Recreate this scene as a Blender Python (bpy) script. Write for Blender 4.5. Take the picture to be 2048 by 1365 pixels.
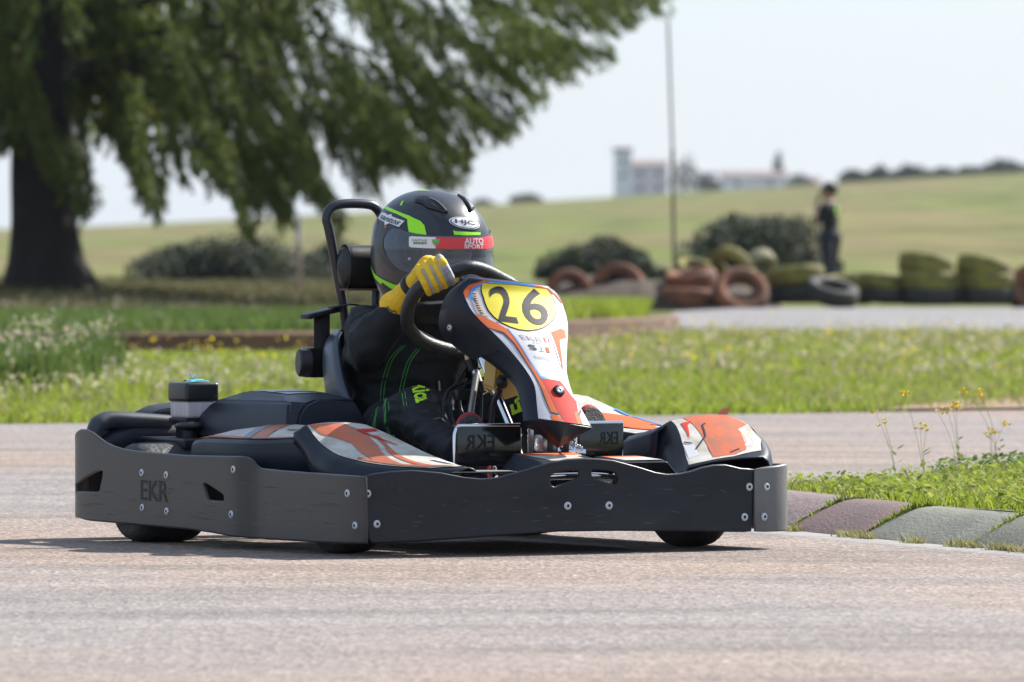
import bpy, bmesh, math, random
import numpy as np
from mathutils import Vector, Matrix, Euler, noise
from mathutils.geometry import delaunay_2d_cdt
from mathutils.bvhtree import BVHTree

scene = bpy.context.scene
C = scene.collection
for o in list(bpy.data.objects): bpy.data.objects.remove(o)
random.seed(7); np.random.seed(7)

# ---------------------------------------------------------------- camera: long lens, low behind the kerb, focused on the kart
cam_data = bpy.data.cameras.new('camera')
cam = bpy.data.objects.new('camera', cam_data); C.objects.link(cam)
cam.location = (0, 0, 0.9)
cam.rotation_euler = (math.radians(90) - math.atan(232.5 / 18000), 0, 0)
cam_data.sensor_width = 36; cam_data.lens = 36 * 18000 / 2048
cam_data.clip_start = 1; cam_data.clip_end = 12000
cam_data.dof.use_dof = True; cam_data.dof.focus_distance = 24.95; cam_data.dof.aperture_fstop = 9.5
scene.camera = cam

# ---------------------------------------------------------------- sky, sun, exposure
SUN_AZ, SUN_EL = math.radians(50), math.radians(40)
world = bpy.data.worlds.new('World'); scene.world = world; world.use_nodes = True
wn = world.node_tree.nodes; wl = world.node_tree.links
bgn = wn['Background']
sky = wn.new('ShaderNodeTexSky'); sky.sky_type = 'NISHITA'; sky.sun_disc = False
sky.sun_elevation = SUN_EL; sky.sun_rotation = SUN_AZ
sky.air_density = 1.0; sky.dust_density = 0.6; sky.ozone_density = 1.6; sky.altitude = 0
# thin bright veil of high cloud over the whole sky
veil = wn.new('ShaderNodeMix'); veil.data_type = 'RGBA'; veil.inputs[0].default_value = 0.6
veil.inputs[7].default_value = (4.25, 5.35, 7.1, 1)
wl.new(sky.outputs[0], veil.inputs[6]); wl.new(veil.outputs[2], bgn.inputs[0]); bgn.inputs[1].default_value = 0.080
sun_data = bpy.data.lights.new('sun', 'SUN'); sun_data.energy = 5.0; sun_data.angle = math.radians(0.6)
sun_data.color = (1.0, 0.95, 0.88)
sun = bpy.data.objects.new('sun', sun_data); C.objects.link(sun)
to_sun = Vector((math.sin(SUN_AZ) * math.cos(SUN_EL), math.cos(SUN_AZ) * math.cos(SUN_EL), math.sin(SUN_EL)))
sun.rotation_euler = to_sun.to_track_quat('Z', 'Y').to_euler()
sun.location = (20, 20, 30)
scene.view_settings.view_transform = 'Standard'; scene.view_settings.look = 'None'
scene.view_settings.exposure = 0.95; scene.view_settings.gamma = 1.0
scene.view_settings.use_curve_mapping = False
scene.render.engine = 'CYCLES'
scene.cycles.use_denoising = True
scene.cycles.max_bounces = 6; scene.cycles.diffuse_bounces = 3; scene.cycles.glossy_bounces = 3
scene.cycles.transparent_max_bounces = 6; scene.cycles.transmission_bounces = 4
# ---------------------------------------------------------------- helpers
def nd(m): return m.node_tree.nodes
def lk(m, a, b): m.node_tree.links.new(a, b)
MATS = {}
def mat(name, col, rough=0.5, metal=0.0, col2=None, nscale=8.0, mix=(0.4, 0.6), bump=0.0, bscale=60.0, spec=0.5, coat=0.0, detail=5.0, stretch=None, rvar=0.0):
    """plain principled material; col2 mixes in through a noise, bump adds fine relief"""
    if name in MATS: return MATS[name]
    m = bpy.data.materials.new(name); m.use_nodes = True
    b = nd(m)['Principled BSDF']
    b.inputs['Base Color'].default_value = (*col, 1); b.inputs['Roughness'].default_value = rough
    b.inputs['Metallic'].default_value = metal; b.inputs['Specular IOR Level'].default_value = spec
    b.inputs['Coat Weight'].default_value = coat; b.inputs['Coat Roughness'].default_value = 0.1
    tc = nd(m).new('ShaderNodeTexCoord'); mp = nd(m).new('ShaderNodeMapping')
    lk(m, tc.outputs['Object'], mp.inputs[0])
    if stretch: mp.inputs['Scale'].default_value = stretch
    if col2 is not None:
        n = nd(m).new('ShaderNodeTexNoise'); n.inputs['Scale'].default_value = nscale; n.inputs['Detail'].default_value = detail
        n.inputs['Roughness'].default_value = 0.65
        lk(m, mp.outputs[0], n.inputs['Vector'])
        r = nd(m).new('ShaderNodeValToRGB'); r.color_ramp.elements[0].position = mix[0]; r.color_ramp.elements[1].position = mix[1]
        r.color_ramp.elements[0].color = (*col, 1); r.color_ramp.elements[1].color = (*col2, 1)
        lk(m, n.outputs[0], r.inputs[0]); lk(m, r.outputs[0], b.inputs['Base Color'])
        if rvar:
            mr = nd(m).new('ShaderNodeMapRange'); mr.inputs[1].default_value = 0.3; mr.inputs[2].default_value = 0.7
            mr.inputs[3].default_value = rough - rvar; mr.inputs[4].default_value = rough + rvar
            lk(m, n.outputs[0], mr.inputs[0]); lk(m, mr.outputs[0], b.inputs['Roughness'])
    if bump:
        n2 = nd(m).new('ShaderNodeTexNoise'); n2.inputs['Scale'].default_value = bscale; n2.inputs['Detail'].default_value = 4
        lk(m, mp.outputs[0], n2.inputs['Vector'])
        bp = nd(m).new('ShaderNodeBump'); bp.inputs['Strength'].default_value = bump; bp.inputs['Distance'].default_value = 0.01
        lk(m, n2.outputs[0], bp.inputs['Height']); lk(m, bp.outputs[0], b.inputs['Normal'])
    MATS[name] = m
    return m

def foliage_mat(name, cols, transl=0.35, rough=0.6):
    """leaf material: colour differs from leaf to leaf, light passes through"""
    if name in MATS: return MATS[name]
    m = bpy.data.materials.new(name); m.use_nodes = True
    b = nd(m)['Principled BSDF']; b.inputs['Roughness'].default_value = rough; b.inputs['Specular IOR Level'].default_value = 0.25
    g = nd(m).new('ShaderNodeNewGeometry'); r = nd(m).new('ShaderNodeValToRGB')
    els = r.color_ramp.elements
    while len(els) < len(cols): els.new(0.5)
    for i, c in enumerate(cols):
        els[i].position = i / max(1, len(cols) - 1); els[i].color = (*c, 1)
    lk(m, g.outputs['Random Per Island'], r.inputs[0]); lk(m, r.outputs[0], b.inputs['Base Color'])
    t = nd(m).new('ShaderNodeBsdfTranslucent'); lk(m, r.outputs[0], t.inputs[0])
    mx = nd(m).new('ShaderNodeMixShader'); mx.inputs[0].default_value = transl
    lk(m, b.outputs[0], mx.inputs[1]); lk(m, t.outputs[0], mx.inputs[2])
    lk(m, mx.outputs[0], nd(m)['Material Output'].inputs[0])
    MATS[name] = m
    return m

def tag(o, label=None, cat=None, group=None, kind=None):
    if label: o['label'] = label
    if cat: o['category'] = cat
    if group: o['group'] = group
    if kind: o['kind'] = kind
    return o

def empty(name, loc=(0, 0, 0), rz=0.0):
    o = bpy.data.objects.new(name, None); C.objects.link(o)
    o.location = loc; o.rotation_euler = (0, 0, rz); o.empty_display_size = 0.2
    return o

def link(name, me, material=None, parent=None, smooth=False, angle=None):
    o = bpy.data.objects.new(name, me); C.objects.link(o)
    if material is not None and not me.materials: me.materials.append(material)
    if parent is not None: o.parent = parent
    if smooth: me.shade_smooth()
    if angle is not None:
        me.shade_smooth(); me.set_sharp_from_angle(angle=math.radians(angle))
    return o

def pyobj(name, V, Fc, material, parent=None, smooth=False, angle=None, kind=None):
    me = bpy.data.meshes.new(name); me.from_pydata([tuple(v) for v in V], [], Fc); me.update()
    o = link(name, me, material, parent, smooth, angle)
    if kind: o['kind'] = kind
    return o

def bmobj(name, bm, material, parent=None, smooth=False, angle=None):
    me = bpy.data.meshes.new(name); bmesh.ops.recalc_face_normals(bm, faces=bm.faces); bm.to_mesh(me); bm.free()
    return link(name, me, material, parent, smooth, angle)

def fast_mesh(name, verts, tris, material, parent=None, smooth=False):
    """large triangle soup from numpy arrays"""
    me = bpy.data.meshes.new(name)
    nv, nt = len(verts), len(tris)
    me.vertices.add(nv); me.vertices.foreach_set('co', np.ascontiguousarray(verts, dtype=np.float32).ravel())
    me.loops.add(nt * 3); me.loops.foreach_set('vertex_index', np.ascontiguousarray(tris, dtype=np.int32).ravel())
    me.polygons.add(nt); me.polygons.foreach_set('loop_start', np.arange(0, nt * 3, 3, dtype=np.int32))
    me.polygons.foreach_set('loop_total', np.full(nt, 3, dtype=np.int32))
    me.update(); me.validate()
    return link(name, me, material, parent, smooth)

def add_box(bm, c, s, rot=None, bevel=0.0, seg=2):
    r = bmesh.ops.create_cube(bm, size=1.0)
    M = Matrix.Translation(c) @ (rot.to_4x4() if rot is not None else Matrix.Identity(4)) @ Matrix.Diagonal((*s, 1))
    bmesh.ops.transform(bm, matrix=M, verts=r['verts'])
    if bevel:
        ed = list({e for v in r['verts'] for e in v.link_edges})
        bmesh.ops.bevel(bm, geom=ed, offset=bevel, segments=seg, profile=0.6, affect='EDGES')

def frame_from(d):
    d = Vector(d).normalized()
    a = Vector((0, 0, 1)) if abs(d.z) < 0.9 else Vector((1, 0, 0))
    x = d.cross(a).normalized(); y = d.cross(x).normalized()
    return x, y

def add_tube(bm, pts, r, n=10, caps=True, closed=False):
    """tube along a polyline; r is a number or one radius per point"""
    pts = [Vector(p) for p in pts]; N = len(pts)
    rr = r if isinstance(r, (list, tuple)) else [r] * N
    rings = []; px = None
    for i, p in enumerate(pts):
        a = pts[(i - 1) % N] if (closed or i > 0) else p
        b = pts[(i + 1) % N] if (closed or i < N - 1) else p
        d = (b - a).normalized()
        if px is None: x, y = frame_from(d)
        else:
            x = (px - d * px.dot(d)).normalized(); y = d.cross(x).normalized()
        px = x
        rings.append([bm.verts.new(p + (x * math.cos(2 * math.pi * k / n) + y * math.sin(2 * math.pi * k / n)) * rr[i]) for k in range(n)])
    for i in range(N if closed else N - 1):
        A, B = rings[i], rings[(i + 1) % N]
        for k in range(n): bm.faces.new((A[k], A[(k + 1) % n], B[(k + 1) % n], B[k]))
    if caps and not closed:
        bm.faces.new(rings[0][::-1]); bm.faces.new(rings[-1])

def smooth_path(pts, k=6, closed=False):
    out = []; N = len(pts); P = [Vector(p) for p in pts]
    for i in range(N if closed else N - 1):
        p0 = P[(i - 1) % N] if (closed or i > 0) else P[i]
        p1, p2 = P[i], P[(i + 1) % N]
        p3 = P[(i + 2) % N] if (closed or i + 2 < N) else p2
        for j in range(k):
            t = j / k
            out.append(0.5 * ((2 * p1) + (p2 - p0) * t + (2 * p0 - 5 * p1 + 4 * p2 - p3) * t * t + (3 * p1 - p0 - 3 * p2 + p3) * t ** 3))
    if not closed: out.append(P[-1])
    return out

def tube_obj(name, pts, r, material, parent=None, n=10, closed=False, k=6):
    bm = bmesh.new()
    p = smooth_path(pts, k, closed) if k > 1 else pts
    if isinstance(r, (list, tuple)) and k > 1:
        m = len(r) - 1; q = []
        for i in range(len(p)):
            t = i / (len(p) - 1) * m; j = min(int(t), m - 1); q.append(r[j] + (r[j + 1] - r[j]) * (t - j))
        r = q
    add_tube(bm, p, r, n, closed=closed)
    return bmobj(name, bm, material, parent, angle=50)

def add_lathe(bm, prof, axis_o, axis_d, n=24):
    """prof: (radius, height along axis); open or closed profile, spun round"""
    d = Vector(axis_d).normalized(); x, y = frame_from(d); o = Vector(axis_o)
    rings = []
    for r, h in prof:
        rings.append([bm.verts.new(o + d * h + (x * math.cos(2 * math.pi * k / n) + y * math.sin(2 * math.pi * k / n)) * max(r, 1e-4)) for k in range(n)])
    for i in range(len(rings) - 1):
        for k in range(n): bm.faces.new((rings[i][k], rings[i][(k + 1) % n], rings[i + 1][(k + 1) % n], rings[i + 1][k]))
    if prof[0][0] > 1e-3 and prof[0] != prof[-1]: bm.faces.new(rings[0][::-1])
    if prof[-1][0] > 1e-3 and prof[0] != prof[-1]: bm.faces.new(rings[-1])

def lathe_obj(name, prof, o, d, material, parent=None, n=24, angle=40):
    bm = bmesh.new(); add_lathe(bm, prof, o, d, n); return bmobj(name, bm, material, parent, angle=angle)

def box_obj(name, c, s, material, parent=None, rot=None, bevel=0.006, seg=2):
    bm = bmesh.new(); add_box(bm, c, s, rot, bevel, seg); return bmobj(name, bm, material, parent, angle=35)

def in_poly(x, y, P):
    r = False; j = len(P) - 1
    for i in range(len(P)):
        if (P[i][1] > y) != (P[j][1] > y) and x < (P[j][0] - P[i][0]) * (y - P[i][1]) / (P[j][1] - P[i][1]) + P[i][0]: r = not r
        j = i
    return r

def refine(P, step):
    out = []
    for i in range(len(P)):
        a, b = P[i], P[(i + 1) % len(P)]
        sx, sy = (step if isinstance(step, tuple) else (step, step))
        k = max(1, int(math.ceil(max(abs(b[0] - a[0]) / sx, abs(b[1] - a[1]) / sy))))
        for j in range(k): out.append((a[0] + (b[0] - a[0]) * j / k, a[1] + (b[1] - a[1]) * j / k))
    return out

def sheet(poly, holes, step):
    """triangulate a 2-D outline with holes and an inner grid -> verts2d, tris"""
    sx, sy = (step if isinstance(step, tuple) else (step, step))
    loops = [refine(poly, step)] + [refine(h, step) for h in holes]
    pts = []; edges = []
    for L_ in loops:
        b = len(pts); pts += L_; edges += [(b + i, b + (i + 1) % len(L_)) for i in range(len(L_))]
    x0 = min(p[0] for p in poly); x1 = max(p[0] for p in poly); y0 = min(p[1] for p in poly); y1 = max(p[1] for p in poly)
    nx = int((x1 - x0) / sx); ny = int((y1 - y0) / sy)
    border = np.array(pts)
    for i in range(1, nx + 1):
        for j in range(1, ny + 1):
            x, y = x0 + (i - 0.5) * sx, y0 + (j - 0.5) * sy
            if in_poly(x, y, poly) and not any(in_poly(x, y, h) for h in holes):
                if np.min(((border - (x, y)) / (sx, sy)) ** 2 @ np.ones(2)) > 0.16: pts.append((x, y))
    v, e, f, *_ = delaunay_2d_cdt([Vector((p[0] / sx, p[1] / sy)) for p in pts], edges, [], 0, 1e-7)
    v = [(p[0] * sx, p[1] * sy) for p in v]
    tris = []
    for t in f:
        cx = sum(v[i][0] for i in t) / len(t); cy = sum(v[i][1] for i in t) / len(t)
        if in_poly(cx, cy, poly) and not any(in_poly(cx, cy, h) for h in holes): tris.append(tuple(t))
    return [(p[0], p[1]) for p in v], tris

def face_out(o, out):
    """turn the faces of an open shell so that they look along out (a vector, or a point to look away from)"""
    tot = 0.0
    for pl in o.data.polygons:
        d = Vector(out) if len(out) == 3 else (pl.center - Vector(out[:3]))
        tot += pl.normal.dot(d) * pl.area
    if tot < 0: o.data.flip_normals()
def true_normals(o, fn, uv):
    """shade a patch with the normals of the curved surface it lies on"""
    me = o.data
    if not me.polygons: return
    du = max(1e-5, (max(p[0] for p in uv) - min(p[0] for p in uv)) * 0.01); dv = max(1e-5, (max(p[1] for p in uv) - min(p[1] for p in uv)) * 0.01)
    tot = Vector((0, 0, 0))
    for pl in me.polygons: tot += pl.normal * pl.area
    out = []
    for k, (a, b) in enumerate(uv):
        n = (Vector(fn(a + du, b)) - Vector(fn(a - du, b))).cross(Vector(fn(a, b + dv)) - Vector(fn(a, b - dv)))
        n = n.normalized() if n.length > 1e-12 else me.vertices[k].normal.copy()
        if n.dot(me.vertices[k].normal) < 0: n = -n
        out.append(n)
    me.normals_split_custom_set_from_vertices(out)
def sheet_obj(name, poly, fn, material, parent=None, holes=(), step=0.05, thick=0.0, smooth=True, bevel=0.0, out=None, bead=0.0):
    v, t = sheet(poly, list(holes), step)
    if bead:
        # shell of real thickness with a rounded rim all round, in one mesh
        c3 = [Vector(fn(*p)) for p in v]; nn = [Vector((0, 0, 0)) for _ in v]
        for f in t:
            n_ = (c3[f[1]] - c3[f[0]]).cross(c3[f[2]] - c3[f[0]])
            for i in f: nn[i] += n_
        sg = 1 if sum((n_ for n_ in nn), Vector((0, 0, 0))).dot(Vector(out)) > 0 else -1
        nn = [n_.normalized() * sg for n_ in nn]; nv = len(v)
        V_ = c3 + [p - n_ * 2 * bead for p, n_ in zip(c3, nn)]
        T_ = [(f if sg > 0 else f[::-1]) for f in t]; T_ = T_ + [tuple(i + nv for i in f[::-1]) for f in T_]
        bm = bmesh.new(); bv = [bm.verts.new(p) for p in V_]
        for f in T_: bm.faces.new([bv[i] for i in f])
        for loop in [poly] + list(holes):
            q = [Vector(fn(*p)) for p in refine(loop, step)]; ctr = []
            for p in q:
                j = min(range(nv), key=lambda i: (c3[i] - p).length_squared); ctr.append(p - nn[j] * bead)
            add_tube(bm, ctr, bead * 1.02, 8, closed=True)
        me = bpy.data.meshes.new(name); bm.to_mesh(me); bm.free()
        return link(name, me, material, parent, angle=60)
    o = pyobj(name, [fn(*p) for p in v], t, material, parent, smooth=smooth)
    if out is not None: face_out(o, out)
    if smooth and not thick: true_normals(o, fn, v)
    if thick:
        md = o.modifiers.new('thickness', 'SOLIDIFY'); md.thickness = thick; md.offset = -1; md.use_even_offset = False
        o.data.set_sharp_from_angle(angle=math.radians(60))
        if bevel:
            bv = o.modifiers.new('edge', 'BEVEL'); bv.width = bevel; bv.segments = 2; bv.limit_method = 'ANGLE'; bv.angle_limit = math.radians(60)
    return o

def grid_obj(name, rows, material, parent=None, angle=50, thick=0.0, offset=-1, close_u=False, out=None):
    V = [p for r in rows for p in r]; n = len(rows[0]); Fc = []
    for i in range(len(rows) - 1):
        for k in range(n if close_u else n - 1): Fc.append((i * n + k, i * n + (k + 1) % n, (i + 1) * n + (k + 1) % n, (i + 1) * n + k))
    o = pyobj(name, V, Fc, material, parent, angle=angle)
    if out is not None: face_out(o, out)
    if thick:
        md = o.modifiers.new('thickness', 'SOLIDIFY'); md.thickness = thick; md.offset = offset
    return o

_txt = {}
def text2d(s, bold=0.0, shear=0.0, step=None):
    """flat lettering as 2-D triangles, scaled so that it fills 0..1 in x and y"""
    key = (s, bold, shear, step)
    if key in _txt: return _txt[key]
    cu = bpy.data.curves.new('lettering', 'FONT'); cu.body = s; cu.resolution_u = 4; cu.offset = bold; cu.shear = shear
    o = bpy.data.objects.new('lettering', cu); C.objects.link(o)
    dg = bpy.context.evaluated_depsgraph_get(); me = bpy.data.meshes.new_from_object(o.evaluated_get(dg))
    bpy.data.objects.remove(o); bpy.data.curves.remove(cu)
    bm = bmesh.new(); bm.from_mesh(me); bpy.data.meshes.remove(me)
    bmesh.ops.triangulate(bm, faces=bm.faces)
    xs = [v.co.x for v in bm.verts]; ys = [v.co.y for v in bm.verts]
    x0, x1, y0, y1 = min(xs), max(xs), min(ys), max(ys)
    if step:
        for _ in range(4):
            ed = [e for e in bm.edges if abs(e.verts[0].co.x - e.verts[1].co.x) / (x1 - x0) > step or abs(e.verts[0].co.y - e.verts[1].co.y) / (y1 - y0) > step]
            if not ed: break
            bmesh.ops.subdivide_edges(bm, edges=ed, cuts=1); bmesh.ops.triangulate(bm, faces=bm.faces)
    bm.verts.ensure_lookup_table(); bm.verts.index_update()
    V = [((v.co.x - x0) / (x1 - x0), (v.co.y - y0) / (y1 - y0)) for v in bm.verts]
    T = [tuple(v.index for v in f.verts) for f in bm.faces]
    bm.free(); _txt[key] = (V, T)
    return V, T

def lettering(name, s, corners, fn, material, parent, bold=0.0, shear=0.0, step=None):
    """corners: bottom-left, bottom-right, top-left, top-right in the surface's own coordinates"""
    V, T = text2d(s, bold, shear, step)
    bl, br, tl, tr = corners
    out = []; uv = []
    for x, y in V:
        a = [bl[i] * (1 - x) * (1 - y) + br[i] * x * (1 - y) + tl[i] * (1 - x) * y + tr[i] * x * y for i in range(len(bl))]
        out.append(fn(*a)); uv.append(a)
    o = pyobj(name, out, T, material, parent, smooth=True)
    if len(bl) == 2: true_normals(o, fn, uv)
    return o

def bake(o):
    """apply the modifiers of o"""
    dg = bpy.context.evaluated_depsgraph_get(); me = bpy.data.meshes.new_from_object(o.evaluated_get(dg))
    o.modifiers.clear(); old = o.data; o.data = me; bpy.data.meshes.remove(old)
    return o

def capsule(bm, a, b, ra, rb, n=12, flat=None):
    """tapered limb segment with round ends"""
    a, b = Vector(a), Vector(b); d = (b - a); L_ = d.length; d.normalize()
    prof = []
    for k in range(5):
        t = math.pi / 2 * (1 - k / 4); prof.append((ra * math.cos(t), -ra * math.sin(t)))
    for k in range(5):
        t = math.pi / 2 * k / 4; prof.append((rb * math.cos(t), L_ + rb * math.sin(t)))
    prof[0] = (0.0005, prof[0][1]); prof[-1] = (0.0005, prof[-1][1])
    add_lathe(bm, prof, a, d, n)

def ellipsoid(bm, c, r, rot=None, n=14):
    q = bmesh.ops.create_uvsphere(bm, u_segments=n, v_segments=n - 4, radius=1)
    M = Matrix.Translation(c) @ (rot.to_4x4() if rot is not None else Matrix.Identity(4)) @ Matrix.Diagonal((*r, 1))
    bmesh.ops.transform(bm, matrix=M, verts=q['verts'])

def fused(name, bm, material, parent, voxel=0.01, smooth=6):
    """one continuous skin over overlapping volumes"""
    o = bmobj(name, bm, material, parent)
    md = o.modifiers.new('skin', 'REMESH'); md.mode = 'VOXEL'; md.voxel_size = voxel; md.use_smooth_shade = True
    sm = o.modifiers.new('soft', 'SMOOTH'); sm.iterations = smooth; sm.factor = 0.5
    bake(o); o.data.shade_smooth()
    if not o.data.materials: o.data.materials.append(material)
    return o

def copy_thing(o, parent=None):
    c = o.copy(); C.objects.link(c); c.parent = parent
    for ch in list(o.children): copy_thing(ch, c)
    return c
# ---------------------------------------------------------------- parametric shells (kart coordinates: x forward, y left, z up)
def interp(tab, t):
    """smooth (Catmull-Rom) interpolation in a table of (t, a, b, ...)"""
    n = len(tab)
    if t <= tab[0][0]: return tab[0][1:]
    if t >= tab[-1][0]: return tab[-1][1:]
    i = 0
    while tab[i + 1][0] < t: i += 1
    p1, p2 = tab[i], tab[i + 1]
    p0 = tab[i - 1] if i > 0 else p1
    p3 = tab[i + 2] if i + 2 < n else p2
    h = p2[0] - p1[0]; s = (t - p1[0]) / h
    out = []
    for k in range(1, len(p1)):
        m1 = (p2[k] - p0[k]) / max(p2[0] - p0[0], 1e-9) * h
        m2 = (p3[k] - p1[k]) / max(p3[0] - p1[0], 1e-9) * h
        out.append((2*s**3-3*s**2+1)*p1[k] + (s**3-2*s**2+s)*m1 + (-2*s**3+3*s**2)*p2[k] + (s**3-s**2)*m2)
    return out

HELMET_C = (-0.13, 0.081, 0.829)
HELMET_ROT = (math.radians(2), math.radians(7), math.radians(6))      # roll, pitch down, yaw
def helmet_local(a, v, off=0.0):
    """a: azimuth in degrees (0 = front, + = left), v: -1 rim .. 0 equator .. 1 crown"""
    A = math.radians(a); ca, sa = math.cos(A), math.sin(A)
    if v >= 0:
        e = v * math.pi / 2
        z = 0.165 * math.sin(e); r = math.cos(e) ** 0.92
    else:
        z = 0.157 * v; r = 1 - 0.27 * (-v) ** 2.6
    q = (abs(ca) ** 2.25 + abs(sa) ** 2.25) ** (-1 / 2.25)
    lx = 0.186 if ca > 0 else 0.192
    x = lx * r * q * ca; y = 0.152 * r * q * sa
    if v < 0 and ca > 0: x += 0.03 * ca ** 2 * min(1, -v * 2.2) ** 1.5
    if v > 0 and ca < 0: x -= 0.008 * (-ca) * math.sin(v * math.pi)
    n = math.sqrt((x / lx ** 2) ** 2 + (y / 0.152 ** 2) ** 2 + (z / 0.165 ** 2) ** 2) or 1
    return (x + off * x / lx ** 2 / n, y + off * y / 0.152 ** 2 / n, z + off * z / 0.165 ** 2 / n)
def helmet_pt(a, v, off=0.0):
    x, y, z = helmet_local(a, v, off)
    r, p, w = HELMET_ROT
    y, z = y * math.cos(r) - z * math.sin(r), y * math.sin(r) + z * math.cos(r)
    x, z = x * math.cos(p) + z * math.sin(p), -x * math.sin(p) + z * math.cos(p)
    x, y = x * math.cos(w) - y * math.sin(w), x * math.sin(w) + y * math.cos(w)
    return (x + HELMET_C[0], y + HELMET_C[1], z + HELMET_C[2])

# nose panel: t from 0 (top) to 1 (bottom); x, z of the middle line, half width, bow, side depth
NOSE = [(0.0, 0.494, 0.737, 0.1176, 0.016, 0.03),
        (0.07, 0.505, 0.708, 0.1533, 0.024, 0.055),
        (0.18, 0.538, 0.666, 0.1565, 0.028, 0.13),
        (0.28, 0.573, 0.626, 0.1428, 0.026, 0.19),
        (0.42, 0.624, 0.572, 0.1081, 0.02, 0.19),
        (0.58, 0.676, 0.506, 0.0735, 0.014, 0.125),
        (0.67, 0.708, 0.47, 0.063, 0.012, 0.095),
        (0.75, 0.733, 0.441, 0.0609, 0.012, 0.075),
        (0.86, 0.764, 0.401, 0.0704, 0.016, 0.06),
        (1.0, 0.802, 0.352, 0.084, 0.022, 0.05)]
def nose_pt(s, t, off=0.0):
    """s from -1 (kart's right edge) to 1 (left edge)"""
    x, z, w, b, d = interp(NOSE, t)
    return (x - b * s * s + off * 0.85, w * s + off * 0.35 * s, z - 0.012 * s + off * 0.5)

# right front fender top face: t 0 (rear) .. 1 (front tip); outer edge xyz, inner edge xyz
FEND_R = [(0.0, 0.395, -0.605, 0.345, 0.41, -0.415, 0.347),
          (0.15, 0.435, -0.605, 0.318, 0.50, -0.405, 0.327),
          (0.35, 0.50, -0.605, 0.286, 0.60, -0.385, 0.297),
          (0.55, 0.60, -0.595, 0.259, 0.69, -0.365, 0.270),
          (0.80, 0.75, -0.515, 0.236, 0.79, -0.335, 0.243),
          (1.0, 0.86, -0.365, 0.228, 0.855, -0.315, 0.229)]
def fend_r(s, t, off=0.0):
    o = interp(FEND_R, t)
    c = 0.010 * 4 * s * (1 - s)
    return (o[0] + (o[3] - o[0]) * s, o[1] + (o[4] - o[1]) * s, o[2] + (o[5] - o[2]) * s + c + off)
# left front fender face: t 0 (rear ridge) .. 1 (front edge), s 0 inner .. 1 outer
FEND_L = [(0.0, 0.600, 0.435, 0.352, 0.600, 0.625, 0.366),
          (0.25, 0.640, 0.428, 0.338, 0.655, 0.650, 0.345),
          (0.5, 0.690, 0.412, 0.310, 0.715, 0.660, 0.312),
          (0.8, 0.760, 0.385, 0.262, 0.790, 0.640, 0.275),
          (1.0, 0.820, 0.365, 0.226, 0.840, 0.600, 0.255)]
def fend_l(s, t, off=0.0):
    o = interp(FEND_L, t)
    c = 0.008 * 4 * s * (1 - s)
    return (o[0] + (o[3] - o[0]) * s + off * .5, o[1] + (o[4] - o[1]) * s, o[2] + (o[5] - o[2]) * s + c + off * .8)
# ---------------------------------------------------------------- terrain: flat circuit, then a long field rising to a crest
def crest_z(ang):
    """height of the crest at 900 m for the bearing ang = X / Y"""
    u = 1024 + 18000 * ang
    y = interp([(-3000, 470), (-600, 466), (0, 460), (600, 432), (1000, 408), (1250, 393), (1600, 372), (2048, 345), (2800, 318), (5000, 310)], u)[0]
    return 0.9 + (450 - y) * 900 / 18000
def ground_z(x, y):
    if y < 150: return 0.0
    z9 = crest_z(x / y)
    t = min(1.0, (y - 150) / 750)
    # seen from the track the field climbs steadily to its crest
    ez = (1 - t) * 0.0 + t * z9
    ez = 0.9 - (0.9 - 0.0) * (y / 150) * (1 - t) ** 1.0 if False else z9 * (t ** 1.15)
    if y > 900: ez = z9 - 0.0015 * (y - 900) * (1 if y < 2500 else 1600 / (y - 900))
    return ez + 0.18 * t * math.sin(x * 0.05 + y * 0.013) * (1 - t)
def tree_mound(x, y):
    return 0.10 * math.exp(-((x + 5.3) / 2.3) ** 2 - ((y - 99) / 9) ** 2) - 0.03 * (60 < y < 115)
def land_z(x, y): return ground_z(x, y) + tree_mound(x, y)
ys = [-40, -10, 5, 12, 18, 24, 30, 36, 42, 48, 54, 60, 66, 72, 78, 82, 86, 90, 94, 98, 102, 106, 110, 116, 124, 135, 150, 170, 190, 215, 245, 280, 320, 370, 430, 500, 580, 660, 740, 820, 870, 900, 940, 1000, 1150, 1400, 1800, 2500, 4000, 7000]
rows = []
for y in ys:
    half = max(30, abs(y) * 0.35 + 20)
    rows.append([(-half + 2 * half * i / 60, y, land_z(-half + 2 * half * i / 60, y)) for i in range(61)])
m = bpy.data.materials.new('field ground'); m.use_nodes = True; b = nd(m)['Principled BSDF']; b.inputs['Roughness'].default_value = 0.95; b.inputs['Specular IOR Level'].default_value = 0.1
tc = nd(m).new('ShaderNodeTexCoord')
def noise_node(scale, stretch=(1, 1, 1), detail=4, src='Object'):
    mp = nd(m).new('ShaderNodeMapping'); mp.inputs['Scale'].default_value = stretch
    lk(m, tc.outputs[src], mp.inputs[0])
    n = nd(m).new('ShaderNodeTexNoise'); n.inputs['Scale'].default_value = scale; n.inputs['Detail'].default_value = detail
    lk(m, mp.outputs[0], n.inputs['Vector']); return n
def ramp(src, stops):
    r = nd(m).new('ShaderNodeValToRGB'); e = r.color_ramp.elements
    while len(e) < len(stops): e.new(0.5)
    for i, (p, c) in enumerate(stops): e[i].position = p; e[i].color = (*c, 1)
    lk(m, src, r.inputs[0]); return r
def mixc(fac, a, b_, typ='MIX'):
    x = nd(m).new('ShaderNodeMix'); x.data_type = 'RGBA'; x.blend_type = typ
    if isinstance(fac, (int, float)): x.inputs[0].default_value = fac
    else: lk(m, fac, x.inputs[0])
    lk(m, a, x.inputs[6]); lk(m, b_, x.inputs[7]); return x.outputs[2]
n1 = noise_node(0.05, (1, 0.16, 1)); n2 = noise_node(0.35, (1, 0.12, 1), 6); n3 = noise_node(3.0)
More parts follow.
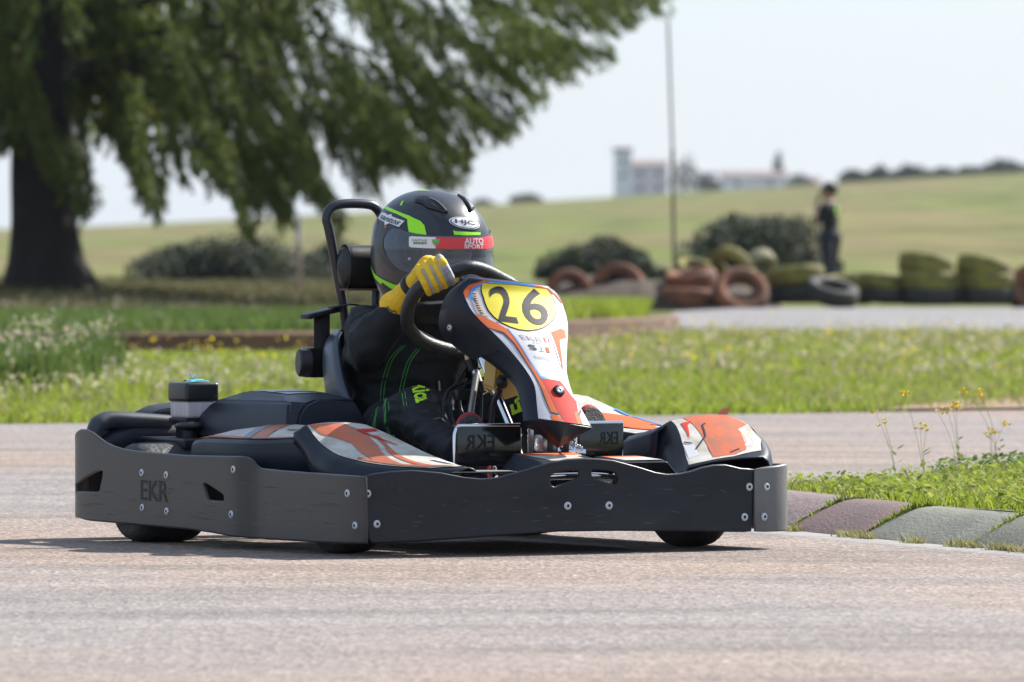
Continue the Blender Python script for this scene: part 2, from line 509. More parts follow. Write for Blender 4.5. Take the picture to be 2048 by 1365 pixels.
r1 = ramp(n1.outputs[0], [(0.34, (0.20, 0.15, 0.085)), (0.45, (0.18, 0.165, 0.065)), (0.56, (0.135, 0.165, 0.04)), (0.70, (0.21, 0.17, 0.09))])
r2 = ramp(n2.outputs[0], [(0.3, (0.6, 0.58, 0.55)), (0.7, (1.15, 1.15, 1.1))])
r3 = ramp(n3.outputs[0], [(0.3, (0.75, 0.75, 0.75)), (0.7, (1.1, 1.1, 1.1))])
c = mixc(1.0, r1.outputs[0], r2.outputs[0], 'MULTIPLY'); c = mixc(1.0, c, r3.outputs[0], 'MULTIPLY')
lk(m, c, b.inputs['Base Color'])
ground = grid_obj('ground', rows, m, angle=80); tag(ground, kind='structure')

# ---------------------------------------------------------------- asphalt
def asphalt_mat(name, base, warm):
    global m, tc
    m = bpy.data.materials.new(name); m.use_nodes = True; b = nd(m)['Principled BSDF']
    tc = nd(m).new('ShaderNodeTexCoord')
    na = noise_node(55, (0.6, 0.35, 1), 4); nb = noise_node(0.45, (0.7, 0.6, 1), 5); nc = noise_node(1.6, (0.35, 1.3, 1), 6); nv = noise_node(60, detail=2)
    vo = nd(m).new('ShaderNodeTexVoronoi'); vo.inputs['Scale'].default_value = 78; lk(m, tc.outputs['Object'], vo.inputs['Vector'])
    g = ramp(vo.outputs['Color'], [(0.0, tuple(x * 0.55 for x in base)), (0.55, base), (1.0, tuple(min(1, x * 1.75) for x in base))])
    w = ramp(nb.outputs[0], [(0.40, (1, 1, 1)), (0.62, warm)])
    s = ramp(nc.outputs[0], [(0.32, (0.72, 0.715, 0.71)), (0.5, (0.98, 0.98, 0.98)), (0.68, (1.12, 1.12, 1.12))])
    f = ramp(na.outputs[0], [(0.3, (0.72, 0.72, 0.72)), (0.7, (1.2, 1.2, 1.2))])
    c = mixc(1.0, g.outputs[0], w.outputs[0], 'MULTIPLY'); c = mixc(1.0, c, s.outputs[0], 'MULTIPLY'); c = mixc(0.8, c, f.outputs[0], 'MULTIPLY')
    lk(m, c, b.inputs['Base Color']); b.inputs['Roughness'].default_value = 0.78; b.inputs['Specular IOR Level'].default_value = 0.4
    bp = nd(m).new('ShaderNodeBump'); bp.inputs['Strength'].default_value = 0.9; bp.inputs['Distance'].default_value = 0.006
    lk(m, vo.outputs['Distance'], bp.inputs['Height']); lk(m, bp.outputs[0], b.inputs['Normal'])
    return m
ASPH = asphalt_mat('worn asphalt', (0.222, 0.193, 0.178), (1.14, 0.98, 0.84))
ASPH2 = asphalt_mat('pale asphalt', (0.215, 0.205, 0.205), (1.0, 0.99, 0.97))
def flat_poly(name, P, z, material, kind=None, step=2.0):
    v, t = sheet(P, [], step)
    o = pyobj(name, [(x, y, z) for x, y in v], t, material)
    if kind: o['kind'] = kind
    return o
track = flat_poly('track', [(-14, -5), (14, -5), (14, 51.5), (8, 47.0), (2.5, 43.6), (0, 41.7), (-2.3, 40.4), (-6, 38.5), (-14, 35.5)], 0.004, ASPH, 'structure')
far_road = flat_poly('far_track', [(1.55, 76.5), (3, 75.6), (9, 74.5), (22, 73), (22, 97.0), (6, 97.0), (2.4, 96.6), (1.7, 93), (1.35, 84)], 0.006, ASPH2, 'structure')
# pale concrete gutter strip along the kerb
KERB = [(2.45, 22.0), (1.95, 23.05), (1.66, 23.75), (1.39, 24.5), (1.08, 25.35), (0.83, 26.15), (0.62, 26.9), (0.44, 27.6)]
KP = [Vector((p.x, p.y)) for p in smooth_path([(x, y, 0) for x, y in KERB], 12)]
def kerb_frame(s):
    acc = 0
    for i in range(len(KP) - 1):
        l = (KP[i + 1] - KP[i]).length
        if acc + l >= s or i == len(KP) - 2:
            d = (KP[i + 1] - KP[i]).normalized(); p = KP[i] + d * (s - acc)
            # smoothed direction
            a = KP[max(0, i - 4)]; b2 = KP[min(len(KP) - 1, i + 5)]; d = (b2 - a).normalized()
            return p, Vector((d.y, -d.x))      # inner side (to the right of travel = towards the island)
        acc += l
KLEN = sum((KP[i + 1] - KP[i]).length for i in range(len(KP) - 1))
CONC = mat('gutter concrete', (0.36, 0.33, 0.30), 0.85, col2=(0.28, 0.26, 0.24), nscale=14, bump=0.4, bscale=120)
gv = []
for i in range(61):
    p, n_ = kerb_frame(KLEN * i / 60); q = p - n_ * (0.100 + 0.006 * math.sin(i * 1.7)); r_ = p + n_ * 0.02; q0 = q - n_ * 0.012
    gv.append([(q0.x, q0.y, 0.002), (q.x, q.y, 0.0075), (r_.x, r_.y, 0.010)])
gutter = grid_obj('gutter', gv, CONC); gutter['kind'] = 'structure'

# ---------------------------------------------------------------- painted kerb stones, each a part of the kerb
kerb = empty('kerb', (1.2, 25, 0)); tag(kerb, 'sloped kerb of worn red and grey painted stones beside the track', 'kerb')
KR = mat('faded red kerb paint', (0.23, 0.15, 0.14), 0.9, col2=(0.18, 0.16, 0.15), nscale=7, mix=(0.35, 0.7), bump=0.7, bscale=45)
KG = mat('faded grey kerb paint', (0.215, 0.212, 0.168), 0.9, col2=(0.15, 0.152, 0.12), nscale=6, mix=(0.35, 0.7), bump=0.5, bscale=90)
KRD = mat('dusty red kerb paint', (0.205, 0.12, 0.11), 0.9, col2=(0.13, 0.10, 0.095), nscale=7, mix=(0.35, 0.7), bump=0.5, bscale=90)
KGD = mat('mossy grey kerb paint', (0.15, 0.15, 0.105), 0.9, col2=(0.19, 0.185, 0.14), nscale=6, mix=(0.35, 0.7), bump=0.5, bscale=90)
# joints follow the stones seen: distances along the kerb line
def s_at(x):
    acc = 0
    for i in range(len(KP) - 1):
        if KP[i].x >= x >= KP[i + 1].x: return acc + (KP[i] - Vector((x, KP[i].y))).length * 0 + (KP[i] - KP[i + 1]).length * (KP[i].x - x) / max(1e-6, KP[i].x - KP[i + 1].x)
        acc += (KP[i + 1] - KP[i]).length
    return acc
J = [0.0, s_at(1.62), s_at(1.255), s_at(0.985), s_at(0.80), s_at(0.80) + 0.85, KLEN]
PROF = [(0.0, -0.02), (0.0, 0.008), (0.008, 0.014), (0.05, 0.038), (0.10, 0.064), (0.15, 0.086), (0.18, 0.095), (0.205, 0.0985), (0.24, 0.100), (0.245, 0.095), (0.245, -0.02)]
KM = [KGD, KG, KGD, KR, KRD, KG]
KM = [KGD, KGD, KG, KRD, KR, KG]
for i in range(len(J) - 1):
    a, b_ = J[i] + 0.009, J[i + 1] - 0.009
    if b_ - a < 0.1: continue
    nseg = 10; rows_ = []
    for k in range(nseg + 1):
        p, n_ = kerb_frame(a + (b_ - a) * k / nseg)
        wob = 0.004 * math.sin(i * 2.1)
        rows_.append([(p.x + n_.x * w - 1.2, p.y + n_.y * w - 25, z + wob * (z > 0.02)) for w, z in PROF])
    V = [p for r in rows_ for p in r]; n = len(PROF)
    Fc = [(r * n + k, r * n + k + 1, (r + 1) * n + k + 1, (r + 1) * n + k) for r in range(nseg) for k in range(n - 1)]
    Fc += [tuple(range(n))[::-1], tuple(nseg * n + k for k in range(n))]
    o = pyobj('kerb_stone', V, Fc, KM[i], kerb, angle=40)

# ---------------------------------------------------------------- island soil behind the kerb
ISL_BACK = [(0.60, 27.9), (0.80, 28.4), (1.05, 28.9), (1.5, 30.0), (2.0, 31.4), (3.0, 33.5), (4.5, 35.5)]
inner = []
for i in range(41):
    p, n_ = kerb_frame(KLEN * i / 40); inner.append((p.x + n_.x * 0.235, p.y + n_.y * 0.235))
ISLAND = inner + ISL_BACK + [(6, 33), (6, 22), (2.9, 22.0)]
SOIL = mat('island soil', (0.15, 0.11, 0.07), 0.95, col2=(0.09, 0.10, 0.035), nscale=5, bump=0.6, bscale=30)
def island_z(x, y): return 0.094 + 0.006 * math.sin(x * 3.1) * math.sin(y * 1.7)
v, t = sheet(ISLAND, [], 0.25)
def isl_edge(x, y): return min(1.0, min((x - a) ** 2 + (y - b_) ** 2 for a, b_ in ISL_BACK_F) ** 0.5 / 0.5)
ISL_BACK_F = refine(ISL_BACK, 0.2)[:-20] if False else [ (a[0]+(b_[0]-a[0])*k/8, a[1]+(b_[1]-a[1])*k/8) for a, b_ in zip(ISL_BACK, ISL_BACK[1:]) for k in range(8)]
isl = pyobj('island_ground', [(x, y, 0.0 + island_z(x, y) * isl_edge(x, y)) for x, y in v], t, SOIL, smooth=True, kind='structure')

# ---------------------------------------------------------------- grass (nobody could count it)
def pts_in(poly, n, zf):
    P = np.array(poly); x0, y0 = P.min(0); x1, y1 = P.max(0); out = []
    while len(out) < n:
        xs = np.random.uniform(x0, x1, n * 2); yv = np.random.uniform(y0, y1, n * 2)
        ins = np.zeros(len(xs), bool); j = len(P) - 1
        for i in range(len(P)):
            c_ = ((P[i, 1] > yv) != (P[j, 1] > yv)) & (xs < (P[j, 0] - P[i, 0]) * (yv - P[i, 1]) / (P[j, 1] - P[i, 1] + 1e-12) + P[i, 0])
            ins ^= c_; j = i
        out += list(zip(xs[ins], yv[ins]))
    A = np.array(out[:n]); return np.column_stack([A, [zf(x, y) for x, y in A]])
def clump_keep(P, scale, lo, seed=0):
    k = np.array([noise.noise(Vector((p[0] * scale + seed, p[1] * scale, seed))) for p in P]); return P[k + np.random.uniform(-0.25, 0.25, len(P)) > lo]
def blades(name, P, hmin, hmax, wid, lean, material, parent=None, kind='stuff'):
    n = len(P); h = np.random.uniform(hmin, hmax, n); a = np.random.uniform(0, 2 * np.pi, n); l = np.random.uniform(0.15, 1, n) * lean * h
    w = wid * np.random.uniform(0.6, 1.3, n); b2 = np.random.uniform(0, 2 * np.pi, n)
    d = np.column_stack([np.cos(a), np.sin(a), np.zeros(n)]); s = np.column_stack([np.cos(b2), np.sin(b2), np.zeros(n)]) * w[:, None] / 2
    base = P.copy(); base[:, 2] -= 0.005
    mid = base + d * (l * 0.35)[:, None]; mid[:, 2] += h * 0.6
    tip = base + d * l[:, None]; tip[:, 2] += h
    V = np.stack([base - s, base + s, mid + s * 0.8, mid - s * 0.8, tip], 1).reshape(-1, 3)
    o = np.arange(n)[:, None] * 5
    T = np.concatenate([o + np.array([[0, 1, 2]]), o + np.array([[0, 2, 3]]), o + np.array([[3, 2, 4]])], 1).reshape(-1, 3)
    ob = fast_mesh(name, V, T, material, parent)
    if kind: ob['kind'] = kind
    return ob
G_LIGHT = foliage_mat('fresh grass', [(0.20, 0.27, 0.022), (0.28, 0.34, 0.035), (0.13, 0.20, 0.018), (0.34, 0.36, 0.07), (0.18, 0.27, 0.025)], 0.5)
G_MID = foliage_mat('leafy weeds', [(0.10, 0.17, 0.025), (0.15, 0.24, 0.035), (0.08, 0.13, 0.03), (0.19, 0.25, 0.05)], 0.45)
G_BROWN = foliage_mat('dry brown grass darkened for shade', [(0.10, 0.08, 0.04), (0.14, 0.12, 0.05), (0.085, 0.085, 0.03), (0.12, 0.14, 0.04)], 0.3)  # dry brown, darkened in colour to stand for shade under tree and shrubs
G_DRY = foliage_mat('dry grass', [(0.33, 0.28, 0.14), (0.24, 0.24, 0.08), (0.40, 0.34, 0.20), (0.17, 0.21, 0.05)], 0.4)
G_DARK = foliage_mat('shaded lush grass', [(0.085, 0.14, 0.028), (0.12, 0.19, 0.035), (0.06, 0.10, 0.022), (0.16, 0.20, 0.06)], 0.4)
vis = [(0.70, 26.6), (1.0, 25.85), (1.35, 25.0), (1.62, 24.3), (2.1, 24.3), (2.6, 32.6), (2.0, 31.3), (1.5, 29.9), (1.05, 28.85), (0.80, 28.3), (0.72, 27.7)]
vis = [p for p in vis]
isl_in = []
for i in range(30):
    p, n_ = kerb_frame(KLEN * (0.08 + 0.92 * i / 29)); isl_in.append((p.x + n_.x * 0.25, p.y + n_.y * 0.25))
vis = isl_in + [(0.68, 28.0), (0.85, 28.3), (1.08, 28.8), (1.5, 29.85), (2.0, 31.2), (2.6, 32.4), (2.6, 23.0)]
zi = lambda x, y: island_z(x, y) * isl_edge(x, y)
P = pts_in(vis, 30000, zi)
tag(blades('island_grass', P, 0.015, 0.045, 0.006, 1.1, G_LIGHT), 'short bright green grass covering the island behind the kerb', 'grass')
P = clump_keep(pts_in(vis, 9000, zi), 1.6, 0.12, 3)
tag(blades('island_dry_grass', P, 0.02, 0.06, 0.005, 1.2, G_DRY), 'yellowed grass blades mixed into the green island grass', 'dry grass')
# broad little leaves (clover and plantain) over the island
def leaflets(name, P, size, material, tilt=0.7, zr=(0.01, 0.05), kind='stuff', parent=None):
    n = len(P); c0 = P.copy(); c0[:, 2] += np.random.uniform(zr[0], zr[1], n)
    a = np.random.uniform(0, 2 * np.pi, n); s = size * np.random.uniform(0.5, 1.4, n)
    t = np.random.uniform(-tilt, tilt, n)
    d = np.column_stack([np.cos(a) * np.cos(t), np.sin(a) * np.cos(t), np.sin(t)]) * s[:, None]
    e = np.column_stack([-np.sin(a), np.cos(a), np.random.uniform(-0.5, 0.5, n)]) * (s * 0.33)[:, None]
    V = np.stack([c0 - d * 0.5, c0 - d * 0.05 + e, c0 + d * 0.5, c0 - d * 0.05 - e], 1).reshape(-1, 3)
    o = np.arange(n)[:, None] * 4
    T = np.concatenate([o + np.array([[0, 1, 2]]), o + np.array([[0, 2, 3]])], 1).reshape(-1, 3)
    ob = fast_mesh(name, V, T, material, parent)
    if kind: ob['kind'] = kind
    return ob
P = clump_keep(pts_in(vis, 16000, zi), 2.2, 0.0, 9)
tag(leaflets('island_clover', P, 0.024, G_LIGHT), 'low clover leaves spread through the island grass', 'clover')
back = clump_keep(pts_in([(1.3, 28.6), (2.6, 30.4), (2.6, 32.4), (2.0, 31.2), (1.5, 29.85)], 9000, zi), 2.5, -0.1, 5)
tag(leaflets('island_weeds', back, 0.024, G_MID, zr=(0.0, 0.085)), 'darker leafy weeds along the far edge of the island', 'weeds')
# tufts in the kerb joints and along the gutter
jt = []
for s_ in J[1:-1]:
    p, n_ = kerb_frame(s_)
    for k in range(260):
        w = random.random() ** 0.8 * 0.25; d = random.gauss(0, 0.006)
        z = 0.10 * min(1, w / 0.17) - 0.006
        jt.append((p.x + n_.x * w - n_.y * d, p.y + n_.y * w + n_.x * d, z))
tag(blades('kerb_joint_grass', np.array(jt), 0.012, 0.035, 0.005, 0.9, G_LIGHT), 'tufts of grass growing out of the kerb joints', 'grass')
jt = []
for k in range(5200):
    s_ = random.random() * KLEN * 0.99; p, n_ = kerb_frame(s_)
    if noise.noise(Vector((s_ * 6, 1.3, 0))) < 0.02 + 0.25 * (s_ > s_at(1.0)): continue
    d = abs(random.gauss(0, 0.014)); jt.append((p.x - n_.x * d, p.y - n_.y * d, 0.008))
tag(blades('gutter_grass', np.array(jt), 0.01, 0.035, 0.005, 1.2, G_DRY), 'dry tufts along the foot of the kerb', 'dry grass')

# ---------------------------------------------------------------- grass bank beyond the track
edge = [(-3.4, 39.9), (-2.3, 40.4), (0, 41.7), (2.5, 43.6), (4.2, 44.7)]
flat0 = lambda x, y: 0.0
bank = [(-8, 37.9), (-6, 38.7)] + edge[1:] + [(8.0, 47.1), (8.6, 60), (8.8, 74.3), (3, 75.4), (1.5, 76.4), (0.2, 66.5), (-1.2, 63.3), (-3, 62.5), (-8.5, 61.3)]
near_bank = [(-8.0, 37.8), (-6, 38.6), (-2.3, 40.5), (0, 41.8), (2.5, 43.7), (4.2, 44.7), (8.0, 47.1), (8.0, 52), (-8.0, 52)]
EARTH_P = [(1.75, 43.2), (2.5, 43.55), (3.4, 44.1), (4.4, 45.2), (4.0, 47.2), (2.9, 46.8), (2.2, 45.2)]
P = pts_in(near_bank, 135000, flat0); P = P[[not in_poly(p[0], p[1], EARTH_P) or random.random() < 0.12 for p in P]]
tag(blades('bank_grass', P, 0.02, 0.06, 0.012, 1.3, G_LIGHT), 'bright green grass on the bank beyond the track', 'grass')
P = pts_in(bank, 95000, flat0); P = P[P[:, 1] > 49]
tag(blades('far_bank_grass', P, 0.02, 0.055, 0.02, 1.0, G_LIGHT), 'paler grass on the bank further from the track', 'grass')
P = clump_keep(pts_in(bank, 55000, flat0), 0.7, 0.02, 4); P = P[(P[:, 1] < 55) | (P[:, 0] > 0.4)]
tag(blades('bank_dry_grass', P, 0.03, 0.10, 0.012, 0.8, G_DRY), 'dry yellowish grass patches on the bank', 'dry grass')
# soft pale seed heads and flowers: left side of the bank and along its top
W_WHITE = foliage_mat('pale seed heads', [(0.42, 0.40, 0.28), (0.50, 0.46, 0.38), (0.36, 0.35, 0.18), (0.46, 0.36, 0.28), (0.28, 0.30, 0.12)], 0.5)
W_YEL = foliage_mat('yellow petals', [(0.75, 0.58, 0.02), (0.80, 0.66, 0.05)], 0.4)
def heads(name, P, hmin, hmax, size, material, per=7):
    n = len(P); h = np.random.uniform(hmin, hmax, n)
    Q = np.repeat(P, per, 0); Q[:, 2] += np.repeat(h, per) * np.random.uniform(0.62, 1.0, n * per)
    Q[:, :2] += np.random.normal(0, size * 0.9, (n * per, 2))
    return leaflets(name, Q, size, material, tilt=1.3, zr=(0, 0.01)), h
lw = [(-3.3, 43.5), (-2.6, 44), (-1.3, 45.5), (-0.2, 47), (0.2, 54), (-3.3, 54), (-3.6, 50)]
P = clump_keep(pts_in(lw, 1000, flat0), 0.9, 0.03, 8)
tag(heads('white_wildflowers', P, 0.05, 0.17, 0.028, W_WHITE)[0], 'pale seed heads and white flowers on the left of the bank', 'wildflowers')
tag(blades('wildflower_stems', np.repeat(P, 6, 0) + np.random.normal(0, 0.04, (len(P) * 6, 3)) * (1, 1, 0), 0.05, 0.17, 0.010, 0.5, G_LIGHT), 'green stems under the pale wildflowers on the bank', 'weeds')
P = clump_keep(pts_in([(-3.2, 47.0), (-2.35, 47.0), (-2.25, 52), (-3.4, 52)], 700, flat0), 0.9, -0.4, 2)
tag(heads('tall_white_flowers', P[:150], 0.16, 0.44, 0.03, W_WHITE)[0], 'tall feathery white flowers at the left edge of the bank', 'wildflowers')
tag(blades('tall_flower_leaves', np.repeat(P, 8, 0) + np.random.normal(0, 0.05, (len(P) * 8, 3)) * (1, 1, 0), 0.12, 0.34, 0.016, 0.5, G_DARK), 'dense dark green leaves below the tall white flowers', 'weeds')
rw = [(0.3, 52), (3.4, 50), (4.6, 62), (5.2, 74), (2.6, 75), (1.4, 74), (0.4, 66)]
P = clump_keep(pts_in(rw, 900, flat0), 0.8, 0.06, 6)
tag(heads('seeding_weeds', P, 0.05, 0.15, 0.03, W_WHITE)[0], 'pale seeding weeds on the right of the bank', 'wildflowers')
P = pts_in(rw, 130, flat0)
tag(heads('yellow_flower_specks', P, 0.05, 0.20, 0.025, W_YEL, 3)[0], 'small yellow flowers dotted over the right of the bank', 'wildflowers')
P = pts_in([(-3.6, 55), (0, 55), (0.2, 61), (-3.8, 61)], 90, flat0)
tag(heads('yellow_flowers', P, 0.1, 0.24, 0.025, W_YEL, 3)[0], 'small yellow flowers in front of the brown kerb wall', 'wildflowers')
# bare brown earth at the right end of the bank
EARTH = mat('bare earth', (0.30, 0.19, 0.12), 0.95, col2=(0.22, 0.15, 0.09), nscale=6, bump=0.4)
flat_poly('bare_earth', EARTH_P, 0.004 + 0.012, EARTH, 'structure')

# ---------------------------------------------------------------- low brown kerb wall and raised ground behind it
BRICK = mat('brown painted concrete', (0.155, 0.085, 0.05), 0.9, col2=(0.10, 0.06, 0.04), nscale=3, bump=0.3)
def low_wall(name, P, h, label, w=0.14, lift=0.0):
    Q = smooth_path([(x, y, 0) for x, y in P], 6); rows_ = []
    pr = [(-w / 2, -0.05), (-w / 2, h - 0.02), (-w / 2 + 0.02, h), (w / 2 - 0.02, h), (w / 2, h - 0.02), (w / 2, -0.05)]
    for i, p in enumerate(Q):
        d = (Q[min(i + 1, len(Q) - 1)] - Q[max(i - 1, 0)]).normalized()
        rows_.append([(p.x + d.y * -a - P[0][0], p.y + d.x * a - P[0][1], z + lift) for a, z in pr])
    n = len(pr); V = [p for r in rows_ for p in r]
    Fc = [(r * n + k, r * n + k + 1, (r + 1) * n + k + 1, (r + 1) * n + k) for r in range(len(rows_) - 1) for k in range(n - 1)]
    Fc += [tuple(range(n))[::-1], tuple((len(rows_) - 1) * n + k for k in range(n))]
    o = pyobj(name, V, Fc, BRICK, angle=30); o.location = (P[0][0], P[0][1], 0)
    return tag(o, label, 'kerb wall')
low_wall('low_kerb_wall', [(-24, 59.5), (-9, 61.5), (-5, 62.3), (-3.0, 62.8), (-1.2, 63.6), (0.2, 66)], 0.15, 'long low brown kerb wall between bank and tree mound')
low_wall('low_kerb_wall', [(0.3, 73.0), (0.8, 74.6), (1.2, 76.2), (1.38, 78.0)], 0.12, 'short reddish kerb wall behind the yellow number panel')
rg = [(-24, 59.8), (-9, 61.8), (-5, 62.5), (-3.0, 63.0), (-1.2, 63.8), (0.1, 66.2), (0.3, 73.2), (1.25, 78.2), (1.2, 90), (1.0, 97), (0.3, 120), (-1, 150), (-22, 150)]
def rz(x, y): return 0.10 * max(0.1, min(1.0, (92 - y) / 20)) + 0.015 + 0.17 * math.exp(-((x + 5.3) / 2.3) ** 2 - ((y - 99) / 9) ** 2)
v, t = sheet(rg, [], 1.2)
MSOIL = mat('mound soil', (0.13, 0.085, 0.05), 0.95, col2=(0.10, 0.095, 0.04), nscale=0.9, bump=0.5, bscale=20)
pyobj('mound', [(x, y, rz(x, y)) for x, y in v], t, MSOIL, smooth=True, kind='structure')
P = pts_in([(-9, 62.2), (-5.0, 62.8), (-3.0, 63.3), (-1.2, 64.2), (0.1, 66.6), (0.2, 72), (-1.5, 74), (-9.5, 75)], 26000, rz)
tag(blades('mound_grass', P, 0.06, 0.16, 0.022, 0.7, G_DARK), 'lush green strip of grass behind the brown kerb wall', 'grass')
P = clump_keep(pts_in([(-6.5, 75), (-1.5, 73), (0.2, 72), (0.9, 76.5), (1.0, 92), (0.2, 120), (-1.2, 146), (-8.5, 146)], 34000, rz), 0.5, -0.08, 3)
tag(blades('mound_dry_grass', P, 0.04, 0.10, 0.03, 0.9, G_BROWN), 'dry brownish grass, coloured darker for shade, around the foot of the tree', 'dry grass')
P = pts_in([(0.2, 73), (1.15, 78), (1.4, 92), (0.4, 92)], 7000, rz)
tag(blades('mound_green_grass', P, 0.06, 0.18, 0.022, 0.7, G_LIGHT), 'bright grass behind the short reddish kerb wall', 'grass')
# ---------------------------------------------------------------- big conifer with weeping branches
def at(u, v, D):
    """place seen in direction (u, v) of the photograph at distance D -> X, Y, Z"""
    return Vector(((u - 1024) * D / 18000, D, 0.9 + (450 - v) * D / 18000))
BARK = mat('dark bark', (0.022, 0.017, 0.014), 0.95, col2=(0.011, 0.009, 0.008), nscale=9, bump=0.9, bscale=14, stretch=(1, 1, 0.25))
NEEDLE = foliage_mat('conifer needles', [(0.062, 0.100, 0.016), (0.100, 0.145, 0.022), (0.028, 0.052, 0.012), (0.20, 0.225, 0.05), (0.052, 0.085, 0.017)], 0.40)
tree = empty('conifer_tree', (-5.05, 98, 0.2)); tag(tree, 'large dark conifer with weeping branches and a thick trunk', 'tree')
def spray_mesh(starts, dirs, lens, per, nl, nw, spread, origin):
    """needles set along hanging twigs"""
    n = len(starts); k = per
    t = np.random.uniform(0.0, 1.0, (n, k, 1))
    S = starts[:, None, :]; Dv = dirs[:, None, :]; L_ = lens[:, None, None]
    sag = np.zeros((n, k, 3)); sag[:, :, 2] = -(t[:, :, 0] ** 2) * 0.25 * lens[:, None]
    pos = S + Dv * L_ * t + sag + np.random.normal(0, 1, (n, k, 3)) * spread * (1.05 - t)
    nd_ = Dv + np.random.normal(0, 0.55, (n, k, 3)); nd_[:, :, 2] -= 0.35
    nd_ /= np.linalg.norm(nd_, axis=2, keepdims=True)
    sd = np.cross(nd_, np.random.normal(0, 1, (n, k, 3))); sd /= np.linalg.norm(sd, axis=2, keepdims=True)
    l = nl * np.random.uniform(0.6, 1.4, (n, k, 1)); w = nw * np.random.uniform(0.7, 1.3, (n, k, 1))
    a = pos.reshape(-1, 3) - origin; e = (nd_ * l).reshape(-1, 3); s = (sd * w).reshape(-1, 3)
    V = np.stack([a, a + e * 0.5 + s, a + e, a + e * 0.5 - s], 1).reshape(-1, 3)
    o = np.arange(n * k)[:, None] * 4
    T = np.concatenate([o + np.array([[0, 1, 2]]), o + np.array([[0, 2, 3]])], 1).reshape(-1, 3)
    return V, T
# lower outline of the crown, seen from the track
LOW = [(-500, 300), (-120, 330), (0, 300), (60, 290), (130, 400), (165, 430), (200, 390), (235, 300), (262, 330), (300, 440), (330, 400), (352, 350), (395, 405), (430, 335), (470, 350), (495, 480), (515, 400), (570, 440), (605, 380), (650, 410), (690, 440), (735, 375), (800, 330), (850, 350), (925, 365), (955, 270), (1030, 275), (1060, 190), (1110, 165), (1160, 120), (1210, 122), (1250, 50), (1320, 5), (1420, -120), (1500, -300)]
st, di, le = [], [], []
# fronds: a drooping side branch with hanging twigs all along it
nfr = 0
while nfr < 540:
    u = random.uniform(-380, 1330); low = interp(LOW, u)[0]
    v = low - abs(random.gauss(0, 1)) * 30 if random.random() < 0.33 else random.uniform(-340, low)
    if 195 < u < 278 and v > 215 and random.random() < 0.93: continue        # daylight beside the trunk
    if 335 < u < 480 and v > 335 and random.random() < 0.5: continue
    if 180 < u < 330 and -30 < v < 60 and random.random() < 0.85: continue
    if u > 900 and random.random() < 0.25: continue
    nfr += 1
    far = max(0.0, min(1.0, (u - 150) / 1100)) ** 2.2; D = random.gauss(98, 2.0)
    L_ = random.uniform(0.6, 1.5); tip = at(u, v, D)
    axis = Vector((0.25 + 0.9 * far + random.gauss(0, 0.12), random.gauss(0, 0.25), -0.85 + 0.55 * far + random.gauss(0, 0.12))).normalized()
    nt_ = int(15 * L_) + 3; over = random.choice((0, 0, 0, 12, 30, 50))
    for k in range(nt_):
        s_ = k / (nt_ - 1); p = tip - axis * L_ * (1 - s_); p.z += 0.25 * L_ * (1 - s_) * s_
        tl = random.uniform(0.14, 0.40) * (1.15 - 0.5 * s_)
        d = Vector((0.22 + 0.7 * far + random.gauss(0, 0.3), random.gauss(0, 0.4), -1.0 + 0.35 * far + random.gauss(0, 0.12))).normalized()
        end_u = 1024 + (p.x + d.x * tl) * 18000 / D; end_v = 450 - (p.z + d.z * tl * 1.2 - 0.9) * 18000 / D
        lo_ = interp(LOW, end_u)[0]
        if end_v > lo_ + 12 + over: p.z += (end_v - lo_ - over - 6) * D / 18000
        st.append(p); di.append(d); le.append(tl)
org = np.array(tree.location)
V, T = spray_mesh(np.array(st), np.array(di), np.array(le), 40, 0.075, 0.0095, 0.022, org)
# upper crown: a broad cone of larger sprays, out of the picture but casting the shade
st2, di2, le2 = [], [], []
for _ in range(1500):
    h = random.uniform(3.6, 12.0); R_ = 4.3 * (1 - (h - 3.0) / 10.0) ** 0.8; a = random.uniform(0, 2 * math.pi); r = R_ * random.random() ** 0.45
    p = Vector((-5.6 + r * math.cos(a), 98 + r * math.sin(a) * 0.9, h))
    d = Vector((math.cos(a) * 0.6, math.sin(a) * 0.6, -0.8)).normalized()
    st2.append(p); di2.append(d); le2.append(random.uniform(0.6, 1.1))
# lower ring towards the back and left, beyond the frame's reach
for _ in range(700):
    a = random.uniform(0.25 * math.pi, 1.2 * math.pi); r = random.uniform(1.5, 5.0)
    p = Vector((-5.05 + r * math.cos(a) * 0.7, 99 + r * math.sin(a), random.uniform(2.5, 4)))
    if p.x > -3 and p.z < 3.4: continue
    st2.append(p); di2.append(Vector((math.cos(a) * 0.5, math.sin(a) * 0.5, -0.9)).normalized()); le2.append(0.7)
V2, T2 = spray_mesh(np.array(st2), np.array(di2), np.array(le2), 26, 0.20, 0.028, 0.07, org)
fast_mesh('crown', np.concatenate([V, V2]), np.concatenate([T, T2 + len(V)]), NEEDLE, tree)
bm = bmesh.new()
tr = [(0.02, 0, -0.25, 0.60), (0.0, 0, 0.0, 0.52), (-0.03, 0, 0.3, 0.415), (-0.06, 0, 0.8, 0.35), (-0.08, 0, 1.5, 0.33), (-0.03, 0, 2.4, 0.33), (0.05, 0.1, 4.0, 0.29), (0.0, 0.2, 7.0, 0.18), (0, 0.2, 11, 0.05)]
pr = [interp(tr_t, t_) for tr_t in [[(i, *q) for i, q in enumerate(tr)]] for t_ in [k * 0.25 for k in range(33)]]
rings = []
for (x, y, z, r) in pr:
    ring = []
    for k in range(22):
        a = 2 * math.pi * k / 22; rr = r * (1 + 0.09 * noise.noise(Vector((math.cos(a) * 2, math.sin(a) * 2, z * 1.2))) + (0.13 * max(0, math.sin(a * 5 + 1)) if z < 0.25 else 0.03 * math.sin(a * 5 + 1)))
        ring.append(bm.verts.new((x + rr * math.cos(a), y + rr * math.sin(a), z)))
    rings.append(ring)
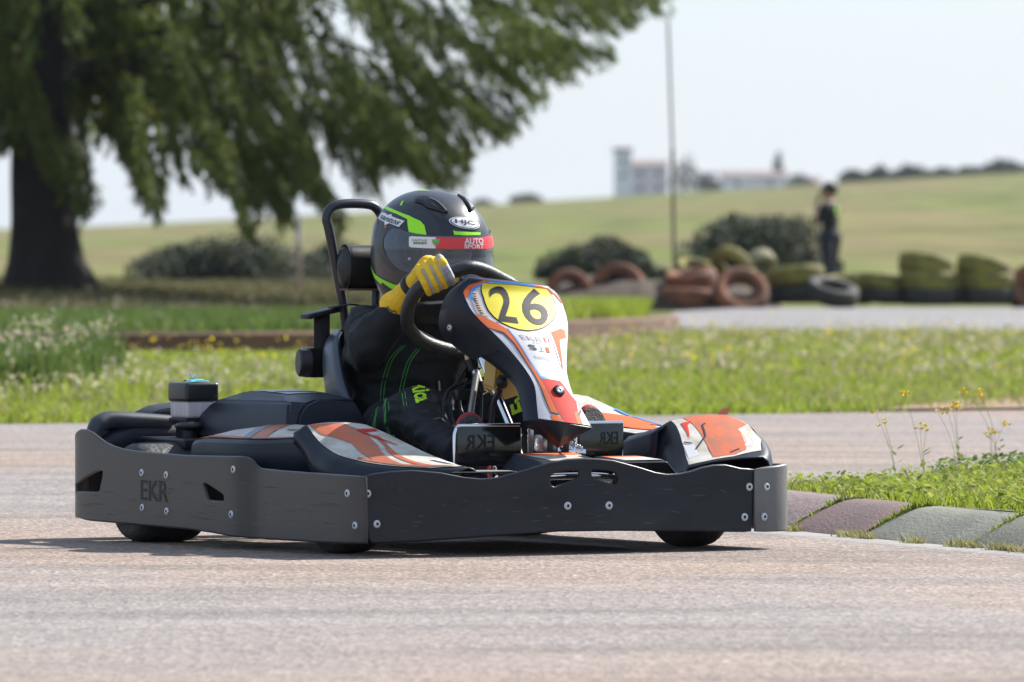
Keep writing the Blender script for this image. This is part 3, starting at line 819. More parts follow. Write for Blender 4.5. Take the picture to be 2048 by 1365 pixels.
for A, B in zip(rings, rings[1:]):
    for k in range(22): bm.faces.new((A[k], A[(k + 1) % 22], B[(k + 1) % 22], B[k]))
bmobj('trunk', bm, BARK, tree, smooth=True)
limbs = [((1210, 70), 2.9, 1.5), ((1000, 215), 2.6, -1.0), ((880, 300), 2.4, 0.8), ((640, 330), 2.3, -0.8), ((500, 330), 2.2, 0.4), ((1290, -40), 3.4, -1.6), ((760, 60), 2.9, 2.0), ((420, 250), 2.1, -1.2), ((-260, 120), 2.5, 0.6), ((300, 330), 2.0, 0.3), ((960, 60), 3.3, 0.2)]
for (u, v), z0, dy in limbs:
    tip = at(u, v, 98 + dy) - Vector(tree.location); p0 = Vector((-0.03, 0, z0)); mid = p0.lerp(tip, 0.45) + Vector((0, 0, 0.55)); q = p0.lerp(tip, 0.78) + Vector((0, 0, 0.35))
    tube_obj('limb', [p0, mid, q, tip], [0.06, 0.035, 0.018, 0.006], BARK, tree, n=7)

# ---------------------------------------------------------------- shrubs on the field side
BUSH = foliage_mat('dark shrub leaves', [(0.040, 0.052, 0.030), (0.055, 0.065, 0.035), (0.03, 0.04, 0.026), (0.065, 0.075, 0.045)], 0.2)
BUSHT = foliage_mat('far tree leaves', [(0.035, 0.055, 0.03), (0.05, 0.07, 0.035), (0.03, 0.045, 0.025)], 0.15)
def bush(name, u0, u1, vtop, vbase, D, label, cat='shrub', n=3800, leaf=0.075, lobes=9, material=BUSH, seed=1, trunk=False, group=None):
    rng = random.Random(seed)
    w = (u1 - u0) * D / 18000; h = (vbase - vtop) * D / 18000; base = at((u0 + u1) / 2, vbase, D)
    root = empty(name, base); tag(root, label, cat, group)
    P = []
    lob = []
    for i in range(lobes):
        x = (i + 0.5) / lobes * 2 - 1; x += rng.uniform(-0.1, 0.1)
        top = max(0.05, 1 - x * x) ** 0.33 * rng.uniform(0.82, 1.0)
        lob.append((x * w * 0.42, rng.uniform(-0.25, 0.25) * w, h * top * 0.55, w * rng.uniform(0.16, 0.24), h * top * 0.47))
    for _ in range(n):
        lx, ly, lz, lr, lh = rng.choice(lob); lr *= 1.12
        a, b_ = rng.uniform(0, 2 * math.pi), math.acos(rng.uniform(-1, 1)); r = rng.random() ** 0.25
        P.append((lx + lr * r * math.sin(b_) * math.cos(a), ly + lr * r * math.sin(b_) * math.sin(a), max(0.02, lz + lh * r * math.cos(b_))))
    lf = leaflets('foliage' if not trunk else 'crown', np.array(P), leaf, material, tilt=1.4, zr=(-0.03, 0.03), kind=None, parent=root)
    bm = bmesh.new()
    for i in range(3): add_tube(bm, [(rng.uniform(-0.1, 0.1) * w, 0, -0.1), (rng.uniform(-0.15, 0.15) * w, 0, h * 0.3), (rng.uniform(-0.25, 0.25) * w, rng.uniform(-.1, .1), h * 0.7)], [0.03 * w, 0.02 * w, 0.008 * w], 6)
    bmobj('trunk' if trunk else 'stem', bm, BARK, root, smooth=True)
    return root
bush('round_shrub', 262, 640, 462, 600, 138, 'wide dark shrub standing between the tree trunk and the kart', seed=2, n=12000, lobes=12)
bush('round_shrub', 590, 760, 470, 585, 150, 'dark shrub half hidden behind the kart headrest', seed=3, n=6000)
bush('round_shrub', 1085, 1315, 468, 570, 146, 'low dark shrub behind the two upright terracotta tyres', seed=4, n=8500)
bush('round_shrub', 1380, 1660, 408, 562, 148, 'largest round dark shrub, beside the standing bystander', seed=5, n=12000, lobes=11)

# ---------------------------------------------------------------- farm on the crest
WHITE = mat('lime washed wall', (0.80, 0.80, 0.82), 0.9, col2=(0.55, 0.56, 0.60), nscale=0.6)
PINKW = mat('faded pink wall', (0.50, 0.44, 0.50), 0.9, col2=(0.60, 0.56, 0.60), nscale=0.5)
ROOF = mat('clay roof tiles', (0.24, 0.17, 0.155), 0.9, col2=(0.19, 0.14, 0.13), nscale=1.5)
DARKW = mat('dark window opening', (0.06, 0.07, 0.09), 0.3)
def house(name, parts, label, D=1600):
    u0 = min(p[0] for p in parts); u1 = max(p[1] for p in parts)
    base = at((u0 + u1) / 2, 408, D); root = empty(name, base); tag(root, label, 'building')
    for (a, b_, vt, kind, dep) in parts:
        A = at(a, vt, D); B = at(b_, vt, D); w = B.x - A.x; cx = (A.x + B.x) / 2 - base.x; h = A.z - base.z
        wm = PINKW if kind == 'pink' else WHITE
        box_obj('wall', (cx, dep / 2, h / 2 - 1.0), (w, dep, h + 2.0), wm, root, bevel=0)
        rh = 0.9 if kind != 'tower' else 0.7
        if kind == 'tower':
            box_obj('roof', (cx, dep / 2, h + 0.35), (w + 0.5, dep + 0.5, 0.7), ROOF, root, bevel=0.05)
        else:
            x0, x1 = cx - w / 2 - 0.3, cx + w / 2 + 0.3
            V_ = [(x0, -0.4, h), (x1, -0.4, h), (x1, dep + 0.4, h), (x0, dep + 0.4, h), (x0, dep / 2, h + rh), (x1, dep / 2, h + rh)]
            pyobj('roof', V_, [(0, 1, 5, 4), (2, 3, 4, 5), (0, 4, 3), (1, 2, 5), (0, 3, 2, 1)], ROOF, root)
        nwin = max(1, int(w / (2.4 if kind != 'barn' else 5.0)))
        for k in range(nwin):
            x = cx - w / 2 + w * (k + 0.5) / nwin
            for zz in ([h - 1.6, h - 4.2] if kind in ('tower', 'pink') else [h - 1.4]):
                if zz > 0.2:
                    wf = box_obj('window', (x, -0.03, zz), (0.8, 0.10, 1.0), DARKW, root, bevel=0)
    return root
house('farmhouse', [(1228, 1263, 304, 'tower', 4.0), (1264, 1335, 330, 'pink', 7.0)], 'white tower farmhouse with a faded pink wing on the crest')
house('white_barn', [(1442, 1574, 352, 'barn', 7.0)], 'long low white barn to the right of the tower farmhouse')
house('white_shed', [(1595, 1640, 364, 'barn', 5.0)], 'small white shed on the crest behind the bystander', 1650)
for i, (a, b_, t_, bs, D_, lab) in enumerate([
        (1022, 1082, 386, 412, 960, 'small lone tree on the crest left of the farmhouse'),
        (948, 985, 398, 414, 980, 'tiny dark tree on the crest above the steering wheel'),
        (1340, 1402, 300, 400, 1500, 'tall tree beside the pink wing of the farmhouse'),
        (1392, 1440, 335, 396, 1480, 'lower tree between the farmhouse and the white barn'),
        (1546, 1566, 298, 390, 1640, 'slim dark tree rising behind the white barn'),
        (1572, 1625, 345, 385, 1560, 'bush at the right end of the white barn'),
        (1676, 1740, 336, 372, 1100, 'dark tree at the left end of the crest tree line'),
        (1735, 1782, 330, 370, 1120, 'second tree from the left in the crest tree line'),
        (1776, 1862, 328, 366, 1080, 'widest tree in the middle of the crest tree line'),
        (1858, 1915, 332, 362, 1120, 'low tree right of the widest crest tree'),
        (1910, 1968, 330, 358, 1100, 'bushy tree left of the tallest crest tree'),
        (1960, 2060, 314, 356, 1080, 'tallest tree of the crest line at the right picture edge')]):
    bush('far_tree', a, b_, t_, bs, D_, lab, 'tree', n=900, leaf=0.55, lobes=6, material=BUSHT, seed=20 + i, trunk=True, group='trees along the crest')

# ---------------------------------------------------------------- heap of soil and debris under the left half of the tyre wall
hp = []
for i in range(41):
    x = 0.2 + 2.75 * i / 40; r = []
    for k in range(13):
        y = 97.2 + 3.0 * k / 12; e = math.sin(math.pi * i / 40) ** 0.4 * math.sin(math.pi * k / 12) ** 0.7
        r.append((x, y, -0.02 + e * (0.33 + 0.05 * (x < 1.5) + 0.12 * noise.noise(Vector((x * 2.2, y * 2.2, 1)))) + 0.05 * e * noise.noise(Vector((x * 9, y * 9, 3)))))
    hp.append(r)
grid_obj('soil_heap', hp, mat('dark debris soil', (0.07, 0.045, 0.03), 0.95, col2=(0.035, 0.028, 0.02), nscale=9, bump=0.6, bscale=30), angle=80)['kind'] = 'structure'
# ---------------------------------------------------------------- poles
STEEL = mat('galvanised pole', (0.45, 0.43, 0.42), 0.5, metal=0.3, col2=(0.35, 0.30, 0.26), nscale=2)
RUST = mat('rusty pole', (0.20, 0.15, 0.10), 0.85, col2=(0.26, 0.22, 0.17), nscale=5)
b0 = Vector((1.82, 101, 0)); top = at(1336, 42, 101) - b0; mid = at(1345, 300, 101) - b0
root = empty('tall_pole', b0); tag(root, 'tall thin pole rising behind the tyre wall', 'pole')
tube_obj('upper_pole', [mid, top], 0.017, STEEL, root, k=1); tube_obj('lower_pole', [(0.01, 0, -0.1), mid], 0.023, RUST, root, k=1)
b0 = at(597, 582, 122); root = empty('short_post', b0); tag(root, 'short weathered post behind the roll bar', 'post')
tube_obj('lower_post', [(0, 0, -0.1), (0, 0, 0.62)], 0.045, RUST, root, k=1); tube_obj('upper_post', [(0, 0, 0.62), (0, 0, 1.02)], 0.04, STEEL, root, k=1)

# ---------------------------------------------------------------- tyre wall: every tyre on its own
T_RED = mat('terracotta painted rubber', (0.27, 0.10, 0.05), 0.85, col2=(0.14, 0.065, 0.04), nscale=5, bump=0.3)
T_YEL = mat('yellow painted rubber', (0.25, 0.215, 0.045), 0.85, col2=(0.13, 0.115, 0.04), nscale=5, bump=0.3)
T_BLK = mat('bare black rubber', (0.035, 0.035, 0.035), 0.8, col2=(0.06, 0.055, 0.045), nscale=5, bump=0.3)
T_PALE = mat('faded yellow rubber', (0.34, 0.33, 0.20), 0.85, col2=(0.22, 0.20, 0.12), nscale=5, bump=0.3)
bm = bmesh.new()
R_, W_ = 0.315, 0.10
prof = [(0.19, -0.085), (0.215, -0.10), (0.27, -0.105), (0.30, -0.092), (0.314, -0.06), (0.317, -0.03), (0.306, -0.026), (0.306, -0.018), (0.318, -0.014), (0.318, 0.014), (0.306, 0.018), (0.306, 0.026), (0.317, 0.03), (0.314, 0.06), (0.30, 0.092), (0.27, 0.105), (0.215, 0.10), (0.19, 0.085), (0.178, 0.06), (0.25, 0.04), (0.28, 0.0), (0.25, -0.04), (0.178, -0.06), (0.19, -0.085)]
add_lathe(bm, prof, (0, 0, 0), (0, 0, 1), 28)
bmesh.ops.remove_doubles(bm, verts=bm.verts, dist=1e-5); bmesh.ops.recalc_face_normals(bm, faces=bm.faces)
tyre_me = bpy.data.meshes.new('barrier_tyre'); bm.to_mesh(tyre_me); bm.free(); tyre_me.shade_smooth(); tyre_me.set_sharp_from_angle(angle=math.radians(45))
def tyre(u, v, D, rot, material, label, sc=1.0):
    o = bpy.data.objects.new('barrier_tyre', tyre_me); C.objects.link(o)
    if not tyre_me.materials: tyre_me.materials.append(T_RED)
    o.material_slots[0].link = 'OBJECT'; o.material_slots[0].material = material
    o.location = at(u, v, D); o.rotation_euler = tuple(math.radians(a) for a in rot); o.scale = (sc, sc, sc)
    return tag(o, label, 'tyre', 'painted tyres of the barrier')
# (u, v) is the tyre's middle; 1 m is about 184 px there
tyre(1137, 587, 98.0, (82, 0, 14), T_RED, 'smaller upright terracotta tyre at the left end of the tyre wall', 0.84)
tyre(1237, 582, 98.2, (80, 0, -12), T_RED, 'second upright terracotta tyre from the left end', 0.98)
tyre(1322, 596, 99.2, (8, 6, 0), T_RED, 'terracotta tyre lying behind the foot of the tall pole', 0.9)
tyre(1378, 596, 97.6, (0, 2, 0), T_RED, 'terracotta tyre lying flat below a leaning yellow one', 1.0)
tyre(1381, 560, 98.0, (6, -9, 10), T_RED, 'second terracotta tyre of the stack beside the tall pole', 0.92)
tyre(1390, 541, 98.9, (20, 10, 0), T_YEL, 'olive yellow tyre leaning on top of the pole-side stack', 0.72)
tyre(1482, 586, 97.3, (52, 0, 8), T_RED, 'upright terracotta tyre in the middle of the wall', 0.95)
tyre(1462, 530, 98.6, (-48, 14, -20), T_YEL, 'dark yellow tyre perched highest on the wall', 0.74)
tyre(1515, 532, 98.8, (-46, -14, 24), T_PALE, 'pale worn tyre perched beside the highest yellow one', 0.68)
tyre(1592, 590, 98.0, (0, 0, 0), T_BLK, 'black tyre under a yellow one, nearest the bystander', 0.9)
tyre(1594, 553, 98.0, (-5, -5, 0), T_YEL, 'flat yellow tyre on the black one nearest the bystander', 0.97)
tyre(1664, 585, 97.4, (16, 12, 0), T_BLK, 'black tyre tilted in front of the bystander', 0.92)
tyre(1760, 592, 98.0, (0, 0, 0), T_BLK, 'black tyre at the bottom of the low two-tyre stack', 0.78)
tyre(1759, 565, 98.0, (-6, 7, 0), T_YEL, 'yellow tyre on top of the low two-tyre stack', 0.76)
tyre(1857, 592, 98.0, (0, 0, 0), T_BLK, 'bottom black tyre of the tallest three-tyre stack', 0.98)
tyre(1856, 560, 98.0, (0, 2, 0), T_YEL, 'middle yellow tyre of the tallest three-tyre stack', 1.0)
tyre(1852, 531, 98.0, (-9, 9, 0), T_YEL, 'top yellow tyre of the tallest three-tyre stack', 0.96)
tyre(1975, 592, 98.2, (0, 0, 0), T_BLK, 'bottom black tyre of the stack near the right edge', 0.96)
tyre(1974, 562, 98.2, (0, 3, 0), T_YEL, 'middle yellow tyre of the stack near the right edge', 0.96)
tyre(1968, 537, 98.2, (-8, 13, 0), T_YEL, 'tilted yellow top tyre of the stack near the right edge', 0.96)
tyre(2068, 575, 98.2, (70, 0, -10), T_RED, 'upright terracotta tyre cut by the right picture edge', 0.85)
tyre(2070, 600, 98.9, (0, 0, 0), T_BLK, 'black tyre lying at the right picture edge', 0.85)

for u, v, D_, rot, mt_, sc, lab in [  # first three tyres are added so the upright tyres' holes look shaded
        (1482, 588, 97.55, (56, 0, 8), T_BLK, 0.93, 'black tyre added behind the middle upright terracotta tyre to darken its hole'),
        (1237, 584, 98.45, (80, 0, -12), T_BLK, 0.93, 'black tyre added behind the second upright terracotta tyre to darken its hole'),
        (1137, 589, 98.25, (82, 0, 14), T_BLK, 0.80, 'black tyre added behind the smaller upright terracotta tyre to darken its hole'),
        (1292, 600, 99.6, (0, 4, 0), T_RED, 0.92, 'terracotta tyre lying behind the second upright tyre'),
        (1545, 590, 99.3, (0, -3, 0), T_BLK, 0.9, 'black tyre lying behind the middle upright terracotta tyre'),
        (1540, 560, 99.3, (4, 6, 0), T_YEL, 0.88, 'dull yellow tyre on the black one behind the middle tyre'),
        (1690, 592, 99.4, (0, 0, 0), T_BLK, 0.95, 'black tyre lying behind the tilted one at the bystander'),
        (1695, 566, 99.4, (3, -6, 0), T_YEL, 0.9, 'yellow tyre sagging right of the bystander'),
        (1806, 592, 99.4, (0, 0, 0), T_BLK, 0.9, 'black tyre filling the gap before the tallest stack'),
        (1806, 566, 99.4, (3, 5, 0), T_YEL, 0.86, 'yellow tyre filling the gap before the tallest stack'),
        (1918, 592, 99.4, (0, 0, 0), T_BLK, 0.95, 'black tyre between the two right-hand stacks'),
        (1918, 563, 99.4, (-4, 4, 0), T_YEL, 0.92, 'yellow tyre between the two right-hand stacks'),
        (2030, 590, 99.2, (0, 0, 0), T_BLK, 0.95, 'black tyre right of the right-edge stack'),
        (2030, 562, 99.2, (5, 8, 0), T_RED, 0.9, 'terracotta tyre right of the right-edge stack')]:
    tyre(u, v, D_, rot, mt_, lab, sc)
# ---------------------------------------------------------------- bystander behind the tyres
SKIN = mat('skin', (0.42, 0.24, 0.17), 0.6); HAIR = mat('dark hair', (0.03, 0.022, 0.018), 0.7)
SHIRT = mat('black team shirt', (0.008, 0.009, 0.014), 0.85); TROUS = mat('dark trousers', (0.010, 0.012, 0.024), 0.85)
NEON = mat('neon green print', (0.42, 0.80, 0.02), 0.6); SHOE = mat('pale shoes', (0.4, 0.4, 0.4), 0.7)
pz = Vector((4.42, 125, 0.0)); root = empty('person', pz, math.radians(-75))        # local x: the way the person faces
tag(root, 'bystander in black shirt with green back print, hand raised to face', 'person')
root.rotation_euler = (0, 0, math.radians(160)); root.scale = (1.25, 1.25, 1.04)
bm = bmesh.new()
for s in (1, -1):
    capsule(bm, (0.02 * s, 0.085 * s, 0.70), (0.0, 0.10 * s, 0.40), 0.085, 0.06); capsule(bm, (0.0, 0.10 * s, 0.40), (-0.02, 0.10 * s, 0.07), 0.058, 0.042)
    capsule(bm, (-0.03, 0.10 * s, 0.04), (0.11, 0.115 * s, 0.03), 0.036, 0.03)
ellipsoid(bm, (0, 0, 0.74), (0.10, 0.15, 0.12)); ellipsoid(bm, (0, 0, 0.90), (0.095, 0.14, 0.15)); ellipsoid(bm, (-0.01, 0, 1.05), (0.10, 0.165, 0.13))
capsule(bm, (0, 0.15, 1.12), (0, -0.15, 1.12), 0.055, 0.055); capsule(bm, (0, 0, 1.14), (0.015, 0, 1.24), 0.05, 0.045)
ellipsoid(bm, (0.03, 0, 1.31), (0.092, 0.075, 0.11)); ellipsoid(bm, (0.115, 0, 1.30), (0.018, 0.012, 0.02))
capsule(bm, (0, 0.165, 1.11), (0.09, 0.175, 0.92), 0.052, 0.042); capsule(bm, (0.09, 0.175, 0.92), (0.125, 0.085, 1.15), 0.04, 0.03); ellipsoid(bm, (0.125, 0.06, 1.22), (0.03, 0.03, 0.05))
capsule(bm, (0, -0.165, 1.11), (0.04, -0.19, 0.90), 0.052, 0.042); capsule(bm, (0.04, -0.19, 0.90), (0.14, -0.09, 0.94), 0.04, 0.03); ellipsoid(bm, (0.16, -0.06, 0.96), (0.035, 0.03, 0.035))
body = fused('body', bm, SKIN, root, 0.014, 4)
for mm in (SHIRT, TROUS, SHOE): body.data.materials.append(mm)
for pl in body.data.polygons:
    c_ = pl.center
    arm_skin = c_.x > 0.085 and c_.z < 1.22 and c_.z > 0.84 and (abs(c_.y) > 0.1 or c_.x > 0.125)
    pl.material_index = 3 if c_.z < 0.065 else 2 if c_.z < 0.78 else 1 if c_.z < 1.17 and not arm_skin else 0
bm = bmesh.new(); ellipsoid(bm, (0.005, 0, 1.345), (0.098, 0.086, 0.098)); bmobj('hair', bm, HAIR, root, smooth=True)
bm = bmesh.new()
for k in range(3): ellipsoid(bm, (-0.092, 0.03, 1.10 - 0.045 * k), (0.016, 0.06, 0.015))
bmobj('shirt_print', bm, NEON, root, smooth=True)

# ---------------------------------------------------------------- yellow flowers standing on the island
STEM = mat('flower stem', (0.22, 0.22, 0.10), 0.7); PETAL = mat('yellow petal', (0.80, 0.62, 0.03), 0.6)
def flower_plant(u, D, heads_, label, seed):
    rng = random.Random(seed)
    b0 = at(u, 0, D); b0.z = 0.085; root = empty('yellow_wildflower', b0); tag(root, label, 'wildflower', 'yellow flowers on the island')
    for (hu, hv) in heads_:
        p = at(hu, hv, D + rng.uniform(-0.1, 0.1)) - b0
        q = Vector((p.x * 0.35, p.y * 0.3, p.z * 0.5))
        tube_obj('stem', [(rng.uniform(-.01, .01), 0, -0.02), q, p], [0.0009, 0.0008, 0.0005], STEM, root, n=5)
        bm = bmesh.new()
        for c_ in [p] + [p + Vector((rng.uniform(-.018, .018), rng.uniform(-.01, .01), rng.uniform(-0.02, 0.008))) for _ in range(rng.randint(1, 4))]:
            for k in range(4):
                a = k * math.pi / 2 + rng.uniform(-.3, .3); d = Vector((math.cos(a), math.sin(a) * 0.7, 0.8)) * 0.0105; e = Vector((-math.sin(a), math.cos(a), 0.2)) * 0.0055
                vs = [bm.verts.new(c_ + x) for x in (Vector((0, 0, 0)), d * 0.6 + e, d * 1.1, d * 0.6 - e)]; bm.faces.new(vs)
        bmobj('flower', bm, PETAL, root)
    for k in range(7):
        bm = bmesh.new(); z = rng.uniform(0.0, 0.10); a = rng.uniform(0, 6.28); d = Vector((math.cos(a), math.sin(a), 0.5)) * rng.uniform(0.02, 0.045); e = Vector((-math.sin(a), math.cos(a), 0)) * 0.007; o_ = Vector((0, 0, z))
        vs = [bm.verts.new(o_ + x) for x in (Vector((0, 0, 0)), d * 0.5 + e, d, d * 0.5 - e)]; bm.faces.new(vs)
        bmobj('leaf', bm, G_DARK, root)
flower_plant(1792, 28.9, [(1751, 824), (1768, 842)], 'leftmost yellow flower plant on the island, leaning left', 1)
flower_plant(1845, 29.3, [(1841, 850), (1853, 856), (1810, 790)], 'yellow flower plant with one tall stem left of the dense cluster', 2)
flower_plant(1918, 30.0, [(1905, 808), (1912, 812), (1895, 818), (1875, 824)], 'yellow flower plant with the densest flower cluster', 3)
flower_plant(2000, 31.0, [(1960, 786), (1962, 792), (1930, 781)], 'tallest yellow flower plant towards the right edge', 4)
flower_plant(1984, 30.8, [(1984, 862), (1978, 860), (2010, 846)], 'short yellow flower plant low among the weeds', 5)
# ================================================================ the kart (local axes: x forward, y to the kart's left, z up)
KART_LOC = (-0.235, 25.276, 0.004); KART_RZ = math.radians(-61)
kart = empty('racing_kart', KART_LOC, KART_RZ)
tag(kart, 'black rental racing kart with orange and white panels, number 26', 'kart')
NAVY = mat('moulded navy plastic', (0.009, 0.012, 0.021), 0.40, col2=(0.016, 0.020, 0.031), nscale=7, bump=0.08, bscale=240, rvar=0.06, spec=0.25)
BUMP = mat('scuffed bumper plastic', (0.0105, 0.012, 0.0185), 0.37, col2=(0.030, 0.031, 0.037), nscale=2.2, mix=(0.38, 0.78), bump=0.03, bscale=60, stretch=(1.2, 1.2, 4), rvar=0.08, spec=0.32)
SIDEP = mat('worn side bumper plastic', (0.030, 0.029, 0.031), 0.34, col2=(0.056, 0.050, 0.047), nscale=2.2, mix=(0.34, 0.72), bump=0.03, bscale=60, stretch=(1.0, 1.0, 5), rvar=0.06, spec=0.4)
BLACK = mat('black plastic', (0.009, 0.009, 0.011), 0.4, col2=(0.015, 0.015, 0.017), nscale=9, spec=0.3)
GLOSS = mat('glossy black plate', (0.01, 0.011, 0.012), 0.12, coat=0.4)
RUBBER = mat('slick tyre rubber', (0.020, 0.020, 0.021), 0.6, col2=(0.07, 0.063, 0.057), nscale=14, mix=(0.45, 0.75), bump=0.5, bscale=70)
ALU = mat('bare aluminium', (0.62, 0.62, 0.63), 0.32, metal=1.0, col2=(0.45, 0.44, 0.43), nscale=20)
CHROME = mat('chromed tube', (0.72, 0.72, 0.74), 0.14, metal=1.0)
DARKST = mat('dark steel tube', (0.05, 0.052, 0.06), 0.35, metal=0.7)
ZINC = mat('zinc screw', (0.52, 0.55, 0.57), 0.38, metal=0.5)
S_WHITE = mat('white sticker', (0.50, 0.50, 0.53), 0.55, col2=(0.50, 0.49, 0.48), nscale=16, mix=(0.45, 0.8), detail=8, bump=0.05, spec=0.22)
S_WDIRTY = mat('dirty white sticker', (0.56, 0.53, 0.47), 0.45, col2=(0.33, 0.29, 0.23), nscale=14, mix=(0.40, 0.72), detail=9, bump=0.08, spec=0.22)
S_ORANGE = mat('orange sticker', (0.60, 0.12, 0.03), 0.62, col2=(0.50, 0.12, 0.045), nscale=14, mix=(0.4, 0.75), detail=8, bump=0.05, spec=0.12)
S_ODIRTY = mat('scuffed orange sticker', (0.52, 0.125, 0.05), 0.42, col2=(0.30, 0.13, 0.085), nscale=18, mix=(0.42, 0.72), detail=9, bump=0.08, spec=0.22)
S_RED = mat('red sticker', (0.58, 0.03, 0.025), 0.65, col2=(0.48, 0.04, 0.03), nscale=14, detail=8, spec=0.12)
S_BLUE = mat('blue sticker line', (0.03, 0.22, 0.62), 0.4)
S_NAVY = mat('navy sticker line', (0.010, 0.010, 0.022), 0.6, spec=0.2)
S_YEL = mat('yellow number plate', (0.70, 0.58, 0.03), 0.52, col2=(0.64, 0.53, 0.05), nscale=20, mix=(0.5, 0.8), detail=8, spec=0.22)
S_GREY = mat('grey print', (0.22, 0.22, 0.24), 0.5)
S_TAN = mat('peeling label', (0.48, 0.32, 0.24), 0.6, col2=(0.6, 0.5, 0.42), nscale=22)
KINK = mat('dark cut-out', (0.006, 0.006, 0.007), 0.6)

# screws: one mesh, many places
bm = bmesh.new()
add_lathe(bm, [(0.0001, 0.0004), (0.0042, 0.0004), (0.0043, 0.0024), (0.0062, 0.0030), (0.0100, 0.0018), (0.0112, 0.0004), (0.0112, -0.003)], (0, 0, 0), (1, 0, 0), 16)
for f in bm.faces:
    c_ = f.calc_center_median(); f.material_index = 1 if math.hypot(c_.y, c_.z) < 0.0044 else 0
bmesh.ops.recalc_face_normals(bm, faces=bm.faces)
screw_me = bpy.data.meshes.new('screw'); bm.to_mesh(screw_me); bm.free(); screw_me.materials.append(ZINC); screw_me.materials.append(KINK); screw_me.shade_smooth(); screw_me.set_sharp_from_angle(angle=math.radians(35))
bm = bmesh.new(); add_lathe(bm, [(0.0038, -0.002), (0.0038, 0.0026)], (0, 0, 0), (1, 0, 0), 8)
socket_me = bpy.data.meshes.new('hex_socket'); bm.to_mesh(socket_me); bm.free(); socket_me.materials.append(KINK)
def screw(parent, p, n, s=1.0):
    q = Vector(n).to_track_quat('X', 'Z')
    o = bpy.data.objects.new('screw', screw_me); C.objects.link(o); o.parent = parent; o.location = p; o.rotation_euler = q.to_euler(); o.scale = (s, s, s)
    return o

# ---- front bumper panel
def fb_x(y): return 0.905 - 0.055 * ((y + 0.04) / 0.62) ** 2
def fb(y, z, off=0.0): return (fb_x(y) + off, y, z)
TOPF = [(-0.663, 0.206), (-0.655, 0.214), (-0.63, 0.221), (-0.575, 0.227), (-0.518, 0.229), (-0.44, 0.222), (-0.372, 0.209), (-0.32, 0.204), (-0.272, 0.207), (-0.19, 0.226), (-0.117, 0.245), (-0.06, 0.254), (-0.01, 0.256), (0.04, 0.254), (0.087, 0.249), (0.17, 0.229), (0.22, 0.215), (0.26, 0.209), (0.30, 0.210), (0.34, 0.216), (0.38, 0.226), (0.418, 0.232), (0.46, 0.232), (0.49, 0.226), (0.514, 0.221), (0.556, 0.219)]
BOTF = [(0.547, 0.055), (0.3, 0.062), (0.1, 0.067), (-0.085, 0.068), (-0.3, 0.058), (-0.5, 0.047), (-0.632, 0.043), (-0.64, 0.05)]
SLOT1 = [(-0.117, 0.209), (-0.112, 0.221), (-0.095, 0.229), (-0.04, 0.235), (-0.027, 0.234), (-0.018, 0.224), (-0.019, 0.210), (-0.03, 0.202), (-0.063, 0.189), (-0.099, 0.179), (-0.111, 0.183), (-0.116, 0.194)]
SLOT2 = [(0.011, 0.222), (0.014, 0.231), (0.024, 0.235), (0.082, 0.229), (0.095, 0.223), (0.106, 0.208), (0.106, 0.19), (0.100, 0.182), (0.089, 0.181), (0.024, 0.201), (0.013, 0.210)]
fbp = sheet_obj('front_bumper', TOPF + BOTF, fb, BUMP, kart, [SLOT1, SLOT2], 0.022, out=(1, 0, 0), bead=0.006)
for y, z in [(-0.648, 0.172), (-0.622, 0.09), (-0.06, 0.132), (0.07, 0.131), (0.541, 0.174), (0.524, 0.091)]: screw(fbp, fb(y, z, 0.0006), (1, -0.10 * y, 0))
# ---- right side bumper panel, runs along x
RS = [(-0.90, -0.60), (-0.875, -0.655), (-0.84, -0.692), (-0.78, -0.708), (-0.6, -0.714), (-0.3, -0.716), (0.0, -0.715), (0.17, -0.713), (0.215, -0.708), (0.245, -0.697), (0.28, -0.688), (0.4, -0.688), (0.6, -0.688), (0.75, -0.685), (0.83, -0.678), (0.872, -0.668)]
def rs(x, z, off=0.0):
    return (x, interp(RS, x)[0] - off, z)
TOPR = [(0.868, 0.214), (0.75, 0.216), (0.6, 0.218), (0.45, 0.219), (0.36, 0.221), (0.31, 0.222), (0.285, 0.225), (0.268, 0.234), (0.258, 0.245), (0.243, 0.252), (0.22, 0.254), (0.155, 0.253), (0.0, 0.251), (-0.119, 0.250), (-0.3, 0.253), (-0.43, 0.256), (-0.50, 0.260), (-0.56, 0.267), (-0.61, 0.276), (-0.66, 0.291), (-0.70, 0.303), (-0.735, 0.309), (-0.775, 0.309), (-0.81, 0.301), (-0.845, 0.286), (-0.88, 0.270)]
BOTR = [(-0.885, 0.085), (-0.85, 0.066), (-0.7, 0.061), (-0.4, 0.058), (-0.09, 0.055), (0.05, 0.050), (0.18, 0.043), (0.26, 0.040), (0.5, 0.040), (0.7, 0.041), (0.872, 0.043)]
H1 = [(-0.82, 0.160), (-0.789, 0.168), (-0.70, 0.193), (-0.645, 0.205), (-0.625, 0.205), (-0.615, 0.198), (-0.620, 0.178), (-0.638, 0.140), (-0.652, 0.134), (-0.82, 0.132)]
H2 = [(0.004, 0.176), (0.010, 0.184), (0.028, 0.184), (0.128, 0.156), (0.136, 0.148), (0.134, 0.132), (0.124, 0.128), (0.045, 0.129), (0.031, 0.134)]
rsp = sheet_obj('side_bumper', TOPR + BOTR, rs, SIDEP, kart, [H1, H2], 0.026, out=(0, -1, 0), bead=0.006)
rsp['label'] = 'worn grey-brown right side bumper with EKR lettering'
for x, z in [(-0.366, 0.2), (-0.214, 0.197), (-0.363, 0.102), (-0.211, 0.096), (0.188, 0.222), (0.176, 0.098), (0.80, 0.172), (0.835, 0.086)]: screw(rsp, rs(x, z, 0.0008), (0.06 if x < 0.7 else 0.15, -1, 0))
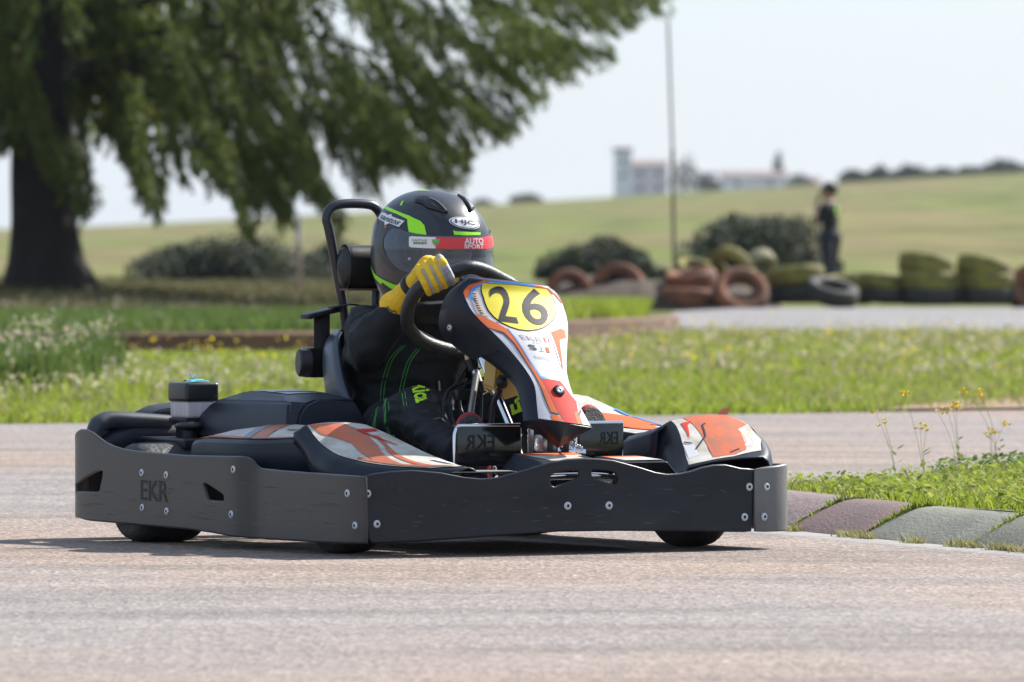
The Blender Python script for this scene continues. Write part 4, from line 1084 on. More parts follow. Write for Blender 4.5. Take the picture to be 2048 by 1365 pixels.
lettering('cut_lettering', 'EKR', [(-0.373, 0.124), (-0.202, 0.121), (-0.373, 0.180), (-0.202, 0.179)], lambda x, z: rs(x, z, 0.0010), KINK, rsp, bold=0.008)
# fine dark scratches along the side bumper
bm = bmesh.new()
rng = random.Random(4)
for _ in range(26):
    x = rng.uniform(-0.75, 0.75); z = rng.uniform(0.07, 0.19); l = rng.uniform(0.03, 0.14); s = rng.uniform(-0.06, 0.02)
    if any(in_poly(x + l * k / 4, z, H) for H in (H1, H2) for k in range(5)): continue
    w = rng.uniform(0.0006, 0.0014)
    a = [rs(x + l * k / 5, z + s * l * k / 5 + w * (1 - abs(k - 2.5) / 2.5), 0.0012) for k in range(6)]; b_ = [rs(x + l * k / 5, z + s * l * k / 5 - w * (1 - abs(k - 2.5) / 2.5), 0.0012) for k in range(6)]
    va = [bm.verts.new(p) for p in a]; vb = [bm.verts.new(p) for p in b_]
    for k in range(5): bm.faces.new((va[k], va[k + 1], vb[k + 1], vb[k]))
sc_ = bmobj('scratch', bm, KINK, rsp); sc_['kind'] = 'stuff'
SCUFF = mat('pale scuff', (0.15, 0.15, 0.155), 0.6); RUB = mat('brown rub mark', (0.055, 0.044, 0.038), 0.6)
def scuffs(parent, fn, boxes, n, seed, material, lw, slope, holes):
    rng = random.Random(seed); bm = bmesh.new()
    for _ in range(n):
        a0, a1, z0, z1 = rng.choice(boxes); x = rng.uniform(a0, a1); z = rng.uniform(z0, z1); l = rng.uniform(*lw[0]); w = rng.uniform(*lw[1]); s = rng.uniform(*slope)
        if any(in_poly(x + l * k / 6, z + s * l * k / 6, H) for H in holes for k in range(7)): continue
        va, vb = [], []
        for k in range(7):
            e = w * (1 - abs(k - 3) / 3.2) * rng.uniform(0.5, 1.0); zz = z + s * l * k / 6 + rng.uniform(-0.3, 0.3) * w
            va.append(bm.verts.new(fn(x + l * k / 6, zz + e, 0.0005))); vb.append(bm.verts.new(fn(x + l * k / 6, zz - e, 0.0005)))
        for k in range(6): bm.faces.new((va[k], va[k + 1], vb[k + 1], vb[k]))
    o = bmobj('scuff', bm, material, parent); o['kind'] = 'stuff'
scuffs(fbp, fb, [(-0.62, 0.45, 0.07, 0.20)], 26, 1, SCUFF, ((0.008, 0.06), (0.0002, 0.0006)), (-0.5, 0.3), [SLOT1, SLOT2])
scuffs(fbp, fb, [(-0.6, 0.4, 0.075, 0.17)], 14, 2, RUB, ((0.015, 0.06), (0.0008, 0.003)), (-0.15, 0.15), [SLOT1, SLOT2])
scuffs(rsp, rs, [(-0.80, 0.75, 0.07, 0.20), (0.3, 0.8, 0.06, 0.14)], 50, 3, SCUFF, ((0.01, 0.10), (0.0002, 0.0007)), (-0.12, 0.05), [H1, H2])
scuffs(rsp, rs, [(-0.80, 0.7, 0.07, 0.18)], 24, 4, RUB, ((0.03, 0.12), (0.0008, 0.003)), (-0.06, 0.02), [H1, H2])
scuffs(rsp, rs, [(0.3, 0.7, 0.09, 0.15)], 8, 5, KINK, ((0.03, 0.12), (0.0005, 0.0012)), (-0.08, -0.02), [H1, H2])
# ---- left side bumper: wraps the front left corner and runs back
LS = smooth_path([(0.862, 0.562, 0), (0.862, 0.61, 0), (0.852, 0.650, 0), (0.825, 0.682, 0), (0.77, 0.695, 0), (0.6, 0.70, 0), (0.2, 0.70, 0), (-0.3, 0.71, 0), (-0.7, 0.71, 0), (-0.84, 0.68, 0), (-0.88, 0.60, 0)], 8)
SL = [0.0]
for a, b_ in zip(LS, LS[1:]): SL.append(SL[-1] + (b_ - a).length)
def ls(s, z, off=0.0):
    s = max(0, min(SL[-1] - 1e-6, s)); i = max(k for k in range(len(SL)) if SL[k] <= s); i = min(i, len(LS) - 2)
    t = (s - SL[i]) / (SL[i + 1] - SL[i]); p = LS[i].lerp(LS[i + 1], t); d = (LS[i + 1] - LS[i]).normalized()
    return (p.x + d.y * off, p.y - d.x * off, z)
lsp = sheet_obj('side_bumper', [(0, 0.219), (0.04, 0.224), (0.10, 0.229), (0.2, 0.229), (0.45, 0.223), (0.8, 0.25), (1.35, 0.255), (1.6, 0.30), (1.72, 0.30), (SL[-1], 0.26), (SL[-1], 0.08), (1.7, 0.062), (0.9, 0.055), (0.3, 0.055), (0.0, 0.055)], ls, mat('worn bumper plastic lightened as sunlit', (0.12, 0.118, 0.115), 0.42, col2=(0.18, 0.175, 0.165), nscale=6, mix=(0.35, 0.7), bump=0.06, bscale=50), kart, [], 0.024, out=(0, 1, 0), bead=0.006)  # worn grey plastic, lightened in colour to stand for sun on the corner
for s, z in [(0.032, 0.174), (0.024, 0.091)]: screw(lsp, ls(s, z, 0.0008), (1, 0.25, 0))
# ---- rear bumper
def shell_box(name, rows, parent, material, angle=40): return grid_obj(name, rows, material, parent, angle=angle)
rb_rows = []
for i in range(25):
    y = 0.66 - 1.32 * i / 24; e = max(0, abs(y) - 0.52) / 0.14; hgt = 0.328 + 0.004 * math.cos(y * 3); drop = 0.045 * e ** 2; bk = 0.05 * e ** 2
    rb_rows.append([(-0.93 + bk, y, 0.10), (-0.945 + bk, y, 0.20), (-0.935 + bk, y, 0.29 - drop), (-0.905 + bk, y, hgt - 0.018 - drop), (-0.86 + bk * .6, y, hgt - drop), (-0.80, y, hgt + 0.003 - drop), (-0.765, y, hgt - 0.012 - drop), (-0.755, y, hgt - 0.04 - drop), (-0.765, y, hgt - 0.065 - drop)])
grid_obj('rear_bumper', rb_rows, NAVY, kart, angle=50, thick=0.006, out=(-1, 0, 1))
REARP = mat('dusty rear plastic', (0.045, 0.047, 0.055), 0.42, col2=(0.03, 0.032, 0.04), nscale=5)
# wheel arch hoops at both rear corners: the near one shows its rounded grey end
for s, lab in ((-1, 'near'), (1, 'far')):
    pts = [(-0.775, -0.668, 0.255), (-0.78, -0.662, 0.295), (-0.785, -0.645, 0.325), (-0.79, -0.61, 0.338), (-0.785, -0.55, 0.337), (-0.78, -0.42, 0.330)]
    tube_obj('rear_arch', [(x, y * -s, z) for x, y, z in pts], [0.016, 0.022, 0.027, 0.027, 0.025, 0.022], REARP, kart, n=14)
# raised rear spoiler lip behind the engine
grid_obj('rear_cowl', [[(-0.93, y, 0.33), (-0.92, y, z_ - 0.01), (-0.87, y, z_), (-0.80, y, z_ - 0.01), (-0.78, y, 0.33)] for y, z_ in [(-0.50, 0.352), (-0.44, 0.378), (-0.34, 0.390), (-0.2, 0.394), (0, 0.394), (0.3, 0.39), (0.45, 0.372), (0.5, 0.352)]], BLACK, kart, angle=40, thick=0.004)

# ---- wheels
def wheel(name, p, R_, W_, yaw=0.0, label=None, rr=0.54):
    w = empty(name); w.parent = kart; w.location = p; w.rotation_euler = (0, 0, yaw)
    if label: w['label'] = label
    h = W_ / 2; prof = [(R_ * (rr - 0.02), -h * 0.86), (R_ * (rr + 0.08), -h * 0.98), (R_ * 0.80, -h), (R_ * 0.93, -h * 0.93), (R_ * 0.985, -h * 0.78), (R_, -h * 0.55), (R_ * 1.002, 0), (R_, h * 0.55), (R_ * 0.985, h * 0.78), (R_ * 0.93, h * 0.93), (R_ * 0.80, h), (R_ * (rr + 0.08), h * 0.98), (R_ * (rr - 0.02), h * 0.86)]
    lathe_obj('tyre', prof, (0, 0, 0), (0, 1, 0), RUBBER, w, 44, 60)
    r2 = R_ * rr
    rim = lathe_obj('rim', [(0.02, -h * 0.35), (r2 * 0.55, -h * 0.38), (r2 * 0.8, -h * 0.55), (r2 * 0.86, -h * 0.82), (r2 * 1.0, -h * 0.93), (r2 * 1.03, -h * 0.86), (r2 * 0.9, -h * 0.6), (r2 * 0.9, h * 0.6), (r2 * 1.03, h * 0.86), (r2 * 1.0, h * 0.93), (r2 * 0.86, h * 0.82), (r2 * 0.8, h * 0.5), (0.02, h * 0.4)], (0, 0, 0), (0, 1, 0), ALU, w, 28, 30)
    for k in range(3):
        a = 2 * math.pi * k / 3 + 0.4
        sc = bpy.data.objects.new('wheel_nut', screw_me); C.objects.link(sc); sc.parent = w; sc.location = (0.033 * math.cos(a), -h * 0.39, 0.033 * math.sin(a)); sc.rotation_euler = (0, 0, -math.pi / 2); sc.scale = (0.9,) * 3
    return w
wheel('wheel', (0.525, -0.540, 0.132), 0.132, 0.125, math.radians(6), 'front right wheel, partly under its fender', 0.64)
wheel('wheel', (0.53, 0.54, 0.133), 0.133, 0.125, math.radians(9), 'front left wheel below the bumper')
wheel('wheel', (-0.53, -0.575, 0.140), 0.140, 0.205, 0, 'wide rear right wheel below the side bumper')
wheel('wheel', (-0.53, 0.585, 0.140), 0.140, 0.205, 0, 'wide rear left wheel mostly hidden')
tube_obj('rear_axle', [(-0.53, -0.5, 0.14), (-0.53, 0.5, 0.14)], 0.022, DARKST, kart, k=1)
tube_obj('front_axle', [(0.52, -0.47, 0.13), (0.55, -0.25, 0.10), (0.55, 0.25, 0.10), (0.52, 0.47, 0.13)], 0.016, DARKST, kart, k=4)

# ---- frame tubes and floor tray
box_obj('floor_tray', (0.30, 0.02, 0.066), (0.94, 0.60, 0.006), ALU, kart, bevel=0.002)
for s in (-1, 1):
    tube_obj('frame_tube', [(0.86, 0.20 * s, 0.09), (0.6, 0.30 * s, 0.085), (0.2, 0.32 * s, 0.085), (-0.3, 0.30 * s, 0.085), (-0.75, 0.30 * s, 0.10)], 0.016, DARKST, kart)
    tube_obj('bumper_stay', [(-0.60, 0.30 * s, 0.10), (-0.62, 0.5 * s, 0.09), (-0.62, 0.69 * s, 0.10)], 0.013, DARKST, kart)
    tube_obj('bumper_stay', [(0.15, 0.31 * s, 0.09), (0.15, 0.5 * s, 0.10), (0.14, 0.695 * s, 0.12)], 0.013, DARKST, kart)
    tube_obj('bumper_stay', [(0.55, 0.25 * s, 0.09), (0.78, 0.12 * s, 0.11), (0.886, 0.07 * s, 0.13)], 0.013, DARKST, kart)
tube_obj('front_bar', [(0.70, -0.16, 0.10), (0.80, -0.15, 0.20), (0.845, -0.09, 0.212), (0.845, 0.10, 0.212), (0.80, 0.17, 0.20), (0.70, 0.18, 0.10)], 0.012, CHROME, kart)

# ---- front right fender
def fender(name, fn, rows_def, label, side):
    rows_ = []; t0_, t1_ = rows_def[0][0], rows_def[-1][0]
    for (t, dx, zb, fl, zi) in [(q, *interp(rows_def, q)) for q in sorted({r[0] for r in rows_def} | {t0_ + (t1_ - t0_) * k / 36 for k in range(37)})]:
        o = fn(0.0 if side < 0 else 1.0, t); i_ = fn(1.0 if side < 0 else 0.0, t)
        out = (o[0] + dx, o[1] + side * (0.012 + fl), zb); outm = (o[0] + dx * .6, o[1] + side * 0.018, (zb + o[2]) / 2 + 0.005); oe = (o[0] + dx * .15, o[1] + side * 0.011, o[2] - 0.012)
        top = [fn(s, t) for s in ([0.02 + 0.08 * k for k in range(13)] if side < 0 else [0.98 - 0.08 * k for k in range(13)])]
        ie = (i_[0] + dx * .1, i_[1] - side * 0.008, i_[2] - 0.010); im = (i_[0] + dx * .4, i_[1] - side * (0.03 + fl), (i_[2] + zi) / 2 + 0.01); ib = (i_[0] + dx * .5, i_[1] - side * (0.05 + fl * 2), zi)
        rows_.append([out, outm, oe] + top + [ie, im, ib])
    f = grid_obj(name, rows_, NAVY, kart, angle=55, thick=0.004, out=(0.3, 0, 1))
    f['label'] = label
    return f
fR = fender('fender', fend_r, [(0.0, -0.035, 0.297, 0, 0.30), (0.06, -0.025, 0.285, 0, 0.26), (0.15, -0.01, 0.262, 0, 0.22), (0.25, 0.0, 0.225, 0.002, 0.2), (0.35, 0.0, 0.195, 0.004, 0.2), (0.45, 0, 0.185, 0.006, 0.2), (0.6, 0.005, 0.18, 0.01, 0.19), (0.72, 0.005, 0.18, 0.01, 0.19), (0.85, 0.0, 0.18, 0.01, 0.19), (1.0, 0.0, 0.18, 0.0, 0.19)], 'front right fender, long slope with scuffed orange and white stickers', -1)
def dec(name, poly, fn, material, parent, off, step):
    o = sheet_obj(name, poly, lambda s, t: fn(s, t, off), material, parent, [], step)
    return o
RO = 0.0020
dec('sticker', [(0.06, 0.012), (0.93, 0.03), (0.97, 0.20), (0.97, 0.45), (0.96, 0.70), (0.93, 0.93), (0.40, 0.96), (0.12, 0.90), (0.06, 0.70), (0.05, 0.50), (0.05, 0.3), (0.05, 0.15)], fend_r, S_WDIRTY, fR, RO, (0.12, 0.05))
dec('sticker', [(0.08, 0.02), (0.58, 0.05), (0.66, 0.18), (0.62, 0.30), (0.56, 0.44), (0.34, 0.66), (0.20, 0.78), (0.16, 0.66), (0.28, 0.50), (0.34, 0.36), (0.26, 0.26), (0.13, 0.17)], fend_r, S_ODIRTY, fR, RO * 1.8, (0.12, 0.05))
dec('sticker', [(0.72, 0.24), (0.78, 0.25), (0.62, 0.52), (0.40, 0.80), (0.28, 0.91), (0.24, 0.86), (0.46, 0.62), (0.62, 0.44)], fend_r, S_ODIRTY, fR, RO * 1.8, (0.12, 0.05))
dec('sticker', [(0.60, 0.16), (0.88, 0.13), (0.90, 0.16), (0.66, 0.20), (0.80, 0.42), (0.77, 0.42), (0.62, 0.22)], fend_r, S_RED, fR, RO * 2.6, (0.12, 0.05))
dec('sticker', [(0.08, 0.60), (0.14, 0.58), (0.20, 0.80), (0.42, 0.93), (0.40, 0.955), (0.14, 0.88)], fend_r, S_ODIRTY, fR, RO * 1.8, (0.12, 0.05))
dec('torn_patch', [(0.70, 0.74), (0.86, 0.70), (0.88, 0.82), (0.80, 0.88), (0.72, 0.84)], fend_r, S_WHITE, fR, RO * 2.6, (0.12, 0.05))
# ---- front left fender
fL = fender('fender', fend_l, [(-0.3, -0.18, 0.20, 0.0, 0.22), (-0.02, -0.07, 0.22, 0.0, 0.24), (0.0, 0.0, 0.22, 0.0, 0.22), (0.12, 0.0, 0.21, 0.0, 0.205), (0.25, 0.0, 0.20, 0.0, 0.20), (0.5, 0.0, 0.18, 0.0, 0.195), (0.75, 0.0, 0.17, 0.0, 0.19), (0.9, 0.0, 0.17, 0.0, 0.185), (1.0, 0.01, 0.17, 0.0, 0.18)], 'front left fender with steep orange and white face and curled corner', 1)
# rear half of the left fender, lower
grid_obj('fender_tail', [[(x, 0.385, 0.16), (x, 0.395, z_ - 0.02), (x, 0.42, z_), (x, 0.5, z_ + 0.006), (x, 0.60, z_ + 0.004), (x, 0.63, z_ - 0.03), (x, 0.635, 0.2)] for x, z_ in [(0.36, 0.285), (0.40, 0.305), (0.48, 0.318), (0.56, 0.333), (0.60, 0.340)]], NAVY, fL, angle=55, thick=0.004, out=(0, 0, 1))
LO = 0.0013
dec('sticker', [(0.02, 0.02), (0.95, 0.015), (0.985, 0.30), (0.965, 0.60), (0.92, 0.84), (0.60, 0.955), (0.25, 0.965), (0.03, 0.96)], fend_l, S_WDIRTY, fL, LO, (0.12, 0.12))
dec('sticker', [(0.20, 0.025), (0.93, 0.02), (0.96, 0.30), (0.76, 0.42), (0.78, 0.55), (0.74, 0.84), (0.62, 0.92), (0.34, 0.93), (0.28, 0.60)], fend_l, S_ODIRTY, fL, LO * 1.8, (0.12, 0.12))
dec('sticker', [(0.09, 0.22), (0.26, 0.20), (0.16, 0.30), (0.12, 0.58)], fend_l, S_RED, fL, LO * 2.6, (0.12, 0.12))
dec('torn_patch', [(0.03, 0.66), (0.16, 0.68), (0.18, 0.86), (0.05, 0.88)], fend_l, S_WHITE, fL, LO * 1.8, (0.12, 0.12))
for a, b_ in [((0.16, 0.76), (0.31, 0.56)), ((0.31, 0.56), (0.34, 0.34)), ((0.34, 0.34), (0.40, 0.30)), ((0.55, 0.88), (0.66, 0.82)), ((0.04, 0.62), (0.13, 0.66))]:
    dx, dy = b_[0] - a[0], b_[1] - a[1]; l = math.hypot(dx, dy); nx_, ny_ = -dy / l * 0.010, dx / l * 0.010
    dec('crack', [(a[0] + nx_, a[1] + ny_), (b_[0] + nx_, b_[1] + ny_), (b_[0] - nx_, b_[1] - ny_), (a[0] - nx_, a[1] - ny_)], fend_l, S_NAVY, fL, LO * 3, (0.12, 0.12))
dec('sticker', [(0.76, 0.50), (0.86, 0.46), (0.84, 0.72), (0.74, 0.78)], fend_l, S_TAN, fL, LO * 1.8, (0.12, 0.12))
cc = fend_l(0.78, 0.03, 0.004); pyobj('curled_corner', [cc, fend_l(0.93, 0.04, 0.004), (cc[0] - 0.005, cc[1] + 0.045, cc[2] + 0.020), (cc[0] - 0.005, cc[1] + 0.012, cc[2] + 0.013)], [(0, 1, 2, 3)], S_ODIRTY, fL)

# ---- low centre deck of the nose with two humps
def deck(y, t, off=0.0):
    h = 0.0
    def plat(y, a, b_, e): return max(0.0, min(1.0, (y - a) / e, (b_ - y) / e))
    h = 0.055 * plat(y, -0.165, 0.125, 0.05) + 0.044 * plat(y, 0.112, 0.305, 0.03) * (y > 0.118)
    base = 0.215 + 0.012 * (y < -0.15) * min(1, (-0.15 - y) / 0.05)
    x = 0.70 + 0.165 * t
    e = 0.35 if y < 0.118 else 0.2
    return (x + off * 0.3, y, base + h * (1 - e * t) * (1 if t < 0.9 else 0.9) + off)
grid_obj('nose_deck', [[deck(-0.40 + 0.80 * i / 160, k / 16) for k in range(17)] for i in range(161)], NAVY, kart, angle=40, thick=0.004, out=(0, 0, 1))
dk = [o for o in kart.children if o.name.startswith('nose_deck')][0]
DO = 0.0012
for nm, P_, M_ in [('sticker', [(-0.105, 0.04), (0.105, 0.02), (0.105, 0.28), (-0.10, 0.30)], S_ORANGE), ('sticker', [(-0.10, 0.30), (0.105, 0.28), (0.10, 0.92), (-0.07, 0.92)], S_WDIRTY), ('sticker', [(0.155, 0.06), (0.270, 0.04), (0.272, 0.24), (0.155, 0.26)], S_ORANGE), ('sticker', [(0.155, 0.26), (0.272, 0.24), (0.272, 0.9), (0.155, 0.9)], S_WDIRTY), ('sticker', [(-0.38, 0.05), (-0.20, 0.05), (-0.20, 0.3), (-0.38, 0.3)], S_ORANGE), ('sticker', [(-0.38, 0.3), (-0.20, 0.3), (-0.20, 0.95), (-0.38, 0.95)], S_WDIRTY)]:
    dec(nm, P_, deck, M_, dk, DO, (0.04, 0.15))

# ---- nose panel with number 26
rows_ = []
for k in range(81):
    t = k / 80; x, z, w, b_, d = interp(NOSE, t); r = []
    e = min(1.0, 0.35 + t * 8) if t < 0.08 else 1.0
    for s in (-1, 1):
        pass
    L_ = nose_pt(-1, t); R2 = nose_pt(1, t)
    dz = 0.045 * min(1.0, d / 0.19) * (1 if t < 0.5 else 0.4)
    r = [(L_[0] - d * 1.00, L_[1] - 0.012, L_[2] - dz * 0.9), (L_[0] - d * 0.96, L_[1] - 0.017, L_[2] - dz * 0.85), (L_[0] - d * 0.6, L_[1] - 0.016, L_[2] - dz * 0.5), (L_[0] - d * 0.2, L_[1] - 0.010, L_[2] - dz * 0.15), (L_[0] - 0.006, L_[1] - 0.004, L_[2])]
    r += [nose_pt(-0.97 + 1.94 * i / 32, t) for i in range(33)]
    r += [(R2[0] - 0.006, R2[1] + 0.004, R2[2]), (R2[0] - d * 0.2, R2[1] + 0.010, R2[2] - dz * 0.15), (R2[0] - d * 0.6, R2[1] + 0.016, R2[2] - dz * 0.5), (R2[0] - d * 0.96, R2[1] + 0.017, R2[2] - dz * 0.85), (R2[0] - d, R2[1] + 0.012, R2[2] - dz * 0.9)]
    rows_.append(r)
# rounded upper edge
t0 = rows_[0]; rows_.insert(0, [(p[0] - 0.012, p[1] * 0.985, p[2] + 0.004) for p in t0]); rows_.insert(0, [(p[0] - 0.03, p[1] * 0.98, p[2] - 0.002) for p in t0])
# chin below the graphics: beak pointing forward and down
last = rows_[-1]
for f in (0.15, 0.5, 1.0):
    r = []
    for i, p in enumerate(last):
        s = (i - 21) / 21
        r.append((p[0] - 0.03 * f * (1 - abs(s)) * 0.2 - 0.055 * f, p[1] * (1 - 0.16 * f), p[2] - (0.016 + 0.052 * (1 - abs(s))) * f))
    rows_.append(r)
nose = grid_obj('nose_panel', rows_, NAVY, kart, angle=60, thick=0.005, out=(1, 0, 0.3))
nose['label'] = 'upright nose panel with yellow number plate 26'
NO = 0.0011
def nz(poly, material, name='sticker', lay=1.0, step=(0.14, 0.035)): return dec(name, poly, nose_pt, material, nose, NO * lay, step)
nz([(-0.74, 0.008), (0.0, 0.0), (0.80, 0.004), (0.93, 0.05), (0.97, 0.12), (0.985, 0.25), (0.985, 0.40), (0.985, 0.6), (0.985, 0.75), (0.985, 0.9), (0.98, 0.985), (0.0, 0.992), (-0.975, 0.99), (-0.985, 0.9), (-0.985, 0.75), (-0.985, 0.6), (-0.985, 0.45), (-0.985, 0.35), (-0.985, 0.2), (-0.98, 0.12), (-0.94, 0.05)], S_WHITE)
nz([(-0.98, 0.135), (-0.985, 0.10), (-0.93, 0.045), (-0.74, 0.010), (-0.60, 0.006), (-0.60, 0.017), (-0.72, 0.026), (-0.84, 0.064), (-0.91, 0.125)], S_ORANGE, lay=1.8)
nz([(-0.60, 0.017), (-0.60, 0.030), (-0.70, 0.038), (-0.78, 0.070), (-0.86, 0.12), (-0.80, 0.155), (-0.84, 0.165), (-0.91, 0.125), (-0.84, 0.064), (-0.72, 0.026)], S_BLUE, lay=1.9)
nz([(-0.60, 0.006), (0.0, 0.001), (0.55, 0.003), (0.55, 0.016), (0.0, 0.013), (-0.60, 0.017)], S_BLUE, lay=1.8)
nz([(0.55, 0.003), (0.80, 0.006), (0.93, 0.055), (0.96, 0.12), (0.93, 0.12), (0.88, 0.06), (0.78, 0.022), (0.55, 0.016)], S_ORANGE, lay=1.8)
PLATE = [(-0.70, 0.030), (0.0, 0.021), (0.80, 0.026), (0.78, 0.08), (0.73, 0.14), (0.70, 0.20), (0.60, 0.245), (0.477, 0.275), (0.32, 0.305), (0.149, 0.324), (-0.08, 0.338), (-0.3, 0.337), (-0.46, 0.322), (-0.588, 0.294), (-0.65, 0.255), (-0.67, 0.215), (-0.66, 0.16), (-0.645, 0.12), (-0.66, 0.07)]
cx_, cy_ = 0.03, 0.16
nz([(cx_ + (s - cx_) * 1.035, cy_ + (t - cy_) * 1.035) for s, t in PLATE], S_NAVY, 'plate_border', 1.8, (0.08, 0.016))
nz(PLATE, S_YEL, 'number_plate', 2.6, (0.08, 0.016))
lettering('digit', '2', [(-0.610, 0.288), (-0.225, 0.295), (-0.520, 0.042), (-0.09, 0.036)], lambda s, t: nose_pt(s, t, NO * 3.5), S_NAVY, nose, bold=0.012, step=0.05)
lettering('digit', '6', [(-0.05, 0.296), (0.46, 0.292), (0.06, 0.036), (0.66, 0.030)], lambda s, t: nose_pt(s, t, NO * 3.5), S_NAVY, nose, bold=0.012, step=0.05)
nz([(-0.86, 0.085), (-0.71, 0.082), (-0.74, 0.18), (-0.76, 0.267), (-0.83, 0.258), (-0.925, 0.249), (-0.885, 0.16)], S_TAN, 'peeling_label', 1.8)
for k in range(9):
    t = 0.10 + 0.017 * k; nz([(-0.835 - 0.04 * k / 9, t), (-0.775 - 0.04 * k / 9, t), (-0.775 - 0.04 * k / 9, t + 0.008), (-0.835 - 0.04 * k / 9, t + 0.008)], S_NAVY, 'printed_line', 2.6)
nz([(0.80, 0.10), (0.90, 0.115), (0.94, 0.20), (0.95, 0.30), (0.82, 0.29), (0.80, 0.20)], S_TAN, 'peeling_label', 1.8)
# left-hand orange band with blue and navy lines
nz([(-0.985, 0.248), (-0.87, 0.262), (-0.70, 0.300), (-0.56, 0.345), (-0.565, 0.44), (-0.60, 0.59), (-0.555, 0.69), (-0.42, 0.80), (-0.26, 0.93), (-0.53, 0.925), (-0.66, 0.80), (-0.715, 0.72), (-0.725, 0.593), (-0.68, 0.45), (-0.72, 0.37), (-0.985, 0.345)], S_ORANGE, lay=1.8)
nz([(-0.985, 0.352), (-0.985, 0.345), (-0.72, 0.37), (-0.68, 0.45), (-0.725, 0.593), (-0.715, 0.72), (-0.66, 0.80), (-0.53, 0.925), (-0.26, 0.93), (-0.26, 0.943), (-0.56, 0.938), (-0.72, 0.81), (-0.78, 0.72), (-0.785, 0.593), (-0.735, 0.46), (-0.78, 0.385)], S_NAVY, lay=1.9)
nz([(-0.57, 0.338), (-0.54, 0.338), (-0.53, 0.44), (-0.545, 0.56), (-0.46, 0.655), (0.45, 0.648), (0.45, 0.662), (-0.50, 0.674), (-0.60, 0.575), (-0.565, 0.44)], S_BLUE, lay=2.2)
nz([(-0.55, 0.69), (-0.49, 0.676), (0.45, 0.664), (0.62, 0.70), (0.74, 0.74), (0.95, 0.80), (0.78, 0.86), (0.66, 0.92), (0.56, 0.988), (0.0, 0.992), (-0.10, 0.99), (-0.24, 0.93), (-0.40, 0.80)], S_RED, lay=1.8)
nz([(-0.56, 0.945), (-0.27, 0.95), (-0.10, 0.99), (-0.56, 0.99)], S_ORANGE, lay=1.8)
nz([(0.46, 0.90), (0.70, 0.88), (0.62, 0.988), (0.36, 0.99)], S_ORANGE, lay=2.2)
nz([(0.60, 0.91), (0.93, 0.855), (0.93, 0.875), (0.62, 0.93)], S_NAVY, lay=2.4)
nz([(0.70, 0.885), (0.985, 0.84), (0.98, 0.985), (0.62, 0.988)], S_WDIRTY, lay=2.3)
nz([(0.47, 0.338), (0.78, 0.300), (0.89, 0.310), (0.93, 0.360), (0.73, 0.380), (0.74, 0.44), (0.79, 0.55), (0.78, 0.58), (0.70, 0.55), (0.605, 0.47)], S_ORANGE, lay=1.8)
nz([(0.44, 0.338), (0.47, 0.336), (0.61, 0.47), (0.70, 0.55), (0.67, 0.55), (0.57, 0.47)], S_BLUE, lay=2.2)
lettering('printed_name', 'EKR', [(-0.36, 0.408), (0.20, 0.412), (-0.394, 0.377), (0.20, 0.380)], lambda s, t: nose_pt(s, t, NO * 1.9), S_GREY, nose)
lettering('printed_name', 'E1', [(0.26, 0.410), (0.40, 0.412), (0.24, 0.380), (0.40, 0.382)], lambda s, t: nose_pt(s, t, NO * 1.9), S_ORANGE, nose)
lettering('printed_name', 'KARTS', [(-0.10, 0.428), (0.30, 0.430), (-0.10, 0.416), (0.30, 0.418)], lambda s, t: nose_pt(s, t, NO * 1.9), S_GREY, nose)
lettering('printed_name', 'S', [(-0.31, 0.475), (-0.08, 0.477), (-0.32, 0.440), (-0.09, 0.442)], lambda s, t: nose_pt(s, t, NO * 1.9), S_NAVY, nose, bold=0.02)
lettering('printed_name', 'J', [(-0.02, 0.478), (0.16, 0.480), (-0.02, 0.444), (0.16, 0.446)], lambda s, t: nose_pt(s, t, NO * 1.9), S_BLUE, nose, bold=0.02)
lettering('printed_name', '1', [(0.22, 0.480), (0.33, 0.481), (0.22, 0.446), (0.33, 0.447)], lambda s, t: nose_pt(s, t, NO * 1.9), S_ORANGE, nose, bold=0.02)
lettering('printed_name', 'KARTING', [(-0.28, 0.532), (0.34, 0.536), (-0.30, 0.512), (0.34, 0.516)], lambda s, t: nose_pt(s, t, NO * 1.9), S_GREY, nose)
for (p, n_, r) in [(nose_pt(0.109, 0.751, 0.004), (0.85, 0, 0.5), 1.0), ((0.425, -0.160, 0.612), (0.25, -1, 0.1), 0.85)]:
    q = Vector(n_).normalized()
    lathe_obj('rubber_washer', [(0.017 * r, -0.006), (0.017 * r, 0.003), (0.014 * r, 0.005), (0.004, 0.005)], p, n_, BLACK, nose, 20)
    screw(nose, Vector(p) + q * 0.005, n_, 0.85 * r)
# stays holding the nose panel
for s in (0.02, 0.07): tube_obj('nose_stay', [(0.58, s, 0.10), (0.66, s, 0.25), (0.655, s, 0.44), (0.60, s, 0.56)], 0.009, DARKST, kart)

